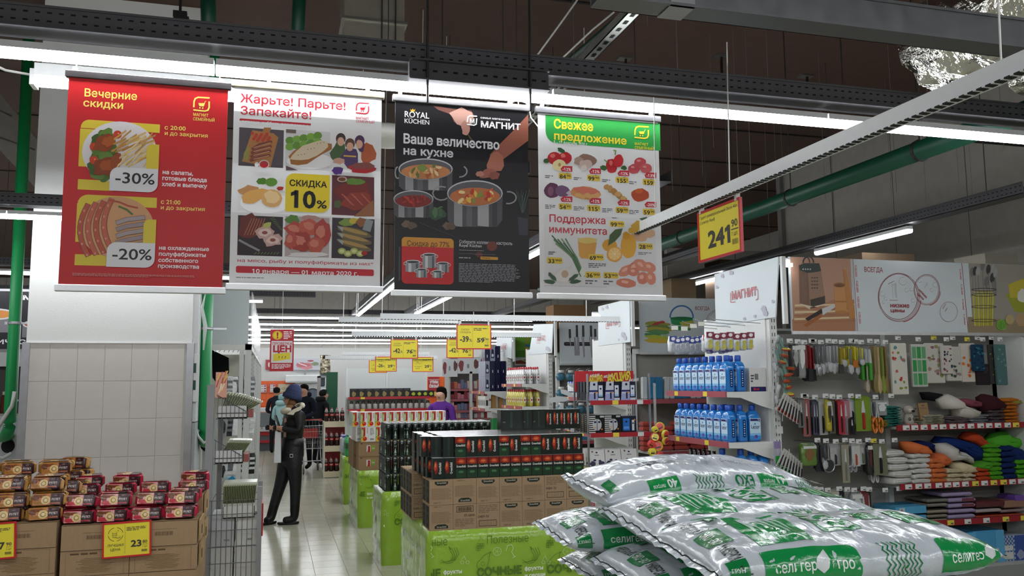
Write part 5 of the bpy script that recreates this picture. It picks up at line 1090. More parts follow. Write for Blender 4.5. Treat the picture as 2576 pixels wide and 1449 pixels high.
def pallet(label, x0, y0, w, d, h=.70, shift=(0, 0), side=True):
    o = thing('wrapped_pallet', label, 'display pallet', (x0, y0, 0)); m = MB(LG); g = random.Random(int(y0*10)); n = 14
    def pt(u, v, z): b = .008*noise.noise((u*5, v*5, z*6+y0)); s = .012*math.sin(PI*z/h); return (u-s*(1 if u < .01 else -1 if u > w-.01 else 0)+b, v-s*(1 if v < .01 else -1 if v > d-.01 else 0)+b, z)
    ring = [(w*i/n, 0) for i in range(n)]+[(w, d*i/n) for i in range(n)]+[(w-w*i/n, d) for i in range(n)]+[(0, d-d*i/n) for i in range(n)]
    P = [pt(u, v, h*k/8) for k in range(9) for u, v in ring]; R = len(ring)
    m.add(P, [(k*R+i, k*R+(i+1) % R, (k+1)*R+(i+1) % R, (k+1)*R+i) for k in range(8) for i in range(R)]+[tuple(range(8*R, 9*R))])
    ob('wrapping', m, 'wrap', o, True)
    D = Draw(y=6.16, ox=1000, oy=1040, sc=3.543, org=(1.10, 0)); wrap_art(D); D.v = [(p[0]+shift[0], p[1]+shift[1], p[2]) for p in D.v]; clip(D, .01, w-.01, .02, h-.01)
    ob('print', MB().draw(D, (0, -.022, 0), eps=.0002), 'wrap', o)
    D2 = Draw(); gg = random.Random(3)
    for i in range(5): D2.blob(gg.uniform(.1, d-.1), gg.uniform(.1, h-.1), .05, .035, 'c9d8a0', i)
    D2.text('СОЧНЫЕ', .1, .12, '55772b', d-.1, h=.08, b=.03); D2.text('Полезные', .2, .5, '4c6f24', d-.2, h=.06)
    ob('side_print', MB().draw(D2, (-.022, d, 0), (0, -1, 0), (0, 0, 1), eps=.0003), 'wrap', o)
    return o
pallet('nearest green wrapped pallet carrying black tea boxes', 1.10, 6.16, 1.22, 1.28)
pallet('green wrapped pallet carrying dark drink cans', 1.055, 8.49, 1.2, .75, .70, (-.23, .02))
pallet('green wrapped pallet carrying juice cartons', 1.045, 10.78, 1.2, 1.2, .69, (-.0, .0))
pallet('farthest green wrapped pallet carrying green soda bottles', 1.04, 12.92, 1.2, .8, .69, (.1, 0))
# ---------------------------------------------------------------- tea cases and boxes on the first pallet
CW, CH, CD = .1745, .181, .30; kb = '9b8367'
def case(kind):
    m = MB(kb).box(0, 0, 0, CW-.002, CD, CH-.002); D = Draw(); k = '57493a'; w, h = CW, CH
    if kind in 'gu':
        s = 1 if kind == 'g' else -1; y = .86 if s > 0 else .14
        D.poly([(w*.22, h*(y+s*.06)), (w*.78, h*(y+s*.06)), (w*.78, h*(y-s*.03)), (w*.66, h*(y-s*.1)), (w*.34, h*(y-s*.1)), (w*.22, h*(y-s*.03))], '2a3027'); D.text('Greenfield', w*.30, h*(y-.03), 'cfc7b6', w*.70, h=.012)
        for i in range(9): D.rect(w*.08, h*(.22+i*.05 if s > 0 else .30+i*.05), w*(.92-.05*(i % 3)), h*(.245+i*.05 if s > 0 else .325+i*.05), '857056')
        D.text('0489-10', w*.16, h*(.06 if s > 0 else .9), k, w*.48, h=.010)
    elif kind == 'n':
        D.text('0489-10', w*.06, h*.42, '2d261e', w*.52, h=.017); D.rect(w*.1, h*.08, w*.86, h*.32, '2d261e'); D.rect(w*.12, h*.1, w*.84, h*.30, kb); D.bars(w*.15, h*.12, w*.81, h*.28, '4d4030', 26); D.small(w*.08, h*.92, w*.9, h*.58, 5, '7d6a52', 2)
    else:
        D.rect(w*.14, h*.68, w*.86, h*.92, '2d261e'); D.rect(w*.16, h*.70, w*.84, h*.90, kb); D.bars(w*.2, h*.72, w*.8, h*.88, '4d4030', 26); D.text('01-6840', w*.46, h*.5, '2d261e', w*.92, h=.017); D.small(w*.08, h*.42, w*.9, h*.1, 5, '7d6a52', 2)
    m.draw(D); L = Draw()
    for a in (.04, .53): L.rect(CD*a, h*.06, CD*(a+.43), h*.94, '33362f'); L.text('Greenfield', CD*(a+.06), h*.6, '6d6a58', CD*(a+.38), h=.018); L.ell(CD*(a+.2), h*.35, .03, .02, '454a3f')
    m.draw(L, (0, CD, 0), (0, -1, 0)); return m.mesh('tea_case', 'card')
KM = {k: case(k) for k in 'gunb'}
rows = ('ugbngggn', 'guggnngu')
lab_ = {'g': 'label panel upright', 'u': 'label panel upside down', 'n': 'barcode at the bottom', 'b': 'barcode at the top'}
rows = ('ubngggg', 'gugggnn')
for r, s in enumerate(rows):
    for i, k in enumerate(s): tag(ob('tea_case', KM[k], loc=(1.105+i*CW, 6.165, .70+r*CH)), f'tea case with {lab_[k]}, {ORD[i]} from left, {("lower", "upper")[r]} front row', 'case', 'brown tea cases')
    for j in range(2): tag(ob('tea_case', KM['n'], loc=(1.065-.0, 6.72+j*.305, .70+r*CH)), f'brown tea case set back on the left side, {("lower", "upper")[r]} layer, {("nearer", "farther")[j]} one', 'case', 'brown tea cases')
    for i in range(1, 7):
        for j in range(2): tag(ob('tea_case', KM['g'], loc=(1.105+i*CW, 6.468+j*.303, .70+r*CH)), f'tea case in {("second", "third")[j]} depth row, {ORD[i]} from left, {("lower", "upper")[r]} layer', 'case', 'brown tea cases')
ZT = .70+2*CH+.001; TW, TH_, TD = .0835, .150, .10
def teabox(front):
    m = MB('17211c').box(0, 0, 0, TW-.0015, TD, TH_-.001); m.c[1] = hx('b9bdbb' if front != 'b' else '20261f'); D = Draw(); w, h = TW, TH_
    if front == 'f':
        D.rect(w*.03, h*.02, w*.96, h*.42, '1d3a24'); D.rect(w*.03, h*.66, w*.96, h*.985, '7a1c16'); D.blob(w*.5, h*.80, w*.36, h*.12, 'a83a20', 3); D.blob(w*.52, h*.81, w*.2, h*.06, 'd06a38', 4); D.ell(w*.5, h*.645, w*.46, h*.04, '17211c', 14); D.text('Greenfield', w*.08, h*.52, 'e8e6df', w*.92, h=.015, b=.01); D.ell(w*.5, h*.3, w*.25, h*.07, '2f5d38', 12); D.rect(w*.3, h*.27, w*.7, h*.34, '466f4b')
    elif front == 's':
        D.blob(w*.25, h*.55, w*.2, h*.3, '7a1f16', 3); D.blob(w*.22, h*.6, w*.13, h*.2, 'b5442a', 5); D.blob(w*.2, h*.66, w*.07, h*.1, 'd77a44', 6)
        v, f = glyphs('Greenfield', .01); W = max(q[0] for q in v); D.n += 1; b = len(D.v); s = h*.55/W
        for q in v: D.v.append((w*.72-q[1]*s*1.3, h*.22+q[0]*s, D.n))
        D.f += [tuple(z+b for z in q) for q in f]; D.c += [hx('e8e6df')]*len(f)
    else: D.rect(w*.4, h*.05, w*.6, h*.95, '22332a')
    m.draw(D, eps=.0003); L = Draw(); L.rect(TD*.1, h*.05, TD*.9, h*.95, '1b1f1d'); L.text('Greenfield', TD*.15, h*.3, '8a8a84', TD*.85, h=.012); m.draw(L, (0, TD, 0), (0, -1, 0)); return m.mesh('tea_box', 'gloss')
TB = {k: teabox(k) for k in 'fsb'}; TK = {'f': 'dark green tea box with its red front facing', 's': 'dark green tea box turned on its side print', 'b': 'plain dark tea box back'}
for r, s in enumerate(('ssffffffffffff', 'sbbfsssfsffssss')):
    n = len(s)
    for i, k in enumerate(s):
        x = 1.135+i*TW if r == 0 else 1.135+(i-1)*TW+(.0 if i else .0); y = 6.19+(.02 if r else 0)
        if r == 1 and i == 0: x, y = 1.075, 6.34
        if r == 1 and i in (1, 2): y = 6.235 if i == 2 else 6.28
        tag(ob('tea_box', TB[k], loc=(x, y, ZT+r*TH_)), f'{TK[k]}, {ORD[i]} from the left, {("lower", "upper")[r]} layer', 'tea box', 'tea boxes on the nearest pallet')
for j in range(1, 8):
    for i in range(14):
        if j > 1 and i > 0 and 0: continue
        x = 1.135+i*TW+(.01 if j % 2 else 0); y = 6.195+j*(TD+.004)+.02
        for r in (0, 1):
            if i == 0 and r == 0: x -= .03
            tag(ob('tea_box', TB['s' if i == 0 else 'b'], loc=(x, y, ZT+r*TH_)), f'tea box in depth row {ORD[j]}, {ORD[i]} from the left, {("lower", "upper")[r]} layer', 'tea box', 'tea boxes on the nearest pallet')
zz = ZT+2*TH_; p = at(1234, 1075, Y=7.3)
def bigtea(w, k):
    m = MB('1a1f1c').box(0, 0, 0, w-.002, .12, .165); m.c[1] = hx('aeb2b0'); D = Draw()
    D.rect(w*.1, .01, w*.9, .155, '202824'); D.rect(w*.42, .02, w*.52, .15, '2c4236'); D.text('Greenfield', w*.07, .06, '9a9a92', w*.2, h=.01)
    return m.draw(D).mesh('tea_box', 'gloss')
x = p.x-.004; B1 = bigtea(.125, 0)
for i, (w, me) in enumerate(((.195, bigtea(.195, 0)), (.082, bigtea(.082, 0)), (.12, bigtea(.12, 0)))+((.0625, teabox('s')),)*5):
    o = tag(ob('tea_box', me, loc=(x, 6.93, zz)), f'black tea box on top of the stack at the back, {ORD[i]} from the left', 'tea box', 'tea boxes on the nearest pallet'); 
    if i > 2: o.scale = (.75, 1, 1.1)
    x += w
# ---------------------------------------------------------------- cans on the second pallet
cm = MB('16201d'); CR, CHT = .0325, .162
cm.lathe([(.024, 0), (.031, .006), (.0325, .014), (.0325, .05), (.0325, .10), (.0325, .144), (.027, .157), (.0265, .162)], 12, cols=['9a9c9a', '1a2622', '17241f', '0f1513', '141b18', '3d4a44', 'b4b7b5'])
D = Draw(); D.poly([(-.010, .035), (.010, .035), (.004, .07), (0, .085), (-.004, .07)], 'a9bfae'); D.rect(-.012, .092, .012, .11, '54685c'); D.rect(-.008, .012, .008, .03, '7f978a'); cm.draw(D, (0, -CR-.0008, 0), eps=.0003)
CM = cm.mesh('drink_can', 'bottle', True)
film = MB('d9dedd'); cn = 0; Y2 = 8.55; x2 = 1.085
for L_ in range(4):
    n = 16; z = .702+L_*(CHT+.006)
    for i in range(n):
        for j in range(8):
            if L_ < 3 and not (i == 0 or (j == 0 and i < 8)): continue
            if L_ == 3 and j > 5: continue
            o = tag(ob('drink_can', CM, loc=(x2+.034+i*.0685, Y2+.034+j*.0685, z)), f'dark drink can, {ORD[i]} from the left, depth row {ORD[j]}, {("lowest", "second", "third", "top")[L_]} layer', 'can', 'dark drink cans'); o.rotation_euler = (0, 0, ((i*7+j*3) % 5-2)*.5)
    ob_ = MB('2b2f2d').box(0, 0, 0, n*.0685, .55, .004); single('can_tray', ob_, 'card', f'dark cardboard tray under the {("lowest", "second", "third", "top")[L_]} layer of cans', 'tray', (x2, Y2, z-.0055))
# ---------------------------------------------------------------- juice on the third pallet
JW, JH, JD = .0905, .183, .065; Y3 = 10.82
def juice(k):
    m = MB('dcdbd8').box(0, 0, 0, JW-.002, JD, JH-.001); D = Draw(); w, h = JW, JH
    if k:
        D.rect(w*.02, h*.02, w*.56, h*.97, '8fae3a'); D.rect(w*.3, h*.35, w*.56, h*.97, 'a8262e'); D.rect(w*.04, h*.86, w*.54, h*.96, 'c23a36'); D.poly([(w*.02, h*.02), (w*.56, h*.02), (w*.56, h*.42), (w*.02, h*.2)], 'dfb52f'); D.ell(w*.52, h*.2, w*.28, h*.14, 'c8301f', 16); D.ell(w*.46, h*.25, w*.08, h*.035, 'e88a60', 8)
        v, f = glyphs('Тонус', .02); W = max(q[0] for q in v); D.n += 1; b = len(D.v); s = h*.42/W
        for q in v: D.v.append((w*.26-q[1]*s*.9, h*.36+q[0]*s, D.n))
        D.f += [tuple(z+b for z in q) for q in f]; D.c += [hx('eef2de')]*len(f)
        for i in range(4): D.ell(w*.82, h*(.9-i*.1), w*.07, h*.032, 'a34a4a', 8)
    else: D.small(w*.2, h*.9, w*.8, h*.4, 6, '8a8a86', 3); D.bars(w*.25, h*.1, w*.75, h*.22, '4a4a48', 14); D.line([(w*.3, h*.97), (w*.5, h*.9), (w*.7, h*.97)], .0015, '777')
    return m.draw(D, eps=.0006).mesh('juice_carton', 'gloss')
JM = juice(1); JB = juice(0); jx = at(903, 1060, Y=Y3).x; jz = .69+2*.176
for i in range(12):
    for j in range(3): tag(ob('juice_carton', JM, loc=(jx+.02+i*JW, Y3+j*.068+.02, jz+JH+.002)), f'apple juice carton, {ORD[i]} from the left, top layer, depth row {ORD[j]}', 'carton', 'juice cartons')
    if i < 5: tag(ob('juice_carton', JB if i == 1 else JM, loc=(jx+.03+i*JW, Y3+.005, jz)), f'{"juice carton showing its back" if i == 1 else "apple juice carton"}, {ORD[i]} from the left, lower layer', 'carton', 'juice cartons')
    else: tag(ob('juice_carton', JM, loc=(jx+.03+i*JW, Y3+.005, jz)), f'apple juice carton half hidden in the lower layer, {ORD[i]} from the left', 'carton', 'juice cartons')
for j in range(1, 6): tag(ob('juice_carton', JB, loc=(jx-.03, Y3+j*.1, jz)), f'grey juice carton on the left flank, lower layer, depth row {ORD[j]}', 'carton', 'juice cartons'); tag(ob('juice_carton', JM, loc=(jx-.07, Y3+j*.1, jz+JH+.002)), f'juice carton on the left flank, top layer, depth row {ORD[j]}', 'carton', 'juice cartons')
def jcase():
    w, h = .285, .175; m = MB('95795c').box(0, 0, 0, w-.003, .38, h-.002); D = Draw(); D.rect(w*.03, h*.9, w*.97, h*.97, '83694c'); D.rect(w*.34, h*.3, w*.52, h*.75, 'd3d1cc'); D.rect(w*.4, h*.28, w*.5, h*.7, 'a02a2a'); D.rect(w*.55, h*.35, w*.7, h*.75, '7f9a35'); D.ell(w*.42, h*.36, w*.04, h*.07, 'b33020', 10); D.text('Тонус', w*.56, h*.5, 'eee', w*.7, h=.015); D.small(w*.08, h*.9, w*.22, h*.8, 1, '3d3022', 1)
    return m.draw(D, eps=.0006).mesh('juice_case', 'card')
JC = jcase()
for r in range(2):
    for i in range(4): tag(ob('juice_case', JC, loc=(jx+.0+i*.286, Y3-.01, .69+r*.176)), f'brown juice case, {ORD[i]} from the left in the {("lower", "upper")[r]} front row', 'case', 'brown juice cases')
    for j in range(2): tag(ob('juice_case', JC, loc=(jx-.03, Y3+.375+j*.382, .69+r*.176)), f'brown juice case on the left flank, {("lower", "upper")[r]} layer, {("nearer", "farther")[j]} one', 'case', 'brown juice cases')
# ---------------------------------------------------------------- soda bottles on the fourth pallet, cola rack
def bottle(name, prof, cols, n=12, mat='bottle', label=None):
    m = MB('fff').lathe(prof, n, cols=cols)
    if label: D = Draw(); label(D); m.draw(D, (0, -max(p[0] for p in prof)-.001, 0), eps=.0004)
    return m.mesh(name, mat, True)
SB = bottle('soda_bottle', [(.03, 0), (.045, .01), (.047, .06), (.045, .1), (.047, .12), (.047, .2), (.04, .24), (.018, .285), (.014, .29), (.014, .315)], ['0b7a3a', '17a04c', '17a04c', '128a42', '1b5a34', '17a04c', '2fb562', '17a04c', '0e6a34'])
for i in range(5):
    for j in range(3): tag(ob('soda_bottle', SB, loc=(1.10+i*.1, 13.0+j*.1, .69)), f'green soda bottle, {ORD[i]} from the left, depth row {ORD[j]} on the farthest wrapped pallet', 'bottle', 'green soda bottles')
single('film_pack', MB('b9c0cc').box(-.09, 0, 0, .09, .3, .27, bev=.03).box(-.08, 0, .27, .02, .28, .29, '5a62b0'), 'film', 'film-wrapped pale bottle pack left of the green soda bottles', 'bottle pack', (.985+.13, 13.35, .69))
CB = bottle('cola_bottle', [(.02, 0), (.036, .008), (.038, .05), (.036, .085), (.038, .12), (.038, .165), (.034, .195), (.02, .235), (.0125, .25), (.0125, .272)], ['1a0d0b', '1a0d0b', '150b0a', '231010', 'a52024', '1a0d0b', '8a7c76', 'b9b3ad', 'a02024'], label=lambda D: (D.rect(-.03, .125, .03, .16, 'b5262a'), D.line([(-.025, .138), (-.01, .148), (.005, .138), (.025, .147)], .006, 'efe6e4')))
rk = thing('cola_rack', 'pale four-shelf rack of cola bottles in the aisle', 'rack', (.95, 16.7, 0)); xa, xb = 0, .52
for x in (xa, xb-.03):
    for y in (0, .37): ob('post', MB('d0cfc9').box(x, y, 0, x+.03, y+.03, 1.06), 'paint', rk)
SHZ = (1.04, .58, .10)
for z in SHZ: ob('shelf', MB('d8cdb0').box(xa, -.005, z-.09, xb, .01, z+.02).box(xa, 0, z-.01, xb, .4, z), 'paint', rk)
ob('shelf_back', MB('8a1f22').box(xa, .38, .1, xb, .39, 1.0), 'paint', rk); ob('price_tag', MB('ddc93a').box(xb-.09, -.009, .97, xb-.03, -.006, 1.01), 'paper', rk)
for r, z in enumerate(SHZ):
    for i in range(5):
        for j in range(2): tag(ob('cola_bottle', CB, loc=(.95+.055+i*.1, 16.78+j*.1, z)), f'cola bottle on the {("top", "middle", "lowest")[r]} rack shelf, {ORD[i]} from the left, {("front", "rear")[j]} row', 'bottle', 'cola bottles')
# ================================================================ shelf ends on the right of the aisle
XF, XS = 3.65, 4.07
def XD(xs, yref, zref, ox=0, oy=0, sc=1):
    """print plane facing the aisle (X fixed): viewer's right is -Y"""
    def T(x, z): p = at(ox+x/sc, oy+z/sc, X=xs); return (yref-p.y, p.z-zref)
    return Draw(T)
def red_rail(m_len, tags, axis='y', h=.045, c='9c2630'):
    m = MB(c).box(0, 0, 0, .012, m_len, h) if axis == 'y' else MB(c).box(0, 0, 0, m_len, .012, h)
    return m
def shelf_end(label, yn, yf, shelves, top, xf=XF, xs=XS, board=True, railc='a2505a', tags=2):
    o = thing('shelf_end', label, 'shelving', (xf, yn, 0)); d = xs-xf; L = yf-yn; w = 'd3d5d2'
    for y in (-.02, L-.03): ob('upright', MB(w).box(d, y, 0, d+.07, y+.05, top), 'paint', o)
    q = MB('33')if 0 else MB('333333')
    for j in range(int(top/.06)): q.box(d+.02, -.0215, .03+j*.06, d+.026, -.02, .06+j*.06).box(d+.045, -.0215, .03+j*.06, d+.051, -.02, .06+j*.06)
    ob('perforation', q, 'matte', o)['kind'] = 'stuff'
    for k in range(4):
        if board: ob('back_panel', MB('cfd1cf').box(d-.012, .03, .1+k*(top-.12)/4, d, L-.03, .1+(k+1)*(top-.12)/4-.004), 'paint', o)
    ob('plinth', MB('a9aba9').box(0, 0, 0, d, L, .12), 'paint', o)
    for z in shelves:
        s = ob('shelf', MB('c9cbc9').box(0, 0, z-.03, d, L, z), 'paint', o)
        ob('price_rail', MB(railc).box(-.014, 0, z-.045, -.002, L, z+.004), 'plastic', s)
        ob('bracket', MB(w).prism([(0, z), (d, z), (d, z-.15), (d*.75, z-.12), (d*.3, z-.05), (0, z-.045)], -.008, -.001), 'paint', s)
        for k in range(tags): ob('price_tag', MB('e0cf48').box(-.0165, L*(.28+.5*k), z-.04, -.0145, L*(.28+.5*k)+.07, z), 'paper', s)
    return o
z1, z2 = at(1828, 986, X=XF).z, at(1834, 1114, X=XF).z
yn, yf = at(1828, 986, X=XF).y, at(1680, 986, X=XF).y
shelf_end('white shelf end with blue softener bottles', yn, yf, (z1, z2, z2-.37, .4), 2.35)
# softener bottle: label faces the aisle, dark strip towards the camera
def softener():
    o = thing('softener_bottle', 'x', 'bottle'); blue = '1f6fc0'
    b = MB(blue).lathe([(.9, 0), (1, .012), (1, .19), (.97, .215), (.75, .243), (.40, .258), (.36, .262)], 24, sx=.043, sy=.058, p=4.5, cols=['1a62b0', '2478c8', '2b82d2', '2478c8', '2a80d0', '1a5aa8'])
    ob('body', b, 'bottle', o, True); ob('cap', MB('1d4fb0').lathe([(.0255, .26), (.027, .265), (.027, .30), (.022, .308)], 14), 'plastic', o, True)
    D = Draw(); D.rect(-.052, .02, .052, .195, 'bfdcf0'); D.rect(-.052, .02, .052, .05, '3f93d8'); D.rect(-.052, .05, .052, .07, '7fbce8'); D.poly([(-.046, .19), (.046, .165), (.046, .19)], '2c2f6e'); D.rect(-.046, .172, .046, .19, '2c2f6e'); D.poly([(.02, .19), (.034, .168), (.044, .172), (.036, .19)], '9b8fc0'); D.text('Lenor', -.042, .112, '20244e', .042, h=.026, b=.014); D.rect(-.03, .106, .03, .109, '3a4a8a'); D.ell(-.002, .148, .008, .008, '5a86c0', 10); D.blob(.004, .042, .018, .014, '5a4aa0', 3); D.blob(-.006, .036, .012, .01, '7d62b8', 4)
    ob('label', MB().draw(D, (-.0445, 0, 0), (0, -1, 0), eps=.0003), 'gloss', o)
    D = Draw(); D.rect(-.012, .04, .012, .185, '15245a')
    for k in range(7): D.ell(0, .055+k*.019, .006, .006, ('8fb5e0', 'd8e4f2')[k % 2], 6)
    ob('side_strip', MB().draw(D, (.005, -.0595, 0), eps=.0003), 'gloss', o)
    return o
SF = softener(); used = [0]; pitch = .124
def soft(x, y, z, label, rz=0):
    if not used[0]: used[0] = 1; SF.location = (x, y, z); SF.rotation_euler = (0, 0, rz); SF['label'] = label; SF['group'] = 'blue softener bottles'; return
    dup(SF, (x, y, z), rz, label)
for r, z in enumerate((z1, z2, z2-.45)):
    n = 8 if r < 2 else 5
    for i in range(n):
        yy = yn+.07+(i if r < 2 else i)*pitch*(1 if r < 2 else .9); xx = XF+.05+(.0 if r < 2 else .12+(i % 2)*.0)
        if r == 2: xx = XF+.06+.0; 
        if r < 2: soft(xx, yy, z, f'blue softener bottle in the front row of the {("upper", "middle")[r]} shelf, {ORD[7-i]} from the left')
    if r < 2:
        for i in range(2+r): soft(XF+.155+.0*i, yn+.07+i*pitch, z, f'blue softener bottle in the second row of the {("upper", "middle")[r]} shelf, {ORD[i]} from the near end')
soft(XF+.275, yn+.075, z2, 'blue softener bottle facing the camera with its full label, middle shelf', PI/2)
for i in range(4): soft(XF+.05+i*.098, yn+.07+(.13 if i == 0 else 0), z2-.37, f'blue softener bottle on the lowest visible shelf, {ORD[i]} from the left')
BK = bottle('dark_bottle', [(.03, 0), (.038, .008), (.038, .17), (.034, .20), (.016, .24), (.016, .275)], ['2a2433', 'b9b6c0', '1a1722', '15121c', '15121c'], label=lambda D: (D.rect(-.03, .02, .03, .16, 'c4c1ca'), D.ell(0, .1, .012, .012, '6a6678', 10), D.rect(-.03, .02, .03, .04, '5a3f78')))
for i in range(6): tag(ob('dark_bottle', BK, loc=(XF+.05, yn+.34+i*.085, z2-.37)), f'black bottle with pale label on the lowest visible shelf, {ORD[5-i]} from the left', 'bottle', 'black bottles')
for o_ in [o for o in bpy.data.objects if o.name.startswith('dark_bottle')]: o_.rotation_euler = (0, 0, -.9)
# white box at the end of the upper shelf
p0 = at(1885, 984, Y=yn+.05); D = Draw(); D.rect(.01, .0, .155, .04, '2a2858'); D.text('Bref', .035, .012, 'c9303a', .09, h=.018, b=.03); D.rect(.05, .10, .085, .15, '77777a'); D.small(.012, .14, .045, .07, 3, '55555a', 2)
single('product_box', MB('cfcfcd').box(0, 0, 0, .16, .1, .2).draw(D), 'card', 'white toilet block box at the right end of the upper softener shelf', 'box', (p0.x, yn+.04, z1))
# hanging toilet block packs above
g = random.Random(9); hk = thing('wire_display', 'long wire hooks carrying toilet block packs over the softener', 'hooks', (XS, yn, at(1850, 815, Y=yn+.2).z))
for k in range(4): ob('wire', MB('a9abac').tube([(0, .1+k*.25, 0), (-.46, .1+k*.25, .03), (-.5, .1+k*.25, .05)], .004, 5), 'steel', hk)
zh = at(1800, 838, Y=yn+.3).z
def block_pack(c1, c2):
    m = MB('c9ccd0').lathe([(.6, 0), (1, .02), (.95, .06), (1, .1), (.8, .13), (.7, .15)], 10, sx=.035, sy=.03, p=3); D = Draw(); D.rect(-.036, .10, .036, .15, c1); D.ell(0, .125, .02, .016, 'e6e2e4', 8); D.ell(0, .03, .022, .022, c2, 10); D.ell(0, .068, .018, .018, c2, 10); m.draw(D, (0, -.033, 0)); return m.mesh('toilet_block_pack', 'film', True)
BP = [block_pack('7a1f3a', 'b5b04a'), block_pack('2c3f8a', '9aa0a8'), block_pack('c9303a', '5a4a8a')]
for k in range(3):
    for i in range(7):
        px = (1690, 1775, 1880)[k]+i*(12, 10, 0)[k] if k < 2 else 1783+i*17
        Y = yn+(.55 if k == 0 else .35 if k == 1 else .08); p = at(px, 880, Y=Y)
        tag(ob('toilet_block_pack', BP[(1, 2, 0)[k]], loc=(p.x, Y, at(px, (888, 886, 880)[k]+((i*5) % 3)*2, Y=Y).z)), f'hanging toilet block pack with {("blue", "red and blue", "dark red")[k]} header, {ORD[i]} from the left', 'toilet block', 'toilet block packs')
for i, (x, y) in enumerate(((1698, 830), (1722, 832), (1745, 825), (1765, 820))):
    ob('price_tag', MB('dcdccf').box(-.03, 0, 0, .03, .003, .035), 'paper', hk, loc=at(x, y, Y=yn+.25)-hk.location)
# cloth sign with the red stamp, plain sign panels of the other shelf ends
def stamp_sign(label, xs, c4, ox, oy, sc, word, stamp, back=True, extra=()):
    P = [at(ox+x/sc, oy+z/sc, X=xs) for x, z in c4]; yr = P[0].y; zr = min(p.z for p in P)
    o = thing('cloth_sign', label, 'sign', (xs, yr, zr)); pts = [(p.y-yr, p.z-zr) for p in P]
    m = MB('c3ccd0'); n = 4; m.add([(0, a, b) for a, b in pts]+[(.012, a, b) for a, b in pts], [(0, 1, 2, 3), (7, 6, 5, 4), (0, 4, 5, 1), (1, 5, 6, 2), (2, 6, 7, 3), (3, 7, 4, 0)]); ob('cloth', m, 'vinyl', o)
    D = XD(xs, yr, zr, ox, oy, sc); x0, y0, x1, y1 = stamp; k = 'b5565c'
    D.line([(x0, y0+14), (x0, y1), (x0+10, y1+4), (x0+40, y1)], .008, k); D.line([(x1-55, y0-14), (x1-8, y0-20), (x1, y0-8), (x1, y1-30), (x1-16, y1-18)], .008, k)
    D.text(word, x0+10, y1-18, k, x1-8, y1=y0+6, b=.03)
    for i, (x, y, r) in enumerate(extra): D.blob(x, y, r, r*1.3, 'a39fae', i)
    ob('print', MB().draw(D, (-.003, 0, 0), (0, -1, 0), eps=.0006), 'vinyl', o)
    ob('frame', MB('d5d7d6').box(.012, pts[1][0]-.03, min(q[1] for q in pts)-.05, .05, pts[1][0], max(q[1] for q in pts)), 'paint', o)
stamp_sign('pale cloth sign with red stamp over the softener shelf end', XS-.02, [(858, 835), (1440, 672), (1415, 1222), (872, 1310)], 1560, 460, 3.622, 'МАГНИТ', (1008, 990, 1258, 1085), extra=((1015, 820, 18), (935, 850, 14), (885, 950, 12), (1310, 1150, 24), (1330, 1190, 22), (1395, 1080, 12), (1135, 1240, 12), (1230, 1215, 12)))
stamp_sign('pale cloth sign with red stamp over the bare white shelf end', XS-.02, [(1380, 140), (1735, 52), (1745, 545), (1380, 590)], 1200, 740, 4.528, 'МАГНИТ', (1470, 322, 1632, 390), extra=((1430, 170, 14), (1480, 150, 16), (1665, 460, 22), (1690, 500, 20), (1620, 520, 10)))
stamp_sign('pale cloth sign with red stamp over the white detergent shelf end', XS-.02, [(645, 345), (866, 338), (850, 668), (590, 695)], 1200, 740, 4.528, 'МАГНИТ', (682, 492, 784, 555), extra=((800, 620, 18), (825, 640, 14)))
stamp_sign('faded cloth sign over the dark blue box shelf end', XS-.02, [(222, 490), (398, 480), (392, 735), (222, 690)], 1200, 740, 4.528, 'МАГНИТ', (262, 585, 345, 650))
# second, third and fourth shelf end
y2n = XS/ (ray(1573, 950).x/ray(1573, 950).y); y2f = XS/(ray(1493, 950).x/ray(1493, 950).y)
shelf_end('bare white shelf end behind the promotion rack', y2n, y2f, (1.02+.55, 1.15, .72, .35), 2.32, XF, XS)
y3n = XS/(ray(1378, 930).x/ray(1378, 930).y); y3f = y3n+1.15
zf1 = at(1300, 966, X=XF).z; zf2 = at(1300, 1022, X=XF).z
shelf_end('white shelf end with dish soap bottles', y3n, y3f, (zf1, zf2, zf2-.45, .4), 2.32)
y4n = XS/(ray(1276, 930).x/ray(1276, 930).y); y4f = y4n+1.15; zn1 = at(1225, 985, X=XF).z; zn2 = at(1210, 1027, X=XF).z
shelf_end('white shelf end with dark blue gift boxes', y4n, y4f, (zn1, zn2, zn2-.45, .4), 2.3)
def soap(body, band):
    m = MB(body).lathe([(.75, 0), (.95, .015), (1, .08), (.98, .14), (.8, .19), (.55, .215), (.40, .225)], 14, sx=.03, sy=.045, p=2.6, cols=[body, body, body, body, body, body]); m.lathe([(.018, .225), (.02, .23), (.017, .255), (.008, .262)], 10, c='b52430')
    for u, o_, w_ in (((0, -1, 0), (-.031, 0, 0), .04), ((1, 0, 0), (0, -.046, 0), .026)):
        D = Draw(); D.ell(0, .1, w_*.8, .055, band, 14); D.ell(0, .1, w_*.65, .044, 'e6e6e4', 14); D.ell(0, .1, w_*.5, .016, 'b5323c', 10); m.draw(D, o_, u)
    return m.mesh('dish_soap', 'bottle', True)
SW, SY = soap('d9d9da', '5a5a4a'), soap('c2b54a', 'd8cf8a')
for r, (z, me, nm) in enumerate(((zf1, SW, 'white'), (zf2, SY, 'yellow'))):
    for i in range(9):
        for j in range(3):
            if j and i > 3: continue
            tag(ob('dish_soap', me, loc=(XF+.05+j*.11, y3n+.06+i*.11, z)), f'{nm} dish soap bottle, {ORD[i]} from the near end, {ORD[j]} from the aisle', 'bottle', f'{nm} dish soap bottles')
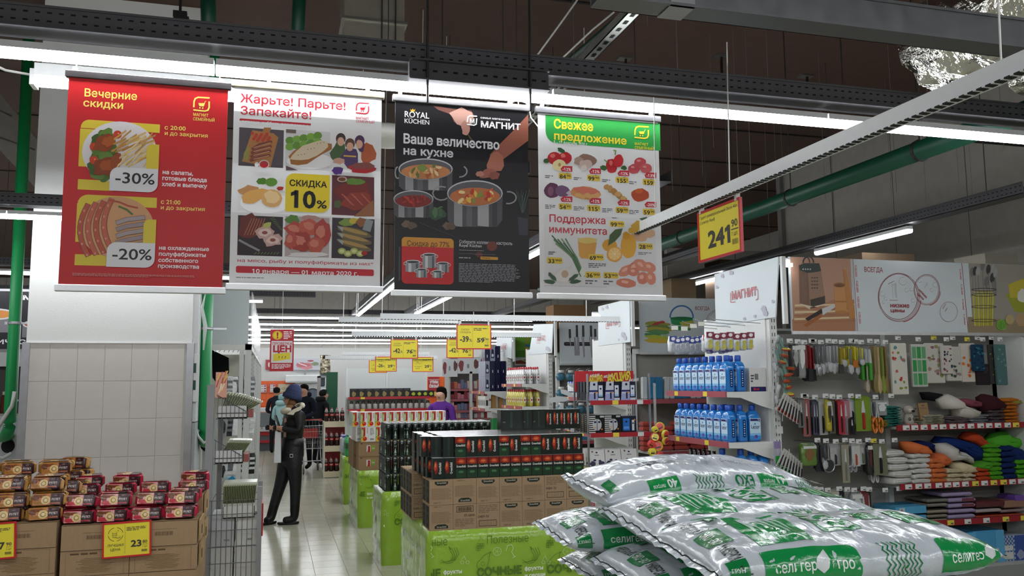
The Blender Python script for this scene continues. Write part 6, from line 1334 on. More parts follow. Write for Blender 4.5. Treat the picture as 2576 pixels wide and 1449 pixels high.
gb_ = MB('171a38').box(-.045, -.055, 0, .045, .055, .27); D = Draw(); D.rect(-.006, .06, .006, .11, 'cfd2e0'); gb_.draw(D, (0, -.055, 0), eps=.001); gb_.draw(D, (-.045, 0, 0), (0, -1, 0), eps=.001); GBM = gb_.mesh('gift_box', 'gloss')
sl_ = MB('8d93a6').box(-.045, -.055, 0, .045, .055, .27); D = Draw(); D.poly([(-.03, .05), (.03, .05), (.02, .2), (-.02, .22)], '2a2e48'); D.ell(0, .1, .02, .03, 'c9ccd4', 8); sl_.draw(D, (0, -.055, 0), eps=.001); GSM = sl_.mesh('gift_box', 'gloss')
for L_ in range(3):
    for i in range(4):
        for j in range(4):
            if L_ == 2 and (i > 1 or j > 2): continue
            if j and i > 1: continue
            tag(ob('gift_box', GSM if (j == 0 and L_ < 2) or (L_ == 2 and j == 1) else GBM, loc=(XF+.05+j*.1, y4n+.06+i*.125, zn1+L_*.272)), f'dark blue gift box, {("bottom", "middle", "top")[L_]} layer, {ORD[i]} from the near end, {ORD[j]} from the aisle', 'gift box', 'dark blue gift boxes')
pk_ = MB('d6d5d0').box(-.035, -.04, 0, .035, .04, .22); D = Draw(); D.rect(-.02, .05, .02, .15, '2e3238'); pk_.draw(D, (-.035, 0, 0), (0, -1, 0), eps=.001); pk_.draw(D, (0, -.04, 0), eps=.001); PKM = pk_.mesh('paper_pack', 'paper'); pkb = MB('9a7442').box(-.035, -.04, 0, .035, .04, .24).mesh('paper_pack', 'card')
for i in range(6):
    for j in range(3):
        if j and i: continue
        tag(ob('paper_pack', PKM if i < 5 and j == 0 else pkb, loc=(XF+.05+j*.13, y4n+.08+i*.12, zn2)), f'{"white" if i < 5 and j == 0 else "brown"} paper pack under the gift boxes, {ORD[i]} from the near end, {ORD[j]} from the aisle', 'pack', 'paper packs')
sp_ = MB('2e8a4a').box(-.06, -.05, 0, .06, .05, .09).mesh('sponge_pack', 'film'); sg_ = MB('5a5d62').box(-.05, -.05, 0, .05, .05, .06).mesh('sponge_pack', 'film')
for i in range(6):
    for r in range(3): tag(ob('sponge_pack', sp_ if i < 2 else sg_, loc=(XF+.1+(.12 if i < 2 else 0), y4n+.1+i*.13, zn2-.45+r*.09)), f'{"green" if i < 2 else "grey"} sponge pack on the low shelf, {ORD[i]} from the near end, layer {ORD[r]}', 'sponge pack', 'sponge packs')
# ---------------------------------------------------------------- faces of the cross shelves (toward the camera)
def gond_face(label, x0, x1, y, top, rails, back='8d8a84'):
    o = thing('cross_shelf', label, 'shelving', (x0, y, 0)); L = x1-x0
    for x in (0, L*.5, L-.05): ob('upright', MB('cdcfcc').box(x, -.0, 0, x+.05, .06, top), 'paint', o)
    ob('back_panel', MB(back).box(.05, .05, 0, L, .07, top), 'paint', o); ob('top_beam', MB('cfd1ce').box(0, -.01, top-.06, L, .06, top), 'paint', o)
    for z, d in rails: s = ob('shelf', MB('b9bbb8').box(.05, -d, z-.03, L, .05, z), 'paint', o); ob('price_rail', MB('9a5058').box(.05, -d-.012, z-.05, L, -d, z+.003), 'plastic', s)
    ob('base', MB('9b9d9b').box(0, -.35, 0, L, .06, .14), 'paint', o); return o
Y2F, Y3F, Y4F = 9.45, 12.3, 14.9
gond_face('cross shelf with bucket poster and red cleaning packs', 4.16, 7.4, Y2F, 2.15, ((1.55, .3), (.95, .35), (.5, .38)))
gond_face('cross shelf with knife poster and hanging masks', 4.16, 8.0, Y3F, 2.2, ((.9, .35), (.5, .38)), '6d6a66')
gond_face('cross shelf with green poster far back', 4.16, 8.5, Y4F, 2.2, ((1.2, .35), (.7, .38)))
def flat_sign(label, y, ox, oy, sc, c, art, th=.012):
    P = [at(ox+x/sc, oy+z/sc, Y=y) for x, z in c]; xa = min(p.x for p in P); za = min(P[2].z, P[3].z); xb = max(p.x for p in P); zb = max(P[0].z, P[1].z)
    o = thing('picture_sign', label, 'sign', (xa, y, za)); ob('sheet', MB('bfc7ca').box(0, 0, 0, xb-xa, th, zb-za), 'vinyl', o)
    D = Draw(y=y, ox=ox, oy=oy, sc=sc, org=(xa, za)); art(D); clip(D, .001, xb-xa-.001, .001, zb-za-.001)
    ob('print', MB().draw(D, eps=.0004), 'vinyl', o); ob('bottom_rail', MB('d5d7d8').box(0, -.008, -.025, xb-xa, .015, .002), 'steel', o); return o
def art_bucket(D):
    for i, (c, y) in enumerate((('8f9436', 1285), ('6d8040', 1310), ('a39a38', 1335), ('5f8a50', 1360), ('4e8a5c', 1385), ('a8b13a', 1410), ('c0a63a', 1440))): D.blob(345+((i*37) % 20)-10, y, 112, 22, c, i, .05)
    for k in range(7): D.rect(370+k*13, 1380, 376+k*13, 1398, 'd5d8cf')
    D.blob(335, 1282, 52, 13, 'a63a33', 3, -.3); D.blob(385, 1270, 26, 14, 'a63a33', 4); D.arc(560, 1225, 105, 105, PI, 2*PI, .02, '3a6a9a', 14); D.poly([(455, 1225), (665, 1228), (640, 1345), (480, 1345)], '2f8a55'); D.ell(560, 1235, 100, 16, '1f6a40', 20); D.poly([(540, 1270), (670, 1255), (672, 1320), (575, 1330)], 'b0ab45')
    D.text('ВСЕГДА', 682, 1158, '8a2f38', 815, y1=1128, b=.01); D.arc(960, 1270, 180, 130, 2.4, 4.4, .006, '9a6a70', 14); D.arc(960, 1270, 165, 118, 2.4, 4.4, .004, '9a6a70', 14)
flat_sign('pale sign picturing a green bucket and folded cloths', Y2F-.05, 1560, 460, 3.622, [(170, 1052), (1180, 1062), (1180, 1545), (190, 1545)], art_bucket)
def art_knife(D):
    D.rect(990, 545, 1400, 590, '1d1d20', .4); D.rect(1010, 558, 1400, 572, '4a4a50')
    for x, y0, y1, y2, w, c in ((1057, 398, 500, 600, 22, '3c3c42'), (1137, 352, 490, 700, 60, '3c3c42'), (1209, 355, 485, 728, 32, '3c3c42'), (1298, 358, 485, 730, 40, '3c3c42'), (1345, 395, 485, 640, 24, '3c3c42')):
        D.poly([(x-14, y0), (x+12, y0), (x+16, y1), (x-12, y1)], c); D.poly([(x-w/2-4, y1), (x+w/2-6, y1), (x+w/2+4, y2-20), (x+(w/2-2 if x == 1137 else 6), y2), (x-(w/2-4 if x == 1137 else -2), y2-(0 if x == 1137 else 40))], '8d8b98'); D.poly([(x-w/4, y1), (x, y1), (x+2, y2-40)], 'b9b7c2')
flat_sign('pale sign picturing five kitchen knives on a magnetic strip', Y3F-.05, 1200, 740, 4.528, [(938, 322), (1700, 330), (1700, 790), (948, 792)], art_knife)
def art_green(D): D.rect(300, 400, 700, 640, '6fa83a'); D.rect(300, 640, 700, 720, '4f8a35'); D.poly([(545, 600), (590, 600), (590, 790), (555, 790)], 'd0b030'); D.rect(548, 570, 600, 602, '3f8fc0'); D.line([(575, 480), (572, 570)], .02, 'c98a3a'); D.poly([(440, 760), (585, 740), (585, 800), (440, 800)], '7a3a28'); D.poly([(470, 740), (580, 760), (560, 775)], '9ab08a')
flat_sign('green picture sign with a yellow mop bucket, far back', Y4F-.05, 1200, 740, 4.528, [(430, 470), (800, 470), (800, 795), (430, 795)], art_green)
# cross shelf goods
mk_ = MB('3f6f86').lathe([(.02, 0), (.06, .02), (.075, .06), (.06, .1), (.02, .12)], 12, sy=.4); mk_.box(-.04, -.034, .12, .05, -.03, .16, 'd5d6d4').tube([(-.05, 0, .08), (-.08, 0, .12), (-.05, 0, .17), (0, 0, .19)], .004, 5, c='b9bcbd')
MK = mk_.mesh('mask_pack', 'film', True)
for r, y in enumerate((958, 1000, 1040)):
    for i, x in enumerate((1410, 1434, 1460, 1484)): p = at(x, y, Y=Y3F-.12); tag(ob('mask_pack', MK, loc=(p.x, Y3F-.12, p.z)), f'hanging blue mask pack on the knife poster bay, {ORD[i]} from left, {("top", "middle", "low")[r]} row', 'pack', 'mask packs')
bl = MB('2f6f96').box(-.05, -.03, 0, .05, .03, .26, bev=.01).mesh('blue_film_pack', 'film'); wl = MB('b9bdbf').box(-.03, -.03, 0, .03, .03, .26, bev=.01).mesh('blue_film_pack', 'film')
x = 4.2; i = 0; g = random.Random(5)
while x < 5.6 and i < 18: b_ = i % 4 in (1, 2); o_ = tag(ob('film_pack', bl if b_ else wl, loc=(x+.05, Y2F-.12, 1.552)), f'{"blue" if b_ else "clear"} film pack standing on the top shelf under the bucket poster, {ORD[i]} from the left', 'pack', 'film packs under the bucket poster'); o_.rotation_euler = (0, g.uniform(-.06, .06), 0); x += .105 if b_ else .07; i += 1
rd_ = MB('a5453f').box(-.09, -.06, 0, .09, .06, .055, bev=.015).mesh('red_pack', 'film')
for c_ in range(5):
    for r in range(5 if c_ % 2 else 6): tag(ob('red_pack', rd_, loc=(4.25+c_*.2, Y2F-.2, .951+r*.057)), f'red film pack, column {ORD[c_]} from the left, layer {ORD[r]} under the bucket poster', 'pack', 'red packs'); 
gn = MB('1c4a3a').box(-.12, -.1, 0, .12, .1, .09, bev=.02).mesh('green_pack', 'film')
for c_ in range(4):
    for r in range(3): tag(ob('green_pack', gn, loc=(4.3+c_*.26, Y2F-.2, .501+r*.092)), f'dark green folded pack, column {ORD[c_]}, layer {ORD[r]}, low shelf under the bucket poster', 'pack', 'green packs')
for r, (z, n) in enumerate(((.901, 8), (.501, 8))):
    for i in range(n): tag(ob('film_pack', bl if (i+r) % 3 else wl, loc=(4.25+i*.13, Y3F-.2, z)), f'film pack on the {("upper", "lower")[r]} shelf under the knife poster, {ORD[i]} from the left', 'pack', 'film packs under the knife poster')
# bottles on the bare shelf end (partly behind the rack)
HS = bottle('shampoo_bottle', [(.02, 0), (.028, .006), (.028, .16), (.024, .17), (.024, .2)], ['dcdde0', 'e2e3e6', 'd9dadd', '2b3f9a'], label=lambda D: (D.rect(-.022, .06, .022, .072, '39457a'), D.ell(.008, .15, .006, .008, 'c04a58', 8)))
PU = bottle('purple_bottle', [(.018, 0), (.022, .005), (.022, .14), (.015, .15), (.015, .17)], ['1d1522', '2a1a38', '5a3a86', '6a4a9a'], label=lambda D: D.blob(0, .05, .012, .02, 'a8b040', 2))
GL = bottle('white_bottle', [(.018, 0), (.026, .006), (.026, .13), (.02, .15), (.02, .18)], ['dedfde', 'e4e5e4', 'e0e1e0', 'd9dad9'], label=lambda D: D.rect(-.006, .03, .006, .12, '77797c'))
YL = bottle('yellow_bottle', [(.018, 0), (.024, .006), (.024, .14), (.015, .16), (.015, .18)], ['b0a53a', 'c2b846', 'dcd8c4', '8a3a2a'], label=lambda D: D.rect(-.02, .06, .02, .12, 'd9d6c4'))
zs_ = (1.57, 1.15, .72)
for r, (z, L_) in enumerate(((zs_[0], (HS,)*8), (zs_[1], (PU,)*5+(GL,)*5), (zs_[2], (YL,)*10))):
    nm = ('white shampoo bottle with blue cap', 'dark purple or white bottle', 'yellow bottle')[r]
    for i, me in enumerate(L_):
        nm_ = nm if r != 1 else ('dark purple bottle' if me is PU else 'white bottle')
        o_ = tag(ob('care_bottle', me, loc=(XF+.05, y2f-.1-i*(.085 if r == 0 else .066), z)), f'{nm_} on the bare white shelf end, {ORD[i]} from the left', 'bottle', f'{nm_}s'); o_.rotation_euler = (0, 0, -.8)
# white leaf cut-out
P = []
lf = thing('leaf_cutout', 'white cardboard leaf cut-out beside the promotion rack', 'decoration', (at(1440, 1010, Y=8.6).x, 8.6, at(1440, 1080, Y=8.6).z))
for i, Q in enumerate(([(1120, 960), (1160, 975), (1200, 1010), (1265, 955), (1275, 1050), (1200, 1060), (1150, 1010)], [(1025, 1010), (1090, 1020), (1140, 1050), (1130, 1090), (1040, 1035)], [(950, 1085), (1010, 1090), (1080, 1130), (1120, 1180), (1040, 1160), (960, 1130)], [(820, 1220), (860, 1180), (920, 1160), (1010, 1170), (1060, 1200), (1000, 1225), (900, 1230), (840, 1235)], [(985, 1250), (990, 1330), (950, 1390), (920, 1440), (915, 1340), (950, 1260)])):
    pts = [at(1200+x/4.528, 740+y/4.528, Y=8.6) for x, y in Q]; ob('leaf', MB('c4cacc').prism([(p.x-lf.location.x, p.z-lf.location.z) for p in pts], 0, .006), 'paper', lf)
ob('stem', MB('c4cacc').box(-.02, .006, -1.3, .02, .02, .22), 'paper', lf)
# ---------------------------------------------------------------- promotion rack with gift sets
YR = 7.45
def RX(px): return at(px, 1050, Y=YR).x
def RZ(py, px=1560): return at(px, py, Y=YR).z
rk = thing('promotion_rack', 'wire promotion rack with red header and gift sets', 'rack', (RX(1480), YR, 0)); ox = RX(1480); W = RX(1636)-ox
for x in (0, W): 
    for y in (0, .36): ob('post', MB('9b9d9f').box(x-.008, y, 0, x+.008, y+.016, RZ(940)), 'steel', rk)
D = Draw(y=YR+.33, ox=1380, oy=880, sc=4.026, org=(ox, 0)); kk = 'e3e0dc'
D.text('АКЦИЯ', 420, 280, kk, 520, y1=255, b=.04, rot=.1); D.text('АКЦИЯ', 415, 330, 'd9c83a', 555, y1=275, b=.05, rot=.1); D.text('АКЦИЯ', 560, 285, kk, 645, y1=262, b=.04, rot=.1); D.text('АКЦИЯ', 600, 330, 'd9c83a', 840, y1=255, b=.05, rot=.12); D.text('АКЦИЯ', 815, 325, kk, 918, y1=300, b=.04, rot=.1); D.text('АК', 425, 410, kk, 470, y1=390, b=.04)
ob('header', MB('b8232c').box(.0, .34, RZ(985), W*.98, .352, RZ(941)+.035).draw(D, (0, .338, 0), eps=.0005), 'paper', rk)
shz = []
for y in (1016, 1097, 1180):
    z = RZ(y-9); shz.append(z); s = ob('shelf', MB('8d8f91').box(0, 0, z-.008, W, .36, z), 'steel', rk); ob('price_rail', MB('a8242e').box(.02, -.012, z-.04, W, -.002, z+.002), 'plastic', s)
    for k in range(2): ob('price_tag', MB('e0cf48' if k == 0 else 'd9d9d6').box(W*(.38+.4*k), -.016, z-.038, W*(.38+.4*k)+.06, -.012, z), 'paper', s)
    bx_ = MB('77797b')
    for k in range(6): bx_.tube([(0, .36*k/5, z), (0, .36*k/5, z+.08)], .003, 4)
    ob('side_wires', bx_, 'steel', s)
z = .25; ob('shelf', MB('8d8f91').box(0, 0, z-.008, W, .36, z), 'steel', rk)
def giftset(name, w, h, d, base, art, fin='gloss'):
    m = MB(base).box(-w/2, 0, 0, w/2, d, h); D = Draw(); art(D, w, h); return m.draw(D, eps=.0006).mesh(name, fin)
def a1(D, w, h): D.poly([(-w*.48, 0), (w*.1, 0), (w*.1, h), (-w*.38, h)], 'c3c6cf'); D.rect(-w*.46, h*.45, w*.1, h*.55, '262f6a'); D.rect(-w*.46, 0, w*.1, h*.35, '9a9fc8'); D.ell(-w*.12, h*.85, w*.08, w*.08, '16183a', 10); D.rect(-w*.15, h*.08, -w*.05, h*.42, '1b1d33'); D.ell(.0, h*.42, w*.06, w*.06, 'd58a3a', 8); D.rect(w*.16, h*.2, w*.42, h*.8, 'cdd5df'); D.ell(w*.29, h*.62, w*.06, w*.06, '16183a', 8); D.rect(w*.16, h*.2, w*.42, h*.3, '8fb5d5'); D.rect(w*.12, 0, w*.48, h*.13, 'c9cbd2')
def a2(D, w, h):
    for i in range(9): D.rect(-w*.5, h*(i/9), -w*.08, h*((i+.5)/9), 'd5d5d3')
    D.ell(.02*w, h*.45, w*.27, h*.33, 'b9bcc0', 18); D.rect(.0, h*.12, w*.03, h*.78, '1a1a1c'); D.ell(-w*.1, h*.6, w*.08, w*.06, '26264a', 8); D.ell(w*.15, h*.6, w*.08, w*.06, '26264a', 8); D.ell(-w*.1, h*.3, w*.06, w*.05, 'd9a070', 8); D.rect(w*.2, h*.85, w*.45, h*.95, 'b9b9b6'); D.ell(w*.3, h*.2, w*.05, w*.05, 'd0822f', 8)
def a3(D, w, h): D.rect(-w*.4, h*.1, w*.05, h*.85, '2a6fc0'); D.ell(-w*.18, h*.65, w*.08, w*.06, '16183a', 8); D.rect(-w*.36, h*.2, 0, h*.35, '5a9ad8'); D.rect(w*.2, h*.1, w*.36, h*.75, 'd0d3d8'); D.ell(w*.28, h*.55, w*.06, w*.05, '16183a', 8); D.ell(w*.38, h*.75, w*.06, w*.06, 'd0822f', 8)
def a4(D, w, h): D.ell(w*.0, h*.82, w*.07, w*.05, '20224a', 10); D.poly([(-w*.35, h*.88), (-w*.27, h*.96), (-w*.2, h*.88), (-w*.27, h*.8)], '8a5a5c'); D.small(-w*.15, h*.68, w*.35, h*.58, 1, '8a8c90', 2); D.ell(-w*.15, h*.35, w*.1, w*.07, '2a2e5a', 8); D.ell(w*.18, h*.3, w*.1, w*.07, '2a2e5a', 8); D.blob(-w*.3, h*.15, w*.2, h*.15, '2a2e4a', 3); D.blob(w*.3, h*.15, w*.2, h*.15, '2a2e4a', 4)
G1 = giftset('gift_set', .155, .175, .06, '1a1c2c', a1); G2 = giftset('gift_set', .165, .165, .06, '17171a', a2); G3 = giftset('gift_set', .15, .15, .06, '17192a', a3); G4 = giftset('gift_set', .155, .15, .05, 'd6d6d3', a4, 'paper')
for r, (me, n, nm) in enumerate(((G1, 3, 'navy gift set'), (G2, 3, 'striped black gift set'), (G4, 3, 'white gift set'))):
    z = shz[r]
    for i in range(n):
        for j in range(4):
            mm = G3 if (r == 1 and i == 2) else me; nn = 'blue gift set' if mm is G3 else nm
            o_ = tag(ob('gift_set', mm, loc=(ox+.09+i*.162, YR+.02+j*.085, z+.001)), f'{nn} on the {("top", "middle", "lower")[r]} rack shelf, {ORD[i]} from the left, depth row {ORD[j]}', 'gift set', 'gift sets on the promotion rack')
            if r == 2: o_.rotation_euler = (-.18, 0, .0)
# strip of round yellow and red packs hanging in front of the softener shelf
cs_ = thing('clip_strip', 'hanging strip of round yellow and red sweet packs by the softener shelf', 'clip strip', (at(1650, 1060, Y=6.9).x, 6.9, at(1650, 1050, Y=6.9).z)); ob('strip', MB('b9bcb8').box(-.012, .01, -.42, .012, .013, .3), 'clear', cs_)
for i, (x, y, c, rr) in enumerate(((1660, 1074, 'c9b82f', .042), (1645, 1080, 'c9b82f', .03), (1668, 1092, 'd2c243', .04), (1648, 1100, 'c0342c', .04), (1636, 1117, 'c0342c', .036), (1668, 1108, 'bfae3a', .036), (1655, 1122, 'd2c832', .045), (1638, 1136, 'c9c038', .036), (1655, 1146, 'c0342c', .04), (1650, 1160, 'd0c03a', .03))):
    p = at(x, y, Y=6.9); m = MB(c).lathe([(rr*.8, -.014), (rr, -.008), (rr, .008), (rr*.8, .014)], 16, M=Matrix.Rotation(PI/2, 4, 'X')); D = Draw(); D.ell(0, 0, rr*.8, rr*.8, 'e0d24a' if c[0] == 'c' and i % 2 else 'd8453a', 14); D.rect(-rr*.5, -rr*.5, rr*.5, -rr*.15, '3a2a28'); D.text('0+4', -rr*.4, 0, '3a2a28', rr*.4, h=rr*.3); m.draw(D, (0, -.0145, 0))
    q = ob('round_pack', m, 'film', cs_, loc=(p.x-cs_.location.x, -.02*(i % 3), p.z-cs_.location.z)); q.rotation_euler = (.2*(i % 3-1), .3*(i % 5-2), .4*(i % 3-1))
# ================================================================ kitchenware bay on the right
YK = 6.28; YBK = 6.62
kx0 = at(1978, 900, Y=YK).x; kx1 = at(2573, 900, Y=YK).x; kxm = at(2262, 1085, Y=YK).x
ks = thing('kitchen_bay', 'wide grey shelf bay of kitchen tools and towels', 'shelving', (kx0, YBK, 0)); L = kx1-kx0
for x in (-.03, L*.485, L): ob('upright', MB('cfd1ce').box(x, -.02, 0, x+.05, .05, 2.2), 'paint', ks)
for k in range(5): ob('back_panel', MB('9b9993').box(0, .03, .12+k*.41, L, .05, .12+(k+1)*.41-.003), 'paint', ks)
ob('end_panel', MB('c6c8c5').box(L, -.34, 0, L+.03, .05, 2.2), 'paint', ks); ob('plinth', MB('8d8f8d').box(0, -.36, 0, L, .05, .1), 'paint', ks)
def kz(py, px=2400): return at(px, py, Y=YK).z
SH = [(kz(1070), 'upper'), (kz(1216), 'middle'), (kz(1311), 'lower')]
g = random.Random(77)
for k, (z, nm) in enumerate(SH):
    s = ob('shelf', MB('a9aba9').box(kxm-kx0, YK-YBK+.01, z-.025, L, .03, z), 'paint', ks); ob('price_rail', MB('8f2029').box(kxm-kx0-.02, YK-YBK-.004, z-.035, L, YK-YBK+.01, z+.015), 'plastic', s)
    n = 13
    for i in range(n):
        x = kxm-kx0+.03+i*(L-kxm+kx0-.1)/n+g.uniform(-.01, .01)
        if k == 2 and i % 2: continue
        yl = g.random() < .2; ob('price_tag', MB('d5c648' if yl else 'cfd0ce').box(x, YK-YBK-.0065, z-.03, x+.07, YK-YBK-.004, z+.011).box(x+.035, YK-YBK-.0075, z-.024, x+.062, YK-YBK-.0066, z-.012, '55575a'), 'paper', s)
ob('shelf', MB('a9aba9').box(kxm-kx0, YK-YBK+.01, .10, L, .03, .125), 'paint', ks)
# long picture sign
def art_kitchen(D):
    D.rect(115, 100, 790, 890, 'a9816c'); D.poly([(115, 780), (560, 560), (800, 560), (800, 890), (115, 890)], 'a07055')
    for i in range(6): D.poly([(165-i*2, 610+i*36), (800, 600+i*34), (800, 618+i*34), (165-i*2, 632+i*36)], ('c9b48e', '9a6a4c')[i % 2])
    D.poly([(205, 200), (260, 175), (420, 178), (438, 265), (490, 600), (320, 660), (215, 600)], '6f5343'); D.poly([(205, 200), (260, 178), (420, 178), (440, 255), (360, 280), (290, 278), (215, 250)], '2f3836'); D.poly([(300, 280), (440, 262), (488, 590), (322, 640)], '8a6c58')
    for i in range(3):
        for j in range(4): D.ell(345+i*26, 330+j*36, 11, 6, '2e2620', 8)
    for i in range(14): D.line([(232+(i % 3)*4, 320+i*20), (285, 300+i*20)], .002, '8d7564')
    D.poly([(325, 560), (480, 520), (480, 600), (330, 640)], '3a3028'); D.arc(305, 170, 55, 62, PI, 2*PI, .012, '26282a', 10); D.arc(285, 170, 34, 55, PI, 2*PI, .008, '26282a', 8); D.poly([(215, 600), (320, 665), (325, 640), (490, 600), (400, 640), (320, 625)], 'c9b7a0')
    for x in (250, 275, 300, 325): D.ell(x, 240, 8, 8, 'b9b9b4', 8)
    D.poly([(575, 400), (690, 400), (715, 700), (590, 690)], 'b57f4a'); D.ell(632, 405, 62, 26, '8a5c34', 18); D.ell(632, 412, 48, 18, '6a4424', 16); D.rect(582, 570, 712, 590, '9a6838'); D.ell(650, 690, 66, 18, 'a5713e', 14); D.poly([(670, 235), (698, 235), (770, 590), (795, 640), (795, 755), (735, 755), (712, 640)], 'ab753e'); D.ell(685, 235, 14, 10, 'b98a54', 10)
    D.poly([(270, 760), (300, 785), (470, 690), (445, 655)], '2b2320'); D.poly([(255, 825), (285, 848), (450, 740), (430, 710)], '95592c'); D.poly([(445, 655), (580, 605), (585, 640), (455, 725)], 'b9b9ba')
    D.line([(762, 120), (812, 890)], .012, 'b9bcbf'); D.line([(772, 120), (822, 890)], .004, '7d3038'); D.line([(1920, 170), (1990, 905)], .006, '7d3038')
    for i in range(4): D.rect(796+i*13, 200+i*164, 822+i*13, 318+i*164, 'b35a60', .2); D.rect(800+i*13, 208+i*164, 818+i*13, 310+i*164, 'c9cfd2'); D.text('МАГНИТ', 816+i*13, 305+i*164, 'a83a44', h=.012, rot=PI/2, b=.03); D.rect(1898+i*14, 240+i*158, 1918+i*14, 350+i*158, 'b35a60', .2); D.rect(1901+i*14, 248+i*158, 1915+i*14, 342+i*158, 'c9cfd2'); D.text('МАГНИТ', 1914+i*14, 338+i*158, 'a83a44', h=.010, rot=PI/2, b=.03)
    D.text('ВСЕГДА', 893, 266, '8e2530', 1092, y1=218, b=.012); kk = '8a545a'
    for cx, cy, rx, ry, w in ((1255, 532, 215, 252, .004), (1252, 528, 204, 240, .006), (1262, 540, 218, 252, .003), (1552, 455, 135, 160, .005), (1550, 455, 125, 148, .003), (1782, 688, 92, 105, .003)): D.arc(cx, cy, rx, ry, 0, 2*PI, w, kk, 36)
    D.arc(1268, 545, 222, 252, .1, 1.4, .007, '9a2a34', 12); D.arc(1558, 462, 137, 160, .1, 1.4, .005, '9a2a34', 10)
    D.text('низкие', 1165, 640, '8e2530', 1368, y1=598, b=.025); D.text('цены', 1168, 690, '8e2530', 1318, y1=655, b=.025); D.line([(1145, 395), (1208, 365)], .004, kk); D.line([(1185, 390), (1195, 545)], .003, 'b9a5a8'); D.line([(1225, 375), (1232, 545)], .003, 'b9a5a8'); D.line([(1160, 565), (1247, 566)], .004, kk); D.text('1', 1165, 545, 'aeb4b8', 1240, y1=380, b=-.02)
    for cx, cy, r in ((1300, 365, 42), (1340, 460, 20), (1085, 500, 26), (1120, 550, 18), (1095, 588, 14), (1405, 570, 20), (1385, 455, 16), (1640, 405, 26), (1475, 360, 20), (1600, 460, 18)): D.arc(cx, cy, r, r, .3, 5, .0025, '9a8a8e', 12)
    D.text('низкие', 1462, 460, '8e2530', h=.022, b=.025, rot=-.75); D.text('цены', 1450, 505, '8e2530', h=.022, b=.025, rot=-.7); D.text('1', 1510, 420, 'aeb4b8', h=.06, rot=-.7); D.text('низкие', 1722, 660, '9a4a52', h=.012, rot=.9); D.text('цены', 1745, 690, '9a4a52', h=.012, rot=.9)
    D.rect(1985, 100, 2700, 920, '8f8a80'); D.poly([(1985, 740), (2700, 790), (2700, 920), (1985, 920)], '8a7a62')
    for i in range(9): D.line([(2040+i*26, 470), (2060+i*22, 830)], .016, ('b9b53a', 'a8a232')[i % 2])
    for i, (x, y) in enumerate(((2030, 270), (2060, 260), (2090, 265), (2140, 200), (2200, 240), (2250, 240), (2180, 370), (2240, 330), (2270, 280))): D.ell(x, y, 24, 52, ('6f6e6e', '3d3c3e', '9b9a9a')[i % 3], 12, .1); D.line([(x, y+40), (x+10, 500)], .01, '7d7c7c')
    for y in (455, 510, 635, 780): D.arc(2150, y, 130, 14, 0, 2*PI, .005, '3a3a3c', 20)
    D.ell(2335, 825, 55, 60, '5f8f35', 18)
    for i in range(8): D.arc(2335, 825, 50*abs(math.cos(i*.4))+8, 55, i, i+3, .003, '86b455', 8)
    D.ell(2420, 770, 46, 52, 'a89a6a', 16); D.ell(2550, 770, 60, 70, 'a58a68', 16); D.poly([(2380, 500), (2700, 480), (2700, 700), (2480, 690)], '8f9432'); D.poly([(2410, 400), (2560, 340), (2700, 400), (2700, 540), (2430, 540)], 'b5a83a'); D.blob(2560, 520, 50, 80, 'c9c9c0', 4)
flat_sign('long pale shelf sign with grater picture, coins and cutlery picture', YK-.02, 1960, 620, 4.182, [(112, 108), (2700, 220), (2700, 915), (140, 890)], art_kitchen, .02)
# ---------------------------------------------------------------- hanging kitchen tools
def hook_tag(x, y, z, yl=False):
    return MB('cfc04a' if yl else 'cdcfce').box(-.028, 0, -.018, .028, .003, .018).box(-.002, -.001, -.012, .022, 0, -.004, '55575a')
TG = [hook_tag(0, 0, 0, k).mesh('hook_price_tag', 'paper') for k in (0, 1)]; HW = MB('8b8d8f').tube([(0, 0, 0), (0, -.2, .0), (0, -.22, .012)], .003, 5).mesh('hook', 'steel')
rows_t = ((128, (210, 300, 355, 400, 440, 500, 545, 620, 680, 745, 800, 850, 905, 985, 1060)), (605, (330, 370, 450, 520, 600, 660, 740, 825, 975, 1090)), (990, (450, 545, 630, 690, 770, 830, 890, 960, 1030, 1120)), (1412, (430, 500, 560, 640, 730, 790, 850, 920, 1060, 1160)))
for r, (y, xs_) in enumerate(rows_t):
    for i, x in enumerate(xs_):
        p = at(1920+x/3.45+(6 if i % 3 == 0 else 0), 820+y/3.45+(i*7 % 3)*1.6, Y=YK+.02); o_ = tag(ob('hook_price_tag', TG[1 if (r, i) == (2, 7) else 0], loc=(p.x, YK+.02, p.z)), f'price tag on hook row {ORD[r]} of the kitchen bay, {ORD[i]} from the left', 'price tag', 'hook price tags')
        ob('hook', HW, parent=ks, loc=(p.x-kx0, 0.02, p.z-.02))
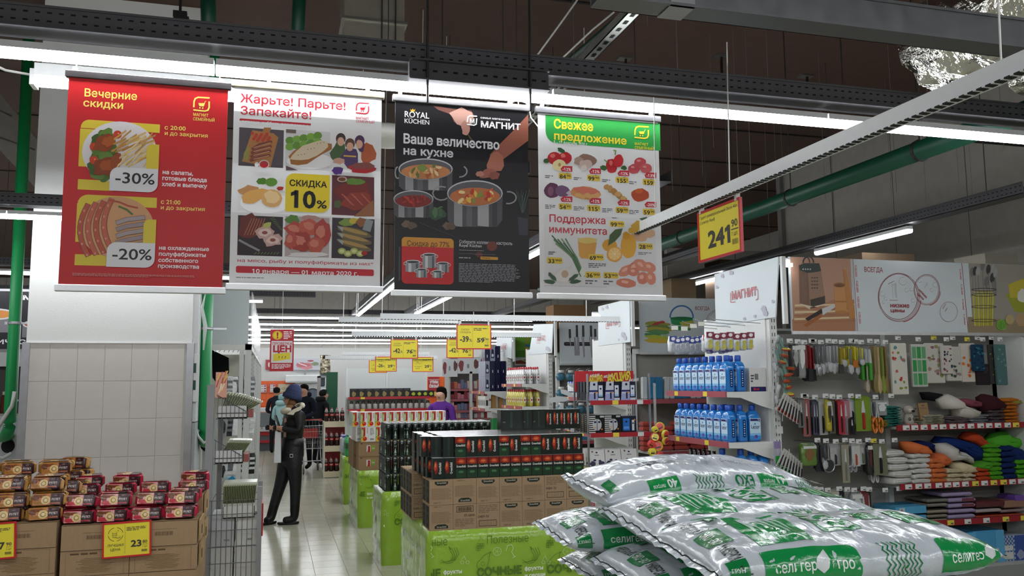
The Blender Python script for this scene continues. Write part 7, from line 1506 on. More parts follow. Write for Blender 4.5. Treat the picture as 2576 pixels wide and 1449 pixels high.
def K(kind, x, y, w, h, c1, c2='8b8d90', n=0, dep=0):
    """one hanging article; crop pixels of the tool area, top centre x,y"""
    Y = YK+.03+dep; p = at(1920+x/3.45, 820+y/3.45, Y=Y); s = 1/3.45*p.y/F*1.24; w *= s; h *= s; m = MB(c1); fin = 'gloss'
    if kind == 'card':
        m.box(-w/2, 0, -h, w/2, .004, 0); D = Draw(); D.rect(-w*.08, -h*.95, w*.08, -h*.45, c2); D.poly([(-w*.12, -h*.45), (w*.14, -h*.45), (w*.05, -h*.08), (-w*.05, -h*.12)], 'b9bcc0'); m.draw(D, eps=.0008); m.box(-w*.07, -.012, -h*.93, w*.07, 0, -h*.5, c2, bev=.004)
    elif kind == 'fork':
        m.col = hx('a9abad'); m.box(-w*.09, 0, -h*.62, w*.09, .006, 0, c1); m.lathe([(.3, 0), (1, h*.1), (1, h*.26), (.5, h*.36)], 10, sx=w*.42, sy=.006, c='a9abad', M=Matrix.Translation((0, .003, -h))); fin = 'steel' if c1[0] in '89abc' and c1 == c2 else 'gloss'
    elif kind == 'spat': m.box(-w*.1, 0, -h*.65, w*.1, .01, 0, c1, bev=.003); m.prism([(-w*.35, -h*.65), (w*.35, -h*.65), (w*.45, -h), (-w*.45, -h)], 0, .006, c2)
    elif kind == 'knife': m.box(-w*.2, 0, -h, w*.2, .014, -h*.45, c2, bev=.004); m.prism([(-w*.2, -h*.45), (w*.25, -h*.45), (w*.12, -h*.05), (-w*.1, 0)], .004, .007, 'b4b6b9')
    elif kind == 'wood': m.tube([(0, 0, 0), (0, 0, -h*.6)], w*.16, 7); m.lathe([(.2, 0), (1, h*.08), (1, h*.25), (.35, h*.42)], 10, sx=w*.45, sy=.008, M=Matrix.Translation((0, 0, -h))); fin = 'matte'
    elif kind == 'sciss':
        for sx in (-1, 1): m.tube([(sx*w*.05, 0, 0), (-sx*w*.12, 0, -h*.5)], w*.06, 5, c='a9abad'); m.tube([(-sx*w*.12+sx*0+w*.2*math.cos(t)*.9-sx*w*.15, 0, -h*.74+h*.24*math.sin(t)) for t in [k*PI/6 for k in range(13)]], w*.07, 6, c=c1)
    elif kind == 'bag':
        n_ = 6; m.lathe([(.85, 0), (1, h*.1), (.92, h*.5), (1, h*.85), (.7, h)], 10, sx=w/2, sy=.022, p=3, M=Matrix.Translation((0, 0, -h))); D = Draw(); D.blob(0, -h*.4, w*.28, h*.3, c2, int(x) % 40); D.rect(-w*.4, -h*.16, w*.4, -h*.03, 'c9cbc9'); m.draw(D, (0, -.023, 0), eps=.0008); fin = 'film'
    elif kind == 'sieve':
        m.tube([(0, 0, 0), (0, 0, -h*.5)], w*.05, 6, c='9b9da0'); m.tube([(w*.45*math.cos(t), 0, -h+w*.45+w*.45*math.sin(t)) for t in [k*PI/8 for k in range(17)]], .005, 5, c='a9abad'); m.lathe([(w*.42, 0), (w*.3, .02), (w*.05, .03)], 14, c='55585a', M=Matrix.Translation((0, 0, -h+w*.45)) @ Matrix.Rotation(-PI/2, 4, 'X')); fin = 'steel'
    elif kind == 'textile':
        m.box(-w/2, 0, -h, w/2, .02, 0, bev=.006); D = Draw(); g_ = random.Random(int(x*3+y))
        for k in range(n): D.blob(g_.uniform(-.4, .4)*w, -g_.uniform(.08, .92)*h, w*g_.uniform(.06, .12), w*g_.uniform(.05, .1), (c2 if isinstance(c2, str) else c2[k % len(c2)]), k)
        m.draw(D, eps=.0008); fin = 'fabric'
    elif kind == 'check':
        m.box(-w/2, 0, -h, w/2, .02, 0, bev=.006); D = Draw()
        for k in range(3):
            for j in range(3): D.rect(-w*.45+k*w*.32, -h*.95+j*h*.31, -w*.45+k*w*.32+w*.26, -h*.95+j*h*.31+h*.27, ('5f9a6a', '3a8a4c')[(k+j) % 2])
        m.draw(D, eps=.0008); fin = 'fabric'
    return m, fin, (p.x, Y, p.z)
KN = {'card': 'carded knife', 'fork': 'metal spoon or fork', 'spat': 'spatula', 'knife': 'table knife', 'wood': 'wooden spoon', 'sciss': 'pair of scissors', 'bag': 'bagged kitchen tool', 'sieve': 'round wire sieve', 'textile': 'patterned kitchen towel', 'check': 'green checked kitchen towel'}
S_ = 'a9abad'
items = [('top', [('bag', 265, 165, 55, 250, '2f302f', '9b9c98'), ('bag', 320, 160, 60, 270, '8d8e8c', 'd0d1d0'), ('spat', 365, 165, 40, 290, '8a1c22', '26262a'), ('spat', 405, 170, 40, 290, '8a1c22', '2b2b2f'), ('spat', 432, 190, 36, 265, '6b1a1e', '222226'), ('fork', 455, 175, 44, 235, '55575a'), ('fork', 485, 175, 44, 240, '8b8d90'), ('fork', 515, 178, 44, 225, '77797c'), ('fork', 550, 175, 44, 215, '9b9da0'), ('fork', 580, 175, 44, 210, 'a9abad'), ('fork', 612, 175, 44, 225, '8d8f92'), ('fork', 640, 175, 44, 215, 'a0a2a5'), ('spat', 672, 190, 40, 210, '8a7f2c', '3a3a3a'), ('fork', 705, 195, 48, 150, 'b9a42a'), ('spat', 745, 180, 60, 160, 'b5ad2e', 'a39a28'), ('fork', 760, 200, 44, 205, '77797c'), ('spat', 795, 180, 46, 170, 'c2b62f', 'b06a2a'), ('fork', 815, 190, 44, 220, 'a9a53a'), ('fork', 860, 195, 44, 140, 'c2ba3a'), ('knife', 858, 190, 40, 265, S_, '3f8a35'), ('knife', 893, 195, 40, 262, S_, '3a8a32'), ('knife', 928, 200, 40, 256, S_, '46963a'), ('wood', 900, 350, 30, 215, 'a39a86'), ('wood', 965, 180, 44, 380, '9a8a5c'), ('wood', 995, 185, 34, 380, 'a8946a'), ('wood', 1030, 190, 34, 380, '7d8a3a'), ('wood', 1060, 180, 40, 390, '8f7a50')]),
    ('second', [('card', 325, 640, 44, 220, '6b6d6b', '222225'), ('card', 370, 640, 50, 290, '97605c', '1b1b1e'), ('card', 415, 655, 26, 265, '3a3c48', '23242c'), ('card', 440, 655, 26, 265, '4a4c58', '23242c'), ('card', 462, 655, 26, 265, '3a3c50', '23242c'), ('card', 508, 645, 66, 275, 'b4b5b4', '202024'), ('bag', 557, 650, 40, 240, 'b0a232', '3a3830'), ('card', 592, 650, 44, 260, '5d5a4c', '2a3048'), ('card', 640, 655, 26, 270, '2a2c38', '1d1e26'), ('card', 672, 655, 44, 262, 'a1303a', '26262a'), ('card', 710, 650, 62, 272, 'a3707a', '8d8f92'), ('card', 770, 645, 56, 190, 'bcbdbb', '1b1b1d'), ('card', 768, 800, 40, 130, '1d1d20', '2a2a2e'), ('card', 860, 620, 112, 272, '6f8a2c', 'a02a26'), ('sciss', 935, 660, 60, 240, 'c06a2a'), ('sciss', 985, 660, 80, 255, 'c9702a'), ('bag', 1015, 660, 90, 110, '8f9294', 'c9cbcb')]),
    ('third', [('bag', 390, 1035, 115, 160, '5d7a38', '7a5a3a'), ('spat', 470, 1030, 40, 210, '3a3c40', '2b2c30'), ('spat', 500, 1035, 40, 205, '46484c', '303236'), ('fork', 535, 1035, 44, 190, '55575a'), ('sieve', 563, 1060, 88, 190, '9b9da0'), ('card', 622, 1035, 72, 160, 'b0b1b0', '3a3a3e'), ('card', 708, 1032, 52, 300, '8d8a7a', '77756a'), ('card', 800, 1022, 60, 180, 'b9bab7', 'b04a3a'), ('card', 858, 1022, 66, 165, 'b4b5b2', '6a7a5a'), ('sciss', 775, 1160, 60, 100, '8f9294'), ('bag', 912, 1030, 46, 240, '2b2a2c', '55302c'), ('sciss', 955, 1045, 60, 295, 'b9bbbc'), ('card', 1010, 1022, 100, 250, '6a6d58', '1d1d20')]),
    ('lowest', [('bag', 420, 1450, 60, 170, '77797a', '3a3c40'), ('bag', 490, 1450, 60, 200, '6b6d70', '9a3a3a'), ('card', 555, 1450, 60, 200, '8a8c88', '1d1d20'), ('card', 610, 1440, 80, 220, 'a8a59a', '17171a'), ('card', 672, 1440, 50, 240, '2a2b2e', '1d1d20'), ('card', 725, 1440, 60, 250, '9ea09e', '33353a'), ('bag', 800, 1450, 90, 260, '8d8f8e', 'c0c2c2'), ('card', 865, 1450, 80, 270, '7a3a3c', '2a2a2e'), ('card', 912, 1440, 36, 280, '2f2c2e', '3a3a3c')])]
for nm, Ls in items:
    cnt = {}
    for k, it in enumerate(Ls):
        it = (it[0], it[1], it[2], it[3]*1.3, *it[4:]); m, fin, loc = K(*it, dep=.03*(k % 3)); kd = it[0]; cnt[kd] = cnt.get(kd, 0)+1
        single({'card': 'carded_knife', 'fork': 'serving_fork', 'spat': 'spatula', 'knife': 'table_knife', 'wood': 'wooden_spoon', 'sciss': 'scissors', 'bag': 'bagged_tool', 'sieve': 'sieve'}[kd], m, fin, f'{KN[kd]} on the {nm} hook row, {ORD[cnt[kd]-1]} of its kind from left', 'kitchen tool', loc, group='hanging kitchen tools', smooth=kd in ('bag', 'fork'))
        if kd != 'sieve': me_ = m.mesh('hanging_tool', fin); [tag(ob('hanging_tool', me_, loc=(loc[0]+.024*q+.008, loc[1]+.055*q, loc[2]+.006*q)), f'{KN[kd]} behind, {nm} hook row, {ORD[cnt[kd]-1]} of its kind from left, depth {ORD[q]}', 'kitchen tool', 'hanging kitchen tools') for q in (1, 2)]
TT = [('textile', 1170, 150, 155, 425, 'c6c3b8', ('a8413c', '5d8a8a', '7d8a3a', 'b56a60'), 18, 'white oven mitt pack with red and teal motifs'), ('check', 1345, 160, 150, 355, 'b4b5ae', '', 0, 'green checked kitchen towel'), ('textile', 1480, 150, 190, 335, 'b9b7ae', ('8a8a5a', '8a5a68', '9a7a6a'), 16, 'pale towel with faded fruit print'), ('textile', 1590, 170, 110, 240, 'b9b5ac', ('2a2c3a', '8a4a58', '3a4a5a'), 20, 'towel with dark floral print'), ('textile', 1645, 180, 150, 290, 'b4b1a8', ('3a4a38', '8a7a78'), 14, 'white towel with dark leaves'), ('textile', 1770, 150, 150, 330, 'c2bab0', ('c2622a', 'c9702f'), 14, 'white towel with orange slices'), ('textile', 1860, 160, 120, 230, '1d3a52', ('2f6a7a', '152838'), 20, 'blue zigzag towel with white tag'), ('textile', 1905, 330, 140, 180, '2a2326', ('3a3034',), 4, 'dark plain towel behind the zigzag towel'), ('textile', 1980, 160, 70, 340, '3a3a38', ('7a8a3a', '55402c'), 10, 'grey ribbed towel'), ('textile', 2055, 160, 110, 350, '4a6a68', ('6a8a88',), 8, 'teal striped towel at the right end')]
for x, (kd, cx, y, w, h, c1, c2, n, lab) in enumerate(TT):
    m, fin, loc = K(kd, cx-0*966, y, w, h, c1, c2 or '8b8d90', n, dep=.02*(x % 3)); single('kitchen_towel', m, fin, lab+' hanging in the kitchen bay', 'towel', loc, group='hanging towels')
    p = at(1920+cx/3.45, 820+(115 if x % 2 else 102)/3.45, Y=YK+.01); tag(ob('hook_price_tag', TG[1 if x in (2, 5) else 0], loc=(p.x, YK+.01, p.z)), f'price tag above the hanging towels, {ORD[x]} from the left', 'price tag', 'hook price tags')
# ---------------------------------------------------------------- folded textiles on the shelves
def towel(w, d, h, c, seed=0):
    m = MB(c); n = 14; P = []; Fc = []; K_ = 7
    for i in range(K_+1):
        x = -w/2+w*i/K_; e = 1-.25*abs(2*i/K_-1)**6
        for k in range(n):
            t = 2*PI*(k+.5)/n; ct, st = math.cos(t), math.sin(t); P.append((x+.01*noise.noise((seed, i, k)), math.copysign(abs(ct)**.5, ct)*d/2, h/2+math.copysign(abs(st)**.6, st)*h/2*e+.012*noise.noise((i*.6, k*.4, seed))))
    for i in range(K_):
        for k in range(n): a = i*n+k; b = i*n+(k+1) % n; Fc.append((a, a+n, b+n, b))
    Fc += [tuple(range(n)), tuple(range(len(P)-1, len(P)-n-1, -1))]; m.add(P, Fc)
    for z in (.35, .65): m.add([(-w*.46, -d/2-.001, h*z), (w*.46, -d/2-.001, h*z), (w*.46, -d/2-.001, h*z+.004), (-w*.46, -d/2-.001, h*z+.004)], [(0, 1, 2, 3)], tuple(k*.6 for k in hx(c)[:3]))
    return m
TC = {}
def stack(desc, x, y_base, n, w, c, shelf, h=None, d=.26, lean=0, top=None):
    """x, w in crop pixels (right-hand area), n folded cloths on a shelf"""
    z = SH[shelf][0]+.002 if shelf >= 0 else .128; p = at(2200+x/3.45, 1150, Y=YK+.06); s = 1/3.45*p.y/F*1.27; W = w*s; hh = h or .05
    for i in range(n):
        key = (c, round(W, 3), round(hh, 3), i % 2)
        if key not in TC: TC[key] = towel(W, d, hh, c, len(TC)*3.7).mesh('folded_towel', 'fabric', True)
        o_ = tag(ob('folded_towel', TC[key], loc=(p.x+g.uniform(-.012, .012)+lean*i, YK+.16, z+i*hh*.97)), f'folded {desc}, {ORD[i]} from below', 'towel', 'folded textiles'); o_.rotation_euler = (0, g.uniform(-.02, .02), g.uniform(-.06, .06))
stack('white terry towel in the leftmost stack', 215, 0, 5, 175, 'c6c5c1', 1, .062, lean=-.014); stack('white terry towel in the second stack', 385, 0, 6, 165, 'cac9c5', 1, .046)
stack('orange towel in the short stack', 540, 0, 5, 130, 'c9703f', 1, .044); stack('cream towel', 670, 0, 3, 140, 'c2b695', 1, .04); stack('cream towel beside the orange-red stack', 800, 0, 4, 115, 'c4b99c', 1, .036); stack('orange-red towel', 915, 0, 3, 125, 'b94a24', 1, .042); stack('lime green towel in the tall stack', 1030, 0, 8, 125, '4f9a24', 1, .042); stack('navy towel in the tall right stack', 1150, 0, 6, 130, '16295a', 1, .052); stack('lime green towel at the right edge', 1255, 0, 4, 120, '4fa024', 1, .045)
stack('navy towel on the right stack', 1255, 0, 0, 120, '16295a', 1)
def drape(name, label, pts, c, shelf_y=YK+.14, d=.14, fin='fabric', cat='towel'):
    """a tossed cloth: rounded heap following an outline given in crop pixels"""
    P = [at(2200+x/3.45, 820+y/3.45, Y=shelf_y) for x, y in pts]; cx = sum(p.x for p in P)/len(P); cz = min(p.z for p in P); m = MB(c); n = len(P); mx = sum(p.x for p in P)/n; mz = sum(p.z for p in P)/n; V = []; Fc = []
    for q, (k, yy) in enumerate(((1, 0), (1, -d*.35), (.82, -d*.75), (.45, -d), (0.02, -d*.9))):
        for i, p in enumerate(P): V.append((mx+(p.x-mx)*k-cx+.006*noise.noise((i, q, cx*9)), yy+.03*noise.noise((i*1.7, q*2, cx*5)), mz+(p.z-mz)*k-cz))
    for q in range(4):
        for i in range(n): a = q*n+i; b = q*n+(i+1) % n; Fc.append((a, b, b+n, a+n))
    Fc.append(tuple(range(n-1, -1, -1))); m.add(V, Fc); return single(name, m, fin, label, cat, (cx, shelf_y, cz), smooth=True)
drape('rolled_towel', 'rolled orange towel lying on the white towel stacks', [(205, 1000), (290, 1000), (400, 1035), (455, 1085), (450, 1110), (330, 1108), (260, 1100), (215, 1050)], 'c4693c')
drape('tossed_towel', 'navy towel pushed behind the rolled orange towel', [(290, 1000), (370, 992), (470, 1020), (520, 1080), (460, 1098), (380, 1050)], '141f52', YK+.24)
drape('tossed_towel', 'white cloth tossed over the middle of the towel shelf', [(485, 1020), (590, 1010), (610, 1070), (720, 1090), (815, 1150), (810, 1200), (740, 1160), (580, 1172), (520, 1100)], 'b5b3ad')
drape('tossed_towel', 'large navy garment heaped on the towel shelf', [(480, 1000), (520, 955), (640, 965), (830, 1010), (920, 1080), (930, 1160), (830, 1185), (720, 1100), (600, 1050)], '142a60', YK+.22)
drape('tossed_towel', 'orange-red cloth hanging down from the navy heap', [(715, 970), (760, 920), (820, 915), (860, 960), (940, 1030), (950, 1085), (880, 1060), (780, 1000)], 'a83c20', YK+.2)
drape('tossed_towel', 'lime green cloths heaped at the upper right of the towel shelf', [(920, 1000), (990, 930), (1090, 910), (1120, 950), (1220, 970), (1255, 1040), (1180, 1080), (1060, 1060), (960, 1080)], '4b9a2c', YK+.22)
drape('tossed_towel', 'navy cloth draped over the right green stack', [(1015, 1040), (1150, 1035), (1290, 1080), (1297, 1180), (1180, 1190), (1080, 1140)], '16295a', YK+.18)
drape('tossed_towel', 'orange cloth lying on the short orange stack', [(450, 1110), (520, 1095), (580, 1140), (610, 1180), (560, 1210), (470, 1200)], 'bf6438', YK+.15); drape('tossed_towel', 'cream cloth lying on the cream stacks', [(615, 1180), (700, 1170), (800, 1200), (840, 1260), (740, 1280), (640, 1260)], 'beb190', YK+.15)
drape('tossed_towel', 'folded lime green cloth beside the tall green stack', [(790, 1200), (860, 1165), (940, 1165), (960, 1215), (900, 1245), (820, 1240)], '4a8f28', YK+.15)
# upper shelf
stack('black and teal pot holder', 185, 0, 8, 150, '2c6f66', 0, .022, .2); stack('yellow and black pot holder', 100, 0, 3, 110, '8a7a24', 0, .02, .2); stack('pale napkin set', 540, 0, 5, 190, '9d9a84', 0, .018, .22); stack('mauve placemat', 750, 0, 4, 170, '6d5f62', 0, .02, .22); stack('grey-blue placemat', 930, 0, 4, 170, '84878c', 0, .022, .22); stack('brown striped mat', 1095, 0, 6, 130, '51474a', 0, .032, .22); stack('orange and yellow mat', 1230, 0, 7, 110, 'b56a24', 0, .033, .22)
drape('black_mat', 'black mat rolled at the back of the upper textile shelf', [(385, 575), (450, 572), (600, 600), (640, 640), (560, 660), (400, 640)], '17171a', YK+.26); drape('maroon_mat', 'maroon mat curled on the upper textile shelf', [(875, 620), (930, 590), (1000, 610), (1090, 690), (1080, 720), (960, 740), (890, 740)], '3a1a20', YK+.16); drape('floral_cloth', 'white cloth with red and yellow print slung across the upper textile shelf', [(525, 640), (600, 590), (650, 610), (690, 680), (780, 710), (875, 750), (870, 790), (780, 810), (660, 790), (640, 710), (560, 720)], 'b9b5aa', YK+.13); drape('pink_mat', 'dark pink mat lying behind the floral cloth', [(660, 640), (760, 630), (880, 660), (880, 710), (720, 700)], '7a3f4a', YK+.22)
drape('khaki_mat', 'khaki mat on top of the orange mats', [(1085, 650), (1150, 635), (1260, 640), (1275, 670), (1100, 680)], '85823a', YK+.18)
# plush cow holder
p = at(2200+300/3.45, 820+860/3.45, Y=YK+.1); o = thing('plush_cow', 'plush cow toy with grey spots standing on the upper textile shelf', 'toy', (p.x, YK+.1, SH[0][0]+.002))
bd = MB('a9a59b').lathe([(.02, 0), (.045, .015), (.05, .05), (.042, .09), (.03, .105)], 14, sy=.8); bd.lathe([(.02, .1), (.045, .115), (.052, .14), (.04, .165), (.015, .175)], 14, c='a39f95', sy=.8); ob('body', bd, 'fabric', o, True)
D = Draw(); D.ell(-.015, .13, .02, .012, '2a2828', 12); D.ell(.01, .15, .006, .006, '1d1d1d', 8); ob('muzzle', MB('c2b5ac').lathe([(.01, 0), (.028, .01), (.026, .03), (.01, .036)], 12, M=Matrix.Translation((-.015, -.045, .115))).draw(D, (0, -.08, 0)), 'fabric', o, True)
for sx in (-1, 1): ob('ear', MB('77746c').lathe([(.004, 0), (.016, .012), (.012, .03), (.004, .036)], 8, sy=.5, M=Matrix.Translation((sx*.05, 0, .15)) @ Matrix.Rotation(sx*1.2, 4, 'Y')), 'fabric', o, True); ob('foot', MB('a3796a').lathe([(.01, 0), (.022, .006), (.02, .02), (.008, .026)], 10, M=Matrix.Translation((sx*.035, -.03, 0))), 'fabric', o, True); ob('spot', MB('6a665f').lathe([(.004, 0), (.016, .002), (.004, .005)], 8, M=Matrix.Translation((sx*.025, -.041, .06)) @ Matrix.Rotation(PI/2, 4, 'X')), 'fabric', o, True)
D = Draw(); D.text('KITCHEN SET', -.04, .1, '3f3226', .04, h=.008); D.rect(-.015, .125, .015, .132, '3f3226'); p = at(2200+430/3.45, 1000, Y=YK+.08)
single('kraft_pack', MB('8f7350').box(-.05, 0, 0, .05, .02, .15).draw(D), 'paper', 'brown kraft pack of kitchen cloths leaning beside the plush cow', 'pack', (p.x, YK+.08, SH[0][0]+.05), rot=(-.1, -.05, 0))
# lower shelf: boxes and bedding
def simple(name, label, x0, x1, y0, y1, c, fin, art=None, d=.28, cat='box', bev=0, ox=2000, oy=1060, sc=3.7257, dy=.05):
    Y = YK+dy; a = at(ox+x0/sc, oy+y1/sc, Y=Y); b = at(ox+x1/sc, oy+y0/sc, Y=Y); w = b.x-a.x; h = b.z-a.z; m = MB(c).box(0, 0, 0, w, d, h, bev=bev); D = Draw()
    if art: art(D, w, h); m.draw(D, eps=.0008)
    return single(name, m, fin, label, cat, (a.x, Y, a.z))
bt = lambda D, w, h: (D.rect(w*.12, h*.15, w*.3, h*.85, 'b5bcc0'), D.poly([(w*.15, h*.5), (w*.2, h*.75), (w*.26, h*.3), (w*.2, h*.2)], '77828a'), D.line([(w*.55, h*.6), (w*.6, h*.4)], .002, '4a7a94'), D.line([(w*.85, h*.6), (w*.88, h*.4)], .002, '4a7a94'))
zb = SH[2][0]
for i, (y0, y1) in enumerate(((876, 952), (790, 874))): simple('bedding_box', ('lower', 'upper')[i]+' light blue flat box left on the bottom textile shelf', 945, 1228, y0, y1, '4f9ac0', 'card', bt)
for i in range(5): simple('quilt_pack', f'grey quilted pack wrapped in film, {ORD[i]} from below', 1238, 1435, 912-i*42-(20 if i > 2 else 0), 952-i*42-(20 if i > 2 else 0), ('8a8272', '857d6c', '8f8776', '7d7a72', '74746a')[i], 'film', None, .26, 'bedding', .012)
for i in range(5): simple('lilac_pack', f'lilac bedding pack wrapped in film, {ORD[i]} from below', 1438-(60 if i == 4 else 0), 1688-(30 if i == 4 else 0), 868-i*52, 918-i*52, '9a8cad', 'film', (lambda D, w, h: D.rect(w*.5, h*.05, w*.95, h*.95, '6d3a48')) if i in (2, 3) else None, .26, 'bedding', .012)
for i, (x0, x1, y0, y1, c) in enumerate(((1695, 2146, 862, 905, 'a5402a'), (1695, 1930, 815, 860, 'a39a9a'), (1930, 2170, 818, 858, '8a7a76'), (1700, 1960, 740, 812, '5a2a2c'), (1960, 2150, 735, 815, '8f6a58'))): simple('linen_pack', ('flat orange-red pack under the other linen', 'flat pale pack at the left of the linen pile', 'flat grey pack at the right of the linen pile', 'dark maroon folded linen', 'brown folded linen on top')[i], x0, x1, y0, y1, c, 'film', None, .26, 'bedding', .008)
simple('purple_pack', 'bright purple pack at the right edge of the bottom textile shelf', 2065, 2160, 690, 760, '6a4a9a', 'film', None, .2, 'bedding', .015)
ub = lambda D, w, h: (D.rect(0, 0, w, h*.42, '77756c'), D.blob(w*.4, h*.2, w*.3, h*.14, 'a39f92', 2), D.blob(w*.3, h*.32, w*.2, h*.08, '6a6246', 3), D.rect(w*.72, 0, w, h, '5aa5cf'), D.rect(w*.55, h*.42, w*.8, h*.6, 'c2c6c6'), D.ell(w*.67, h*.54, w*.03, w*.03, '55575a', 8))
simple('bedding_bag', 'tall blue box of bedding behind the soil bag, left of two', 1430, 1690, 1040, 1460, '3f8fc2', 'gloss', ub, .3, 'box', .012); simple('bedding_bag', 'tall blue box of bedding on the floor shelf, right of two', 1695, 1952, 1015, 1460, '4a96c4', 'gloss', ub, .3, 'box', .012)
def chk(D, w, h):
    for i in range(8):
        for j in range(18):
            if (i+j) % 2: D.rect(w*i/16, h*j/18, w*(i+1)/16, h*(j+1)/18, '3a5f9a')
    D.rect(w*.5, 0, w, h, '3a4f94'); D.blob(w*.7, h*.5, w*.15, h*.12, '8a94b5', 3); D.rect(w*.08, h*.62, w*.42, h*.75, 'c9cccc'); D.rect(w*.1, h*.4, w*.42, h*.58, 'c9cccc'); D.ell(w*.26, h*.7, .004, .004, '333', 6)
simple('bedding_bag', 'blue and white checked bedding bag at the right edge', 1960, 2170, 1060, 1440, 'a9b5c4', 'gloss', chk, .3, 'bag', .012)
# ---------------------------------------------------------------- clip strips on the upright between softener and kitchen bay
def strip(label, pts, mk, Y=6.22):
    o = thing('clip_strip', label, 'clip strip', at(*pts[0], Y=Y)); q = [at(x, y, Y=Y)-o.location for x, y in pts]; ob('strip', MB('b9bcbb').tube(q, .004, 4), 'plastic', o)
    return o, q
o, q = strip('long strip of clear bagged trinkets on the white upright', [(1948, 850), (1945, 1000), (1950, 1080)], None, 6.3)
me = MB('a9acad').lathe([(.5, 0), (1, .015), (.8, .04), (1, .06), (.5, .075)], 9, sx=.022, sy=.014).mesh('clear_pack', 'film', True)
for k in range(15): c_ = ob('clear_pack', me, parent=o, loc=(.01*(-1)**k-.006, -.02-.01*(k % 2), -.05-k*.046)); c_.rotation_euler = (0, .3*(-1)**k, k)
ob('end_tag', MB('c9cbc9').box(-.03, -.02, -.80, .03, -.018, -.74), 'paper', o)
o, q = strip('strip of orange and red novelty peelers on the white upright', [(1968, 850), (1975, 950), (1968, 1060)], None, 6.24)
me = MB('a8382a').lathe([(.5, 0), (1, .006), (1, .018), (.4, .026)], 10, sx=.042, sy=.03, cols=['b5502c', '8a2a20', 'a89a2c']).mesh('novelty_piece', 'gloss', True); bl_ = MB('6a8a80').box(-.012, 0, 0, .012, .004, .11).mesh('blade_card', 'gloss')
for k in range(10): x = (.0, -.02, -.045, .03, .015, -.005, .015, .02, .015, .01)[k]; c_ = ob('novelty_piece', me, parent=o, loc=(x+.012, -.03, -.11-k*.053)); c_.rotation_euler = (.3, .25*math.sin(k*2), k*.7); b_ = ob('blade_card', bl_, parent=o, loc=(x, -.015, -.1-k*.053)); b_.rotation_euler = (0, -.3, 0)
for li, (x0, y0, n, lab) in enumerate(((1985, 1000, 7, 'fan of white carded peelers hanging beside the upright'), (1985, 1140, 8, 'fan of red and green carded openers low beside the upright'))):
    o, q = strip(lab, [(x0, y0-10), (x0+10, y0+60)], None, 6.2)
    me = MB('b4b4ae').box(-.022, 0, -.16, .022, .003, 0); me.box(-.006, -.008, -.15, .006, 0, -.05, ('26262a', '2a2a2e')[li]); me.box(-.014, -.003, -.155, .014, 0, -.125, ('a8382a', '3a8a4a')[li]); me = me.mesh('carded_piece', 'gloss')
    for k in range(n): c_ = ob('carded_piece', me, parent=o, loc=(-.03+k*.014, -.02*k*.5, -.015*k)); c_.rotation_euler = (.1, .45-.05*k, .1*k)
p = at(1955, 1110, Y=6.26); D = Draw(); D.rect(-.03, -.06, .03, 0, '8a7aa5'); D.blob(0, -.09, .012, .03, 'b9b5c4', 3); D.rect(-.022, -.19, .022, -.12, '2fa83c')
single('air_freshener_card', MB('a9a8b5').box(-.035, 0, -.24, .035, .006, .0).draw(D, eps=.0006), 'film', 'tall lilac card with a bright green patch on the white upright', 'card', p)
# ================================================================ people
def skin(name, J, E, colf, mat, parent, loc=(0, 0, 0), sub=2, rz=0, root=0):
    """continuous body grown over a skeleton: J = {joint: (x, y, z, r)}, E = bones, colf(point, bone) gives the colour"""
    names = list(J); me = bpy.data.meshes.new('s'); me.from_pydata([J[k][:3] for k in names], [(names.index(a), names.index(b)) for a, b in E], [])
    o = bpy.data.objects.new('s', me); COL.objects.link(o); o.modifiers.new('skin', 'SKIN').use_smooth_shade = True; s = o.modifiers.new('sub', 'SUBSURF'); s.levels = s.render_levels = sub
    for i, k in enumerate(names): r = J[k][3]; me.skin_vertices[0].data[i].radius = (r, r) if not hasattr(r, '__len__') else r; me.skin_vertices[0].data[i].use_root = (i == root)
    dg = bpy.context.evaluated_depsgraph_get(); m2 = bpy.data.meshes.new_from_object(o.evaluated_get(dg)); bpy.data.objects.remove(o); m2.name = name
    seg = [(Vector(J[a][:3]), Vector(J[b][:3]), a, b) for a, b in E]; C = []
    for p in m2.polygons:
        c = p.center; best = None; bd = 9
        for a, b, na, nb in seg:
            d = b-a; t = max(0, min(1, (c-a).dot(d)/max(d.length_squared, 1e-9))); q = (c-a-d*t).length
            if q < bd: bd = q; best = (na, nb)
        C += hx(colf(c, best))
    a = m2.attributes.new('Col', 'FLOAT_COLOR', 'FACE'); a.data.foreach_set('color', C); m2.materials.clear(); m2.materials.append(MAT[mat]); m2.polygons.foreach_set('use_smooth', [True]*len(m2.polygons))
    r = bpy.data.objects.new(name, m2); COL.objects.link(r); r.parent = parent; r.location = loc; r.rotation_euler = (0, 0, rz); return r
def hand(J, E, w, base, d, up, s=1.):
    """five unequal bent fingers on the wrist joint w; d points along the hand, up across it"""
    b = Vector(base); d = Vector(d).normalized(); u = Vector(up).normalized(); n = d.cross(u); pm = w+'_palm'; J[pm] = (*(b+d*.045), .022*s); E.append((w, pm))
    for i, (o, l) in enumerate(((-.024, .055), (-.008, .066), (.009, .062), (.024, .048))):
        p1 = b+d*(.075)+u*o; p2 = p1+d*l*.5+n*.012; p3 = p2+d*l*.25+n*.028; a = f'{w}f{i}'
        for k, p in enumerate((p1, p2, p3)): J[a+str(k)] = (*p, .0095*s)
        E += [(pm, a+'0'), (a+'0', a+'1'), (a+'1', a+'2')]
    t1 = b+d*.03-u*.035+n*.01; t2 = t1+d*.035-u*.008+n*.014; J[w+'t0'] = (*t1, .011*s); J[w+'t1'] = (*t2, .0095*s); E += [(pm, w+'t0'), (w+'t0', w+'t1')]
YW = 11.42
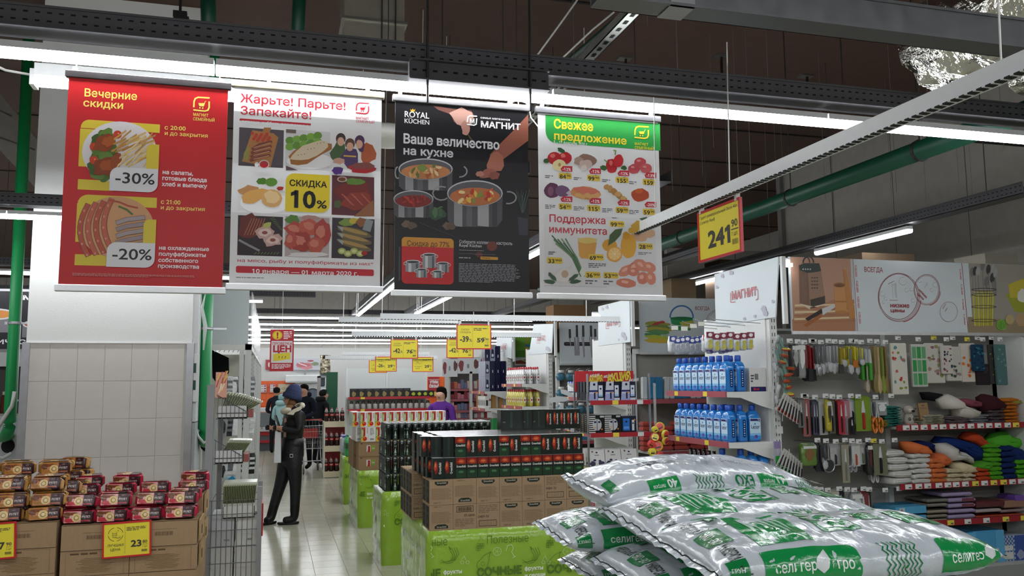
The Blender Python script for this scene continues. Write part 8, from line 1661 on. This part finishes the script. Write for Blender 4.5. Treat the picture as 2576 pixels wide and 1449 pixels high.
def wp(x, y, dy=0): p = at(500+x/2.9625, 960+y/2.9625, Y=YW+dy); return (p.x-wo.x, p.y-wo.y, p.z)
wo = Vector((.10, YW, 0))
wm = thing('person', 'woman in blue knit hat and black leather jacket looking at a phone', 'person', wo)
J = {}; E = []
def jn(k, x, y, r, dy=0): J[k] = (*wp(x, y, dy), r)
jn('pelvis', 692, 560, .125); jn('waist', 700, 450, .12); jn('chest', 712, 300, .15); jn('upper', 712, 228, .11); jn('neck', 690, 190, .055); jn('jaw', 668, 160, .068); jn('head', 685, 115, .092); jn('nose', 633, 138, .014)
jn('sh_n', 748, 245, .07, -.15); jn('el_n', 752, 375, .056, -.19); jn('wr_n', 625, 350, .038, -.16); jn('sh_f', 672, 245, .07, .15); jn('el_f', 640, 360, .055, .19); jn('wr_f', 572, 345, .036, .05)
jn('hip_n', 708, 600, .118, -.06); jn('kn_n', 722, 765, .078, -.07); jn('an_n', 717, 915, .064, -.07); jn('heel_n', 712, 1025, .062, -.07); jn('toe_n', 622, 1040, .05, -.09)
jn('hip_f', 655, 605, .118, .07); jn('kn_f', 608, 770, .078, .06); jn('an_f', 560, 925, .064, .05); jn('heel_f', 535, 1022, .062, .03); jn('toe_f', 500, 1042, .05, -.07)
E += [('pelvis', 'waist'), ('waist', 'chest'), ('chest', 'upper'), ('upper', 'neck'), ('neck', 'jaw'), ('jaw', 'head'), ('jaw', 'nose'), ('upper', 'sh_n'), ('sh_n', 'el_n'), ('el_n', 'wr_n'), ('upper', 'sh_f'), ('sh_f', 'el_f'), ('el_f', 'wr_f')]
for s in 'nf': E += [('pelvis', 'hip_'+s), ('hip_'+s, 'kn_'+s), ('kn_'+s, 'an_'+s), ('an_'+s, 'heel_'+s), ('heel_'+s, 'toe_'+s)]
hand(J, E, 'wr_n', J['wr_n'][:3], (-1, .1, .15), (0, .2, 1)); hand(J, E, 'wr_f', J['wr_f'][:3], (-1, -.1, .1), (0, .2, 1))
def wc(c, b):
    k = ''.join(b)
    if 'jaw' in k or 'nose' in k or 'palm' in k: return 'c08f78'
    if 'heel' in k or 'toe' in k: return '0d0c0e'
    if any(q in k for q in ('hip', 'kn_', 'an_')): return '18181c' if c.z < .86 else '121114'
    return '121114'
skin('body', J, E, wc, 'leather', wm)
h = wp(690, 100); hat = MB('39405c'); hat.lathe([(.112, -.02), (.118, -.005), (.118, .04), (.112, .05), (.108, .055), (.10, .10), (.075, .15), (.035, .175), (.005, .18)], 22, sy=.95, cols=['353c58', '3c4462', '353c58', '2c3350', '39405c', '414868', '454c6c', '454c6c'])
for k in range(22): a = 2*PI*k/22; hat.tube([(.119*math.cos(a), .113*math.sin(a), -.015), (.119*math.cos(a), .113*math.sin(a), .04)], .006, 4)
o = ob('knit_hat', hat, 'fabric', wm, True); o.location = (h[0]+.01, h[1], h[2]-.03); o.rotation_euler = (0, .28, 0)
J2 = {}; E2 = []
for i, dy in enumerate((-.06, -.02, .03)):
    for k, (x, y, r) in enumerate(((690, 135, .05), (680, 175, .045), (662, 215, .035), (655, 250, .018))): J2[f'{i}{k}'] = (*wp(x+i*8, y, dy-.02), r)
    E2 += [(f'{i}{k}', f'{i}{k+1}') for k in range(3)]
    if i: E2.append((f'{i-1}0', f'{i}0'))
skin('hair', J2, E2, lambda c, b: '6b4a32' if c.z > 1.5 else '94704c', 'fabric', wm)
ft = []
for k in range(13): a = -.4+k/12*(PI*1.55); p = wp(712, 205); ft.append((p[0]+.115*math.cos(a)-.02, p[1]+.13*math.sin(a), p[2]+.035*math.cos(a)+.01))
ob('fleece_collar', MB('cfc8b5').tube([(p[0], p[1], p[2]) for p in ft], .04, 8, rs=[.02]+[.042]*11+[.02]), 'fabric', wm, True); ob('collar_lapel', MB('cfc8b5').prism([(q[0], q[2]) for q in (wp(655, 240), wp(700, 205), wp(770, 175), wp(765, 200), wp(700, 245))], wp(0, 0)[1]-.19, wp(0, 0)[1]-.15), 'fabric', wm)
hm = MB('100f12'); hm.lathe([(.135, 0), (.142, .03), (.14, .16), (.14, .24)], 20, sy=.9); o = ob('jacket_hem', hm, 'leather', wm, True); p = wp(700, 562); o.location = (p[0], 0, p[2]); b = wp(688, 545); ob('belt_buckle', MB('b9bbbd').box(b[0]-.02, b[1]-.17, b[2]-.022, b[0]+.02, b[1]-.155, b[2]+.022).box(b[0]-.013, b[1]-.172, b[2]-.014, b[0]+.013, b[1]-.169, b[2]+.014, '1a1a1c'), 'steel', wm)
ob('glasses', MB('55585c').tube([wp(640, 128, -.06), wp(672, 124, -.085)], .003, 5).tube([wp(636+10*math.cos(t), 132+12*math.sin(t), -.06) for t in [k*PI/5 for k in range(11)]], .003, 5), 'plastic', wm); ob('eye', MB('2b2320').lathe([(.002, -.006), (.007, 0), (.002, .006)], 8, M=Matrix.Translation(wp(644, 130, -.055))), 'gloss', wm)
for s, (x, y, dy) in (('n', (680, 1052, -.07)), ('f', (520, 1055, .0))):
    p = wp(x-14, y, dy); q = MB('08080a').lathe([(.9, 0), (1, .008), (1, .03), (.95, .036)], 18, sx=.135, sy=.045, p=2.8); o = ob('boot_sole', q, 'plastic', wm); o.location = (p[0], p[1], .001); o.rotation_euler = (0, 0, 0 if s == 'n' else .5)
bp = at(598, 0, Y=1); A = [wp(x, y, -.2) for x, y in ((565, 372), (618, 370), (618, 604), (558, 600))]; bx_, by_ = A[0][0]+wo.x, A[0][1]+wo.y; zb_ = A[2][2]
sb = thing('shopping_bag', 'white paper shopping bag hanging from the arm of the woman in the blue hat', 'bag', ((A[0][0]+A[1][0])/2+wo.x, by_, zb_)); hw = (A[1][0]-A[0][0])/2; hh = A[0][2]-zb_
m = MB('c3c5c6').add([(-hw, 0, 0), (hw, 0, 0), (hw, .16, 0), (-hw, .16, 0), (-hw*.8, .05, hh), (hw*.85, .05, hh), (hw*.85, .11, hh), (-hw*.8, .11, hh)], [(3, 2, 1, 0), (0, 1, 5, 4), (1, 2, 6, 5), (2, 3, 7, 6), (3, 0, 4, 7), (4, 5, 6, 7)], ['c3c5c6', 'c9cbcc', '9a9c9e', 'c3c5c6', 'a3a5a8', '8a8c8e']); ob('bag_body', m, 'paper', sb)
for y in (.05, .11): ob('handle', MB('b9bbbc').tube([(-hw*.5, y, hh), (-.01, .08, hh+.13), (hw*.5, y, hh)], .004, 5), 'fabric', sb)
p = wp(585, 290, -.13); single('phone', MB('121316').box(-.005, -.035, -.075, .005, .035, .075, bev=.003), 'gloss', 'dark phone held up by the woman in the blue hat', 'phone', (p[0]+wo.x, p[1]+wo.y, p[2]), rot=(0, -.35, .3))
def person(label, x, y, rz, top, legs, hair, hgt=1.72, bend=0., sk='b98a74', hairlen=.0, hood=False, arm=.3):
    o = thing('person', label, 'person', (x, y, 0), rz); s = hgt/1.75; J = {}; E = []
    def j(k, X, Y, Z, r): t = max(0, Z-.95); J[k] = (X*s, (Y-t*math.sin(bend))*s, (min(Z, .95)+t*math.cos(bend))*s, r*s)
    j('pelvis', 0, 0, .95, .14); j('waist', 0, 0, 1.1, .14); j('chest', 0, 0, 1.3, .16); j('upper', 0, 0, 1.42, .11); j('neck', 0, -.01, 1.52, .055); j('jaw', 0, -.035, 1.59, .088); j('head', 0, -.015, 1.665, .105); j('nose', 0, -.125, 1.615, .016)
    for a, q in (('l', -1), ('r', 1)):
        j('sh'+a, q*.18, 0, 1.41, .07); j('el'+a, q*.24, -.03, 1.14, .056); j('wr'+a, q*.2, -arm, 1.08, .036); j('hip'+a, q*.09, 0, .9, .1); j('kn'+a, q*.1, -.03, .5, .066); j('an'+a, q*.1, .02, .1, .047); j('toe'+a, q*.1, -.15, .045, .04)
        E += [('upper', 'sh'+a), ('sh'+a, 'el'+a), ('el'+a, 'wr'+a), ('pelvis', 'hip'+a), ('hip'+a, 'kn'+a), ('kn'+a, 'an'+a), ('an'+a, 'toe'+a)]; hand(J, E, 'wr'+a, J['wr'+a][:3], (0, -1, 0), (q, 0, .2), s)
    E += [('pelvis', 'waist'), ('waist', 'chest'), ('chest', 'upper'), ('upper', 'neck'), ('neck', 'jaw'), ('jaw', 'head'), ('jaw', 'nose')]
    def cf(c, b):
        k = ''.join(b)
        if 'jaw' in k or 'nose' in k or 'palm' in k or 'wrlf' in k or 'wrrf' in k or 'wrlt' in k or 'wrrt' in k: return sk
        if any(q in k for q in ('toe',)): return '151416'
        if any(q in k for q in ('hip', 'kn', 'an')): return legs
        return top
    skin('body', J, E, cf, 'fabric', o); hd = J['head']
    hm = MB(hair).lathe([(.06, -.06), (.085, -.03), (.09, .02), (.082, .055), (.045, .082), (.005, .09)], 16); hm.v = [(v[0], (v[1] if v[2] > .03 or hood == 'cap' else max(v[1], -.035))+.03-.3*max(0, v[2]), v[2]) for v in hm.v]
    if hairlen: hm.lathe([(.05, -hairlen), (.085, -hairlen*.6), (.09, 0)], 14, M=Matrix.Translation((0, .05, 0)), sy=.6)
    ob('hair', hm, 'fabric', o, True, loc=(hd[0], hd[1], hd[2]+.005), label='dark knit cap' if hood == 'cap' else None)
    for q in (-1, 1): ob('eye', MB('2b2320').lathe([(.002, -.005), (.009, 0), (.002, .005)], 8, M=Matrix.Translation((q*.033*s, J['jaw'][1]-.078*s, J['jaw'][2]+.045*s))), 'gloss', o)
    ob('mouth', MB('8a4a44').box(-.022, J['jaw'][1]-.081*s, J['jaw'][2]-.025, .022, J['jaw'][1]-.07*s, J['jaw'][2]-.015), 'skin', o)
    if hood is True: ob('hood', MB(top).lathe([(.08, 0), (.13, .03), (.13, .09), (.09, .12)], 14, sy=.8), 'fabric', o, True, loc=(0, J['neck'][1]+.06, J['neck'][2]-.05))
    return o
p = at(1110, 1040, Y=14.05); person('woman with dark bob in a purple sweater behind the juice pallet', p.x, 14.05, -.55, '5d2f86', '23232a', '17120f', 1.70, .0, 'd0a590', .14)
p = at(768, 1100, Y=18.55); person('man in a dark blue and black coat leaning on a shopping trolley', p.x, 18.55, -.5, '171a26', '15161a', '14110f', 1.78, .12, 'b58a74', 0, True, .45)
p = at(800, 1080, Y=19.4); person('person in a black hooded coat behind the shopping trolleys', p.x, 19.4, 2.2, '1a1b1e', '17171a', '1a1a1c', 1.66, .2, 'b58a74', 0, True, .4)
p = at(707, 1080, Y=20.2); person('shopper in a pale turquoise hooded jacket seen past the woman in the blue hat', p.x, 20.2, 2.7, '9fc4c6', '24262c', '8fb5b8', 1.55, .05, 'c09a86', 0, True)
p = at(694, 1060, Y=23.0); person('customer in a black cap and dark jacket at the meat counter', p.x, 23.0, 3.0, '24262e', '1d1e22', '121214', 1.70, .05, 'b58a74', 0, 'cap')
# ================================================================ shopping trolleys
def trolley(label, x, y, rz):
    o = thing('shopping_trolley', label, 'trolley', (x, y, 0), rz); c = 'a9abae'; m = MB(c); T = lambda t: [(-.27+.06*t, .42-.02*t, 1.0-.45*t*0), (.27-.06*t, .42, 1.0)]
    top = [(-.27, -.45, .95), (.27, -.45, .95), (.30, .45, 1.02), (-.30, .45, 1.02)]; bot = [(-.2, -.38, .5), (.2, -.38, .5), (.24, .38, .45), (-.24, .38, .45)]
    def lerp(a, b, t): return tuple(p+(q-p)*t for p, q in zip(a, b))
    for k in range(5):
        t = k/4; R = [lerp(a, b, t) for a, b in zip(bot, top)]; m.tube(R+[R[0]], .006 if k in (0, 4) else .003, 5)
    for s in range(4):
        for k in range(1, 9): t = k/9; m.tube([lerp(bot[s], bot[(s+1) % 4], t), lerp(top[s], top[(s+1) % 4], t)], .003, 4)
    for k in range(1, 8): m.tube([lerp(bot[0], bot[1], k/8), lerp(bot[3], bot[2], k/8)], .003, 4)
    ob('basket', m, 'steel', o); f = MB(c)
    for sx in (-1, 1): f.tube([(sx*.24, .4, .95), (sx*.26, .42, .5), (sx*.26, .3, .2), (sx*.2, -.42, .16), (sx*.2, -.38, .5)], .011, 6)
    f.tube([(-.26, .3, .2), (.26, .3, .2)], .011, 6); ob('frame', f, 'steel', o); ob('handle', MB('c2402c').tube([(-.28, .5, 1.03), (.28, .5, 1.03)], .016, 8), 'plastic', o)
    for sx in (-1, 1): ob('handle_bracket', MB('c2502c').box(sx*.27-.015, .42, 1.0, sx*.27+.015, .52, 1.05), 'plastic', o)
    ob('child_seat', MB('a83a34').box(-.2, .36, .66, .2, .375, .86), 'plastic', o)
    for wx in (-.2, .2):
        for wy in (-.4, .32): w = ob('wheel', MB('2a2a2c').lathe([(.03, -.012), (.06, -.012), (.06, .012), (.03, .012)], 14, M=Matrix.Rotation(PI/2, 4, 'Y')), 'plastic', o, loc=(wx, wy, .061)); ob('caster_fork', MB('8b8d8f').box(wx*0-.016, -.012, .0, .016, .03, .11), 'steel', w)
    return o
a = at(790, 1192, Z=0); trolley('shopping trolley standing left of the cola rack', a.x-.06, a.y+.3, .12); trolley('second shopping trolley close beside the first', a.x+.62, a.y+.4, .1)
# ================================================================ rear of the hall
def bx(name, label, x0, x1, y0, y1, Y, c, fin='paint', d=.1, cat='sign', art=None, z0=None, kind=None, sig=None):
    a = at(x0, y1, Y=Y); b = at(x1, y0, Y=Y); w = b.x-a.x; zb = a.z if z0 is None else z0; h = b.z-zb; m = MB(c).box(0, 0, 0, w, d, h)
    if art: D = Draw(lambda u, v: (u*w, v*h)); art(D); m.draw(D, eps=.003)
    return single(name, m, fin, label, cat, (a.x, Y, zb))
WBF = WB-.04
ac = thing('air_curtain', 'long white air curtain unit above the meat counter', 'air unit', (at(718, 960, Y=27.5).x, 27.5, at(718, 963, Y=27.5).z)); w = at(804, 960, Y=27.5).x-ac.location.x; h = at(760, 943, Y=27.5).z-ac.location.z
ob('housing', MB('e3e6e6').box(0, 0, 0, w, .4, h, bev=.03), 'paint', ac); ob('grille', MB('b5b9ba').box(.1, -.01, 0, w-.1, .01, .05), 'paint', ac); ob('bracket', MB('8a8c8e').box(w*.55, .1, h, w*.6, .3, h+.15), 'steel', ac)
def meat(D): D.blob(.45, .35, .3, .3, 'c9848a', 1, .3); D.blob(.35, .45, .25, .2, 'b56a74', 2, -.2); D.blob(.8, .55, .15, .15, '7a8a6a', 3); D.line([(.2, .6), (.5, .35)], .03, 'e6cdd0'); D.blob(.65, .8, .12, .08, 'a04a50', 4)
bx('meat_sign', 'grey wall sign picturing raw meat over the meat counter', 737, 806, 902, 931, 27.93, 'b9bcc4', d=.05, art=meat)
bx('meat_sign', 'red end of a meat sign behind the price check board', 668, 684, 905, 930, 27.93, '9a2a34', d=.05, art=lambda D: D.ell(.6, .5, .2, .25, 'd5d5d8'))
def listing(D):
    D.rect(0, 0, 1, 1, 'b5353c', .12); D.rect(.08, .05, .92, .95, 'd9d3d3')
    for i in range(3): D.blob(.7, .2+i*.3, .17, .1, 'a04a4e', i); D.rect(.15, .15+i*.3, .45, .22+i*.3, '8a8488')
for i, (x0, x1, y0, y1) in enumerate(((655, 672, 967, 988), (678, 694, 966, 988), (760, 774, 966, 986), (778, 795, 965, 986))): bx('price_list', f'small white price list with a red border on the rear wall, {ORD[i]} from the left', x0, x1, y0, y1, 27.93, 'b5353c', 'paper', .03, 'price list', listing)
bx('wall_chart', 'beige meat cut chart on the orange tiled rear wall', 699, 731, 966, 988, 27.93, 'cbbfa5', 'paper', .03, 'chart', lambda D: (D.blob(.5, .45, .25, .2, 'b8a888', 1), D.small(.1, .12, .9, .05, 1, '8a4a44', 1)))
dr = thing('door_1', 'white swing door with a round dark window in the rear wall', 'door', (at(786, 1000, Y=27.8).x, 27.8, 0)); dr['kind'] = 'structure'; del dr['category']; del dr['label']
zc_ = at(787, 998, Y=27.8).z; n = 24; ob('door_leaf', MB('d5d8da').box(-.55, 0, 0, .5, .08, 2.1), 'paint', dr); ob('porthole_frame', MB('2b2e32').prism([(.27*math.cos(2*PI*i/n), zc_+.27*math.sin(2*PI*i/n)) for i in range(n)], -.03, 0), 'plastic', dr); ob('porthole', MB('5d6a78').prism([(.22*math.cos(2*PI*i/n), zc_+.22*math.sin(2*PI*i/n)) for i in range(n)], -.04, -.03), 'gloss', dr)
mc = thing('meat_counter', 'chilled meat counter with red stripes at the rear', 'counter', (-1.4, 24.2, 0)); zz = lambda y: at(675, y, Y=24.2).z
for nm, y0, y1, c, dd, fin in (('base', 1132, 1114, '4a4b4f', 0, 'paint'), ('lower_bumper', 1114, 1107, 'a8242c', -.05, 'plastic'), ('front_panel', 1107, 1095, '5d5f63', 0, 'paint'), ('red_band', 1095, 1085, 'a8242c', -.04, 'plastic'), ('steel_ledge', 1085, 1079, 'c9cccd', -.08, 'steel'), ('display', 1079, 1040, '6f7375', .1, 'gloss'), ('top_shelf', 1036, 1027, 'd5d8d8', -.02, 'paint')):
    za = 0 if nm == 'base' else zz(y0); ob(nm, MB(c).box(0, dd, za, 2.0, .9, zz(y1)), fin, mc)
ob('canopy_post', MB('77797b').box(.1, .3, zz(1040), .14, .34, zz(1030)), 'steel', mc); ob('glass_front', MB('9aa5a8').box(0, -.02, zz(1079), 2.0, -.01, zz(1036)), 'glass', mc)
for i in range(10): single('meat_tray', MB(('c9cbc9', 'b5605c', 'd0b9a0')[i % 3]).box(-.08, -.06, 0, .08, .06, .05, bev=.01), 'gloss', f'small food tray on the meat counter, {ORD[i]} from the left', 'tray', (-1.25+i*.18, 24.2+.0, zz(1079)+.001), group='trays on the meat counter')
# fridge end with green panel, foil column
fr = thing('fridge', 'open fridge with a dark green end panel behind the cola rack', 'fridge', (at(820, 1000, Y=20).x, 20, 0)); w = at(849, 1000, Y=20).x-fr.location.x
ob('end_panel', MB('0c5236').box(0, 0, 0, w, .05, at(835, 936, Y=20).z), 'paint', fr); ob('side_frame', MB('9b9fa0').box(-.16, .02, 0, -.12, .9, at(820, 946, Y=20).z).box(-.16, .02, at(820, 950, Y=20).z, 0, .9, at(820, 945, Y=20).z), 'paint', fr)
for k in range(4): ob('shelf', MB('b9bcbd').box(-.14, .06, .5+k*.4, 0, .9, .52+k*.4), 'paint', fr)
for k in range(8): single('fridge_pack', MB(('7fb0bf', 'c9cdd0', '3a4a55', 'a3b5a0')[k % 4]).box(-.06, 0, 0, .05, .2, .28, bev=.02), 'film', f'chilled pack in the fridge behind the cola rack, {ORD[k]} from below', 'pack', (fr.location.x-.07, 20.1+(k % 2)*.3, .522+(k//2)*.4), group='chilled packs')
single('foil_column', MB('b9b09a').lathe([(.12, 0), (.13, .1), (.12, .3), (.13, .5)], 16), 'foil', 'shiny foil-wrapped duct stub above the green fridge panel', 'duct', (at(818, 930, Y=20.5).x, 20.5, at(818, 944, Y=20.5).z-.03), smooth=True)
# white back shelf with dark boxes
YQ = 15.6; q0 = at(876, 1000, Y=YQ).x; q1 = at(1080, 1000, Y=YQ).x
sh = thing('promo_shelf', 'white backed shelf of dark coffee boxes behind the juice pallet', 'shelving', (q0, YQ, 0)); W = q1-q0; zt_ = at(980, 925, Y=YQ).z
for k in range(2): ob('back_panel', MB('d0d4d3').box(W*.5*k+.01, .35, .1, W*.5*(k+1)-.01, .37, zt_), 'paint', sh)
for k in range(3): ob('upright', MB('d8dad9').box(W*.5*k-.02, .33, 0, W*.5*k+.02, .4, zt_), 'paint', sh)
zs1 = at(980, 999, Y=YQ).z; zs2 = at(980, 1029, Y=YQ).z
for z in (zs1, zs2, .7, .3): s = ob('shelf', MB('a9aba9').box(0, 0, z-.03, W, .35, z), 'paint', sh); ob('price_rail', MB('a8242e').box(0, -.012, z-.035, W, 0, z+.01), 'plastic', s); ob('price_tag', MB('d9c93f').box(W*.15, -.018, z-.03, W*.2, -.013, z+.005), 'paper', s)
cb_ = MB('1f1f22').box(0, 0, 0, .135, .08, .16); D = Draw(); D.blob(.07, .06, .035, .05, '8a7a4a', 2); D.rect(.02, .125, .115, .15, '3a3a44'); cb_.draw(D, eps=.003); CBM = cb_.mesh('coffee_box', 'gloss'); cg = MB('1a1c14').box(0, 0, 0, .108, .08, .115); D = Draw(); D.blob(.05, .055, .035, .03, 'a8b53a', 3); cg.draw(D, eps=.003); CGM = cg.mesh('coffee_box', 'gloss')
for i in range(8): tag(ob('coffee_box', CBM, loc=(q0+.03+i*.138, YQ+.02, zs1)), f'dark coffee box on the white backed shelf, {ORD[i]} from the left', 'box', 'coffee boxes')
for i in range(4): tag(ob('coffee_box', CGM, loc=(q0+.03+8*.138+i*.11, YQ+.02, zs1)), f'small black box with yellow picture on the white backed shelf, {ORD[i]} from the left', 'box', 'coffee boxes')
jr = MB('2a1d1a').lathe([(.035, 0), (.042, .01), (.042, .1), (.03, .12), (.03, .15)], 10, cols=['7a1f1f', 'b5b0ac', '2a1d1a', '3a2a24']).mesh('coffee_jar', 'gloss', True)
for i in range(14): tag(ob('coffee_jar', jr, loc=(q0+.06+i*.108, YQ+.06, zs2)), f'coffee jar on the second white backed shelf, {ORD[i]} from the left', 'jar', 'coffee jars')
# red poster and shelves right of it
bx('red_poster', 'red poster with white lettering on the rear wall beside the promo shelf', 1078, 1105, 948, 1000, 27.94, 'a8242e', 'paper', .04, 'poster', lambda D: (D.text('упим', .1, .68, 'ece4e4', .9, h=.12, b=.03), D.text('овем!', .05, .48, 'ece4e4', .95, h=.12, b=.03), D.poly([(.3, .1), (.8, .05), (.75, .28), (.4, .25)], 'd0b45a'), D.rect(0, .86, 1, .88, 'd5c5c5')))
YE = 18.5; e0 = at(1132, 1000, Y=YE).x; e1 = at(1235, 1000, Y=YE).x; sv = thing('snack_shelf', 'grey shelf of small pink and white packs behind the woman in purple', 'shelving', (e0, YE, 0)); W = e1-e0
ob('back_panel', MB('77726c').box(0, .4, 0, W, .42, 2.35), 'paint', sv); ob('side_panel', MB('b5b4ae').box(-.04, -.05, 0, 0, .42, 2.35), 'paint', sv); ob('pole', MB('c9cbca').box(.42, -.12, 0, .48, -.06, at(1158, 935, Y=YE).z), 'paint', sv)
g = random.Random(12)
for r, y in enumerate((978, 1004, 1032, 1052)):
    z = at(1170, y, Y=YE).z; s = ob('shelf', MB('8a8680').box(0, 0, z-.03, W, .4, z), 'paint', sv); ob('price_rail', MB('9a5a60').box(0, -.015, z-.05, W, 0, z), 'plastic', s)
    for i in range(11): hh = g.uniform(.1, .2); single('snack_pack', MB(g.choice(('b5707a', 'c9c5c0', 'b56a4a', '6a6f8a', 'd0b0a5', '8a3a40'))).box(-.035, -.02, 0, .035, .05, hh, bev=.006), 'gloss', f'small pack on the {("top", "second", "third", "lowest")[r]} snack shelf, {ORD[i]} from the left', 'pack', (e0+.06+i*(W-.1)/11, YE+.05, z+.001), group='snack shelf packs')
for i, (x0, x1, y0, y1) in enumerate(((1113, 1151, 903, 948), (1152, 1206, 900, 940), (1207, 1240, 893, 945))): bx('shelf_sign', f'pale shelf top sign with dark red pictures, {ORD[i]} from the left', x0, x1, y0, y1, YE-.1-.02*i, 'cfd2d4', 'vinyl', .03, 'sign', lambda D: (D.blob(.15, .5, .12, .35, '8a4a4e', 1), D.blob(.85, .6, .12, .3, '6a4a4a', 2), D.rect(.42, .35, .52, .6, '8a8a90')))
# stock cartons on top of the cross shelves
for i, (x0, x1, y0, y1, Y, t) in enumerate(((1393, 1475, 768, 800, 12.6, 'LW'), (1690, 1750, 702, 750, 9.58, ''), (1812, 1890, 655, 690, 9.6, ''), (2170, 2300, 640, 668, 6.75, ''), (2480, 2560, 640, 672, 6.75, ''))): bx('stock_carton', ('brown stock carton lettered LW above the knife poster', 'brown stock carton above the bucket poster', 'dark stock carton behind the 241.90 board', 'brown carton on top of the kitchen bay behind the sign', 'pale carton on top of the kitchen bay at the right')[i], x0, x1, y0, y1, Y, ('7d5f42', '6b5a44', '4a3a2c', '5a4a3a', '8a8578')[i], 'card', .4, 'carton', (lambda D: D.text('LW', .45, .35, '33261a', .7, h=.08)) if t else None, z0=(2.221, 2.171, 2.171, 2.221, 2.221)[i])
for i, (x0, L_, Y, z) in enumerate(((4.2, 3.3, YBK+.0, 2.2), (4.2, 3.0, Y2F, 2.15), (4.2, 3.5, Y3F, 2.2))): single('top_deck', MB('a9aba8').box(0, 0.06, 0, L_, .6, .02), 'paint', ('top deck board of the kitchen bay', 'top deck board over the bucket poster bay', 'top deck board over the knife poster bay')[i], 'board', (x0, Y, z))
for i, (px, py, Y) in enumerate(((1975, 662, 6.2), (1497, 795, 9.0))): p = at(px, py, Y=Y); o = thing('spot_lamp', ('small bright lamp at the left end of the kitchen bay sign', 'small bright lamp beside the bare shelf end sign')[i], 'lamp', p); ob('housing', MB('b9bbbc').box(-.03, -.0, 0, .05, .03, .05, bev=.008).box(-.0, .02, 0, .01, .4, .012), 'plastic', o); e = MB('fff').box(-.035, -.02, -.03, .06, .02, -.002); ob('diffuser', e, 'ledfar', o)
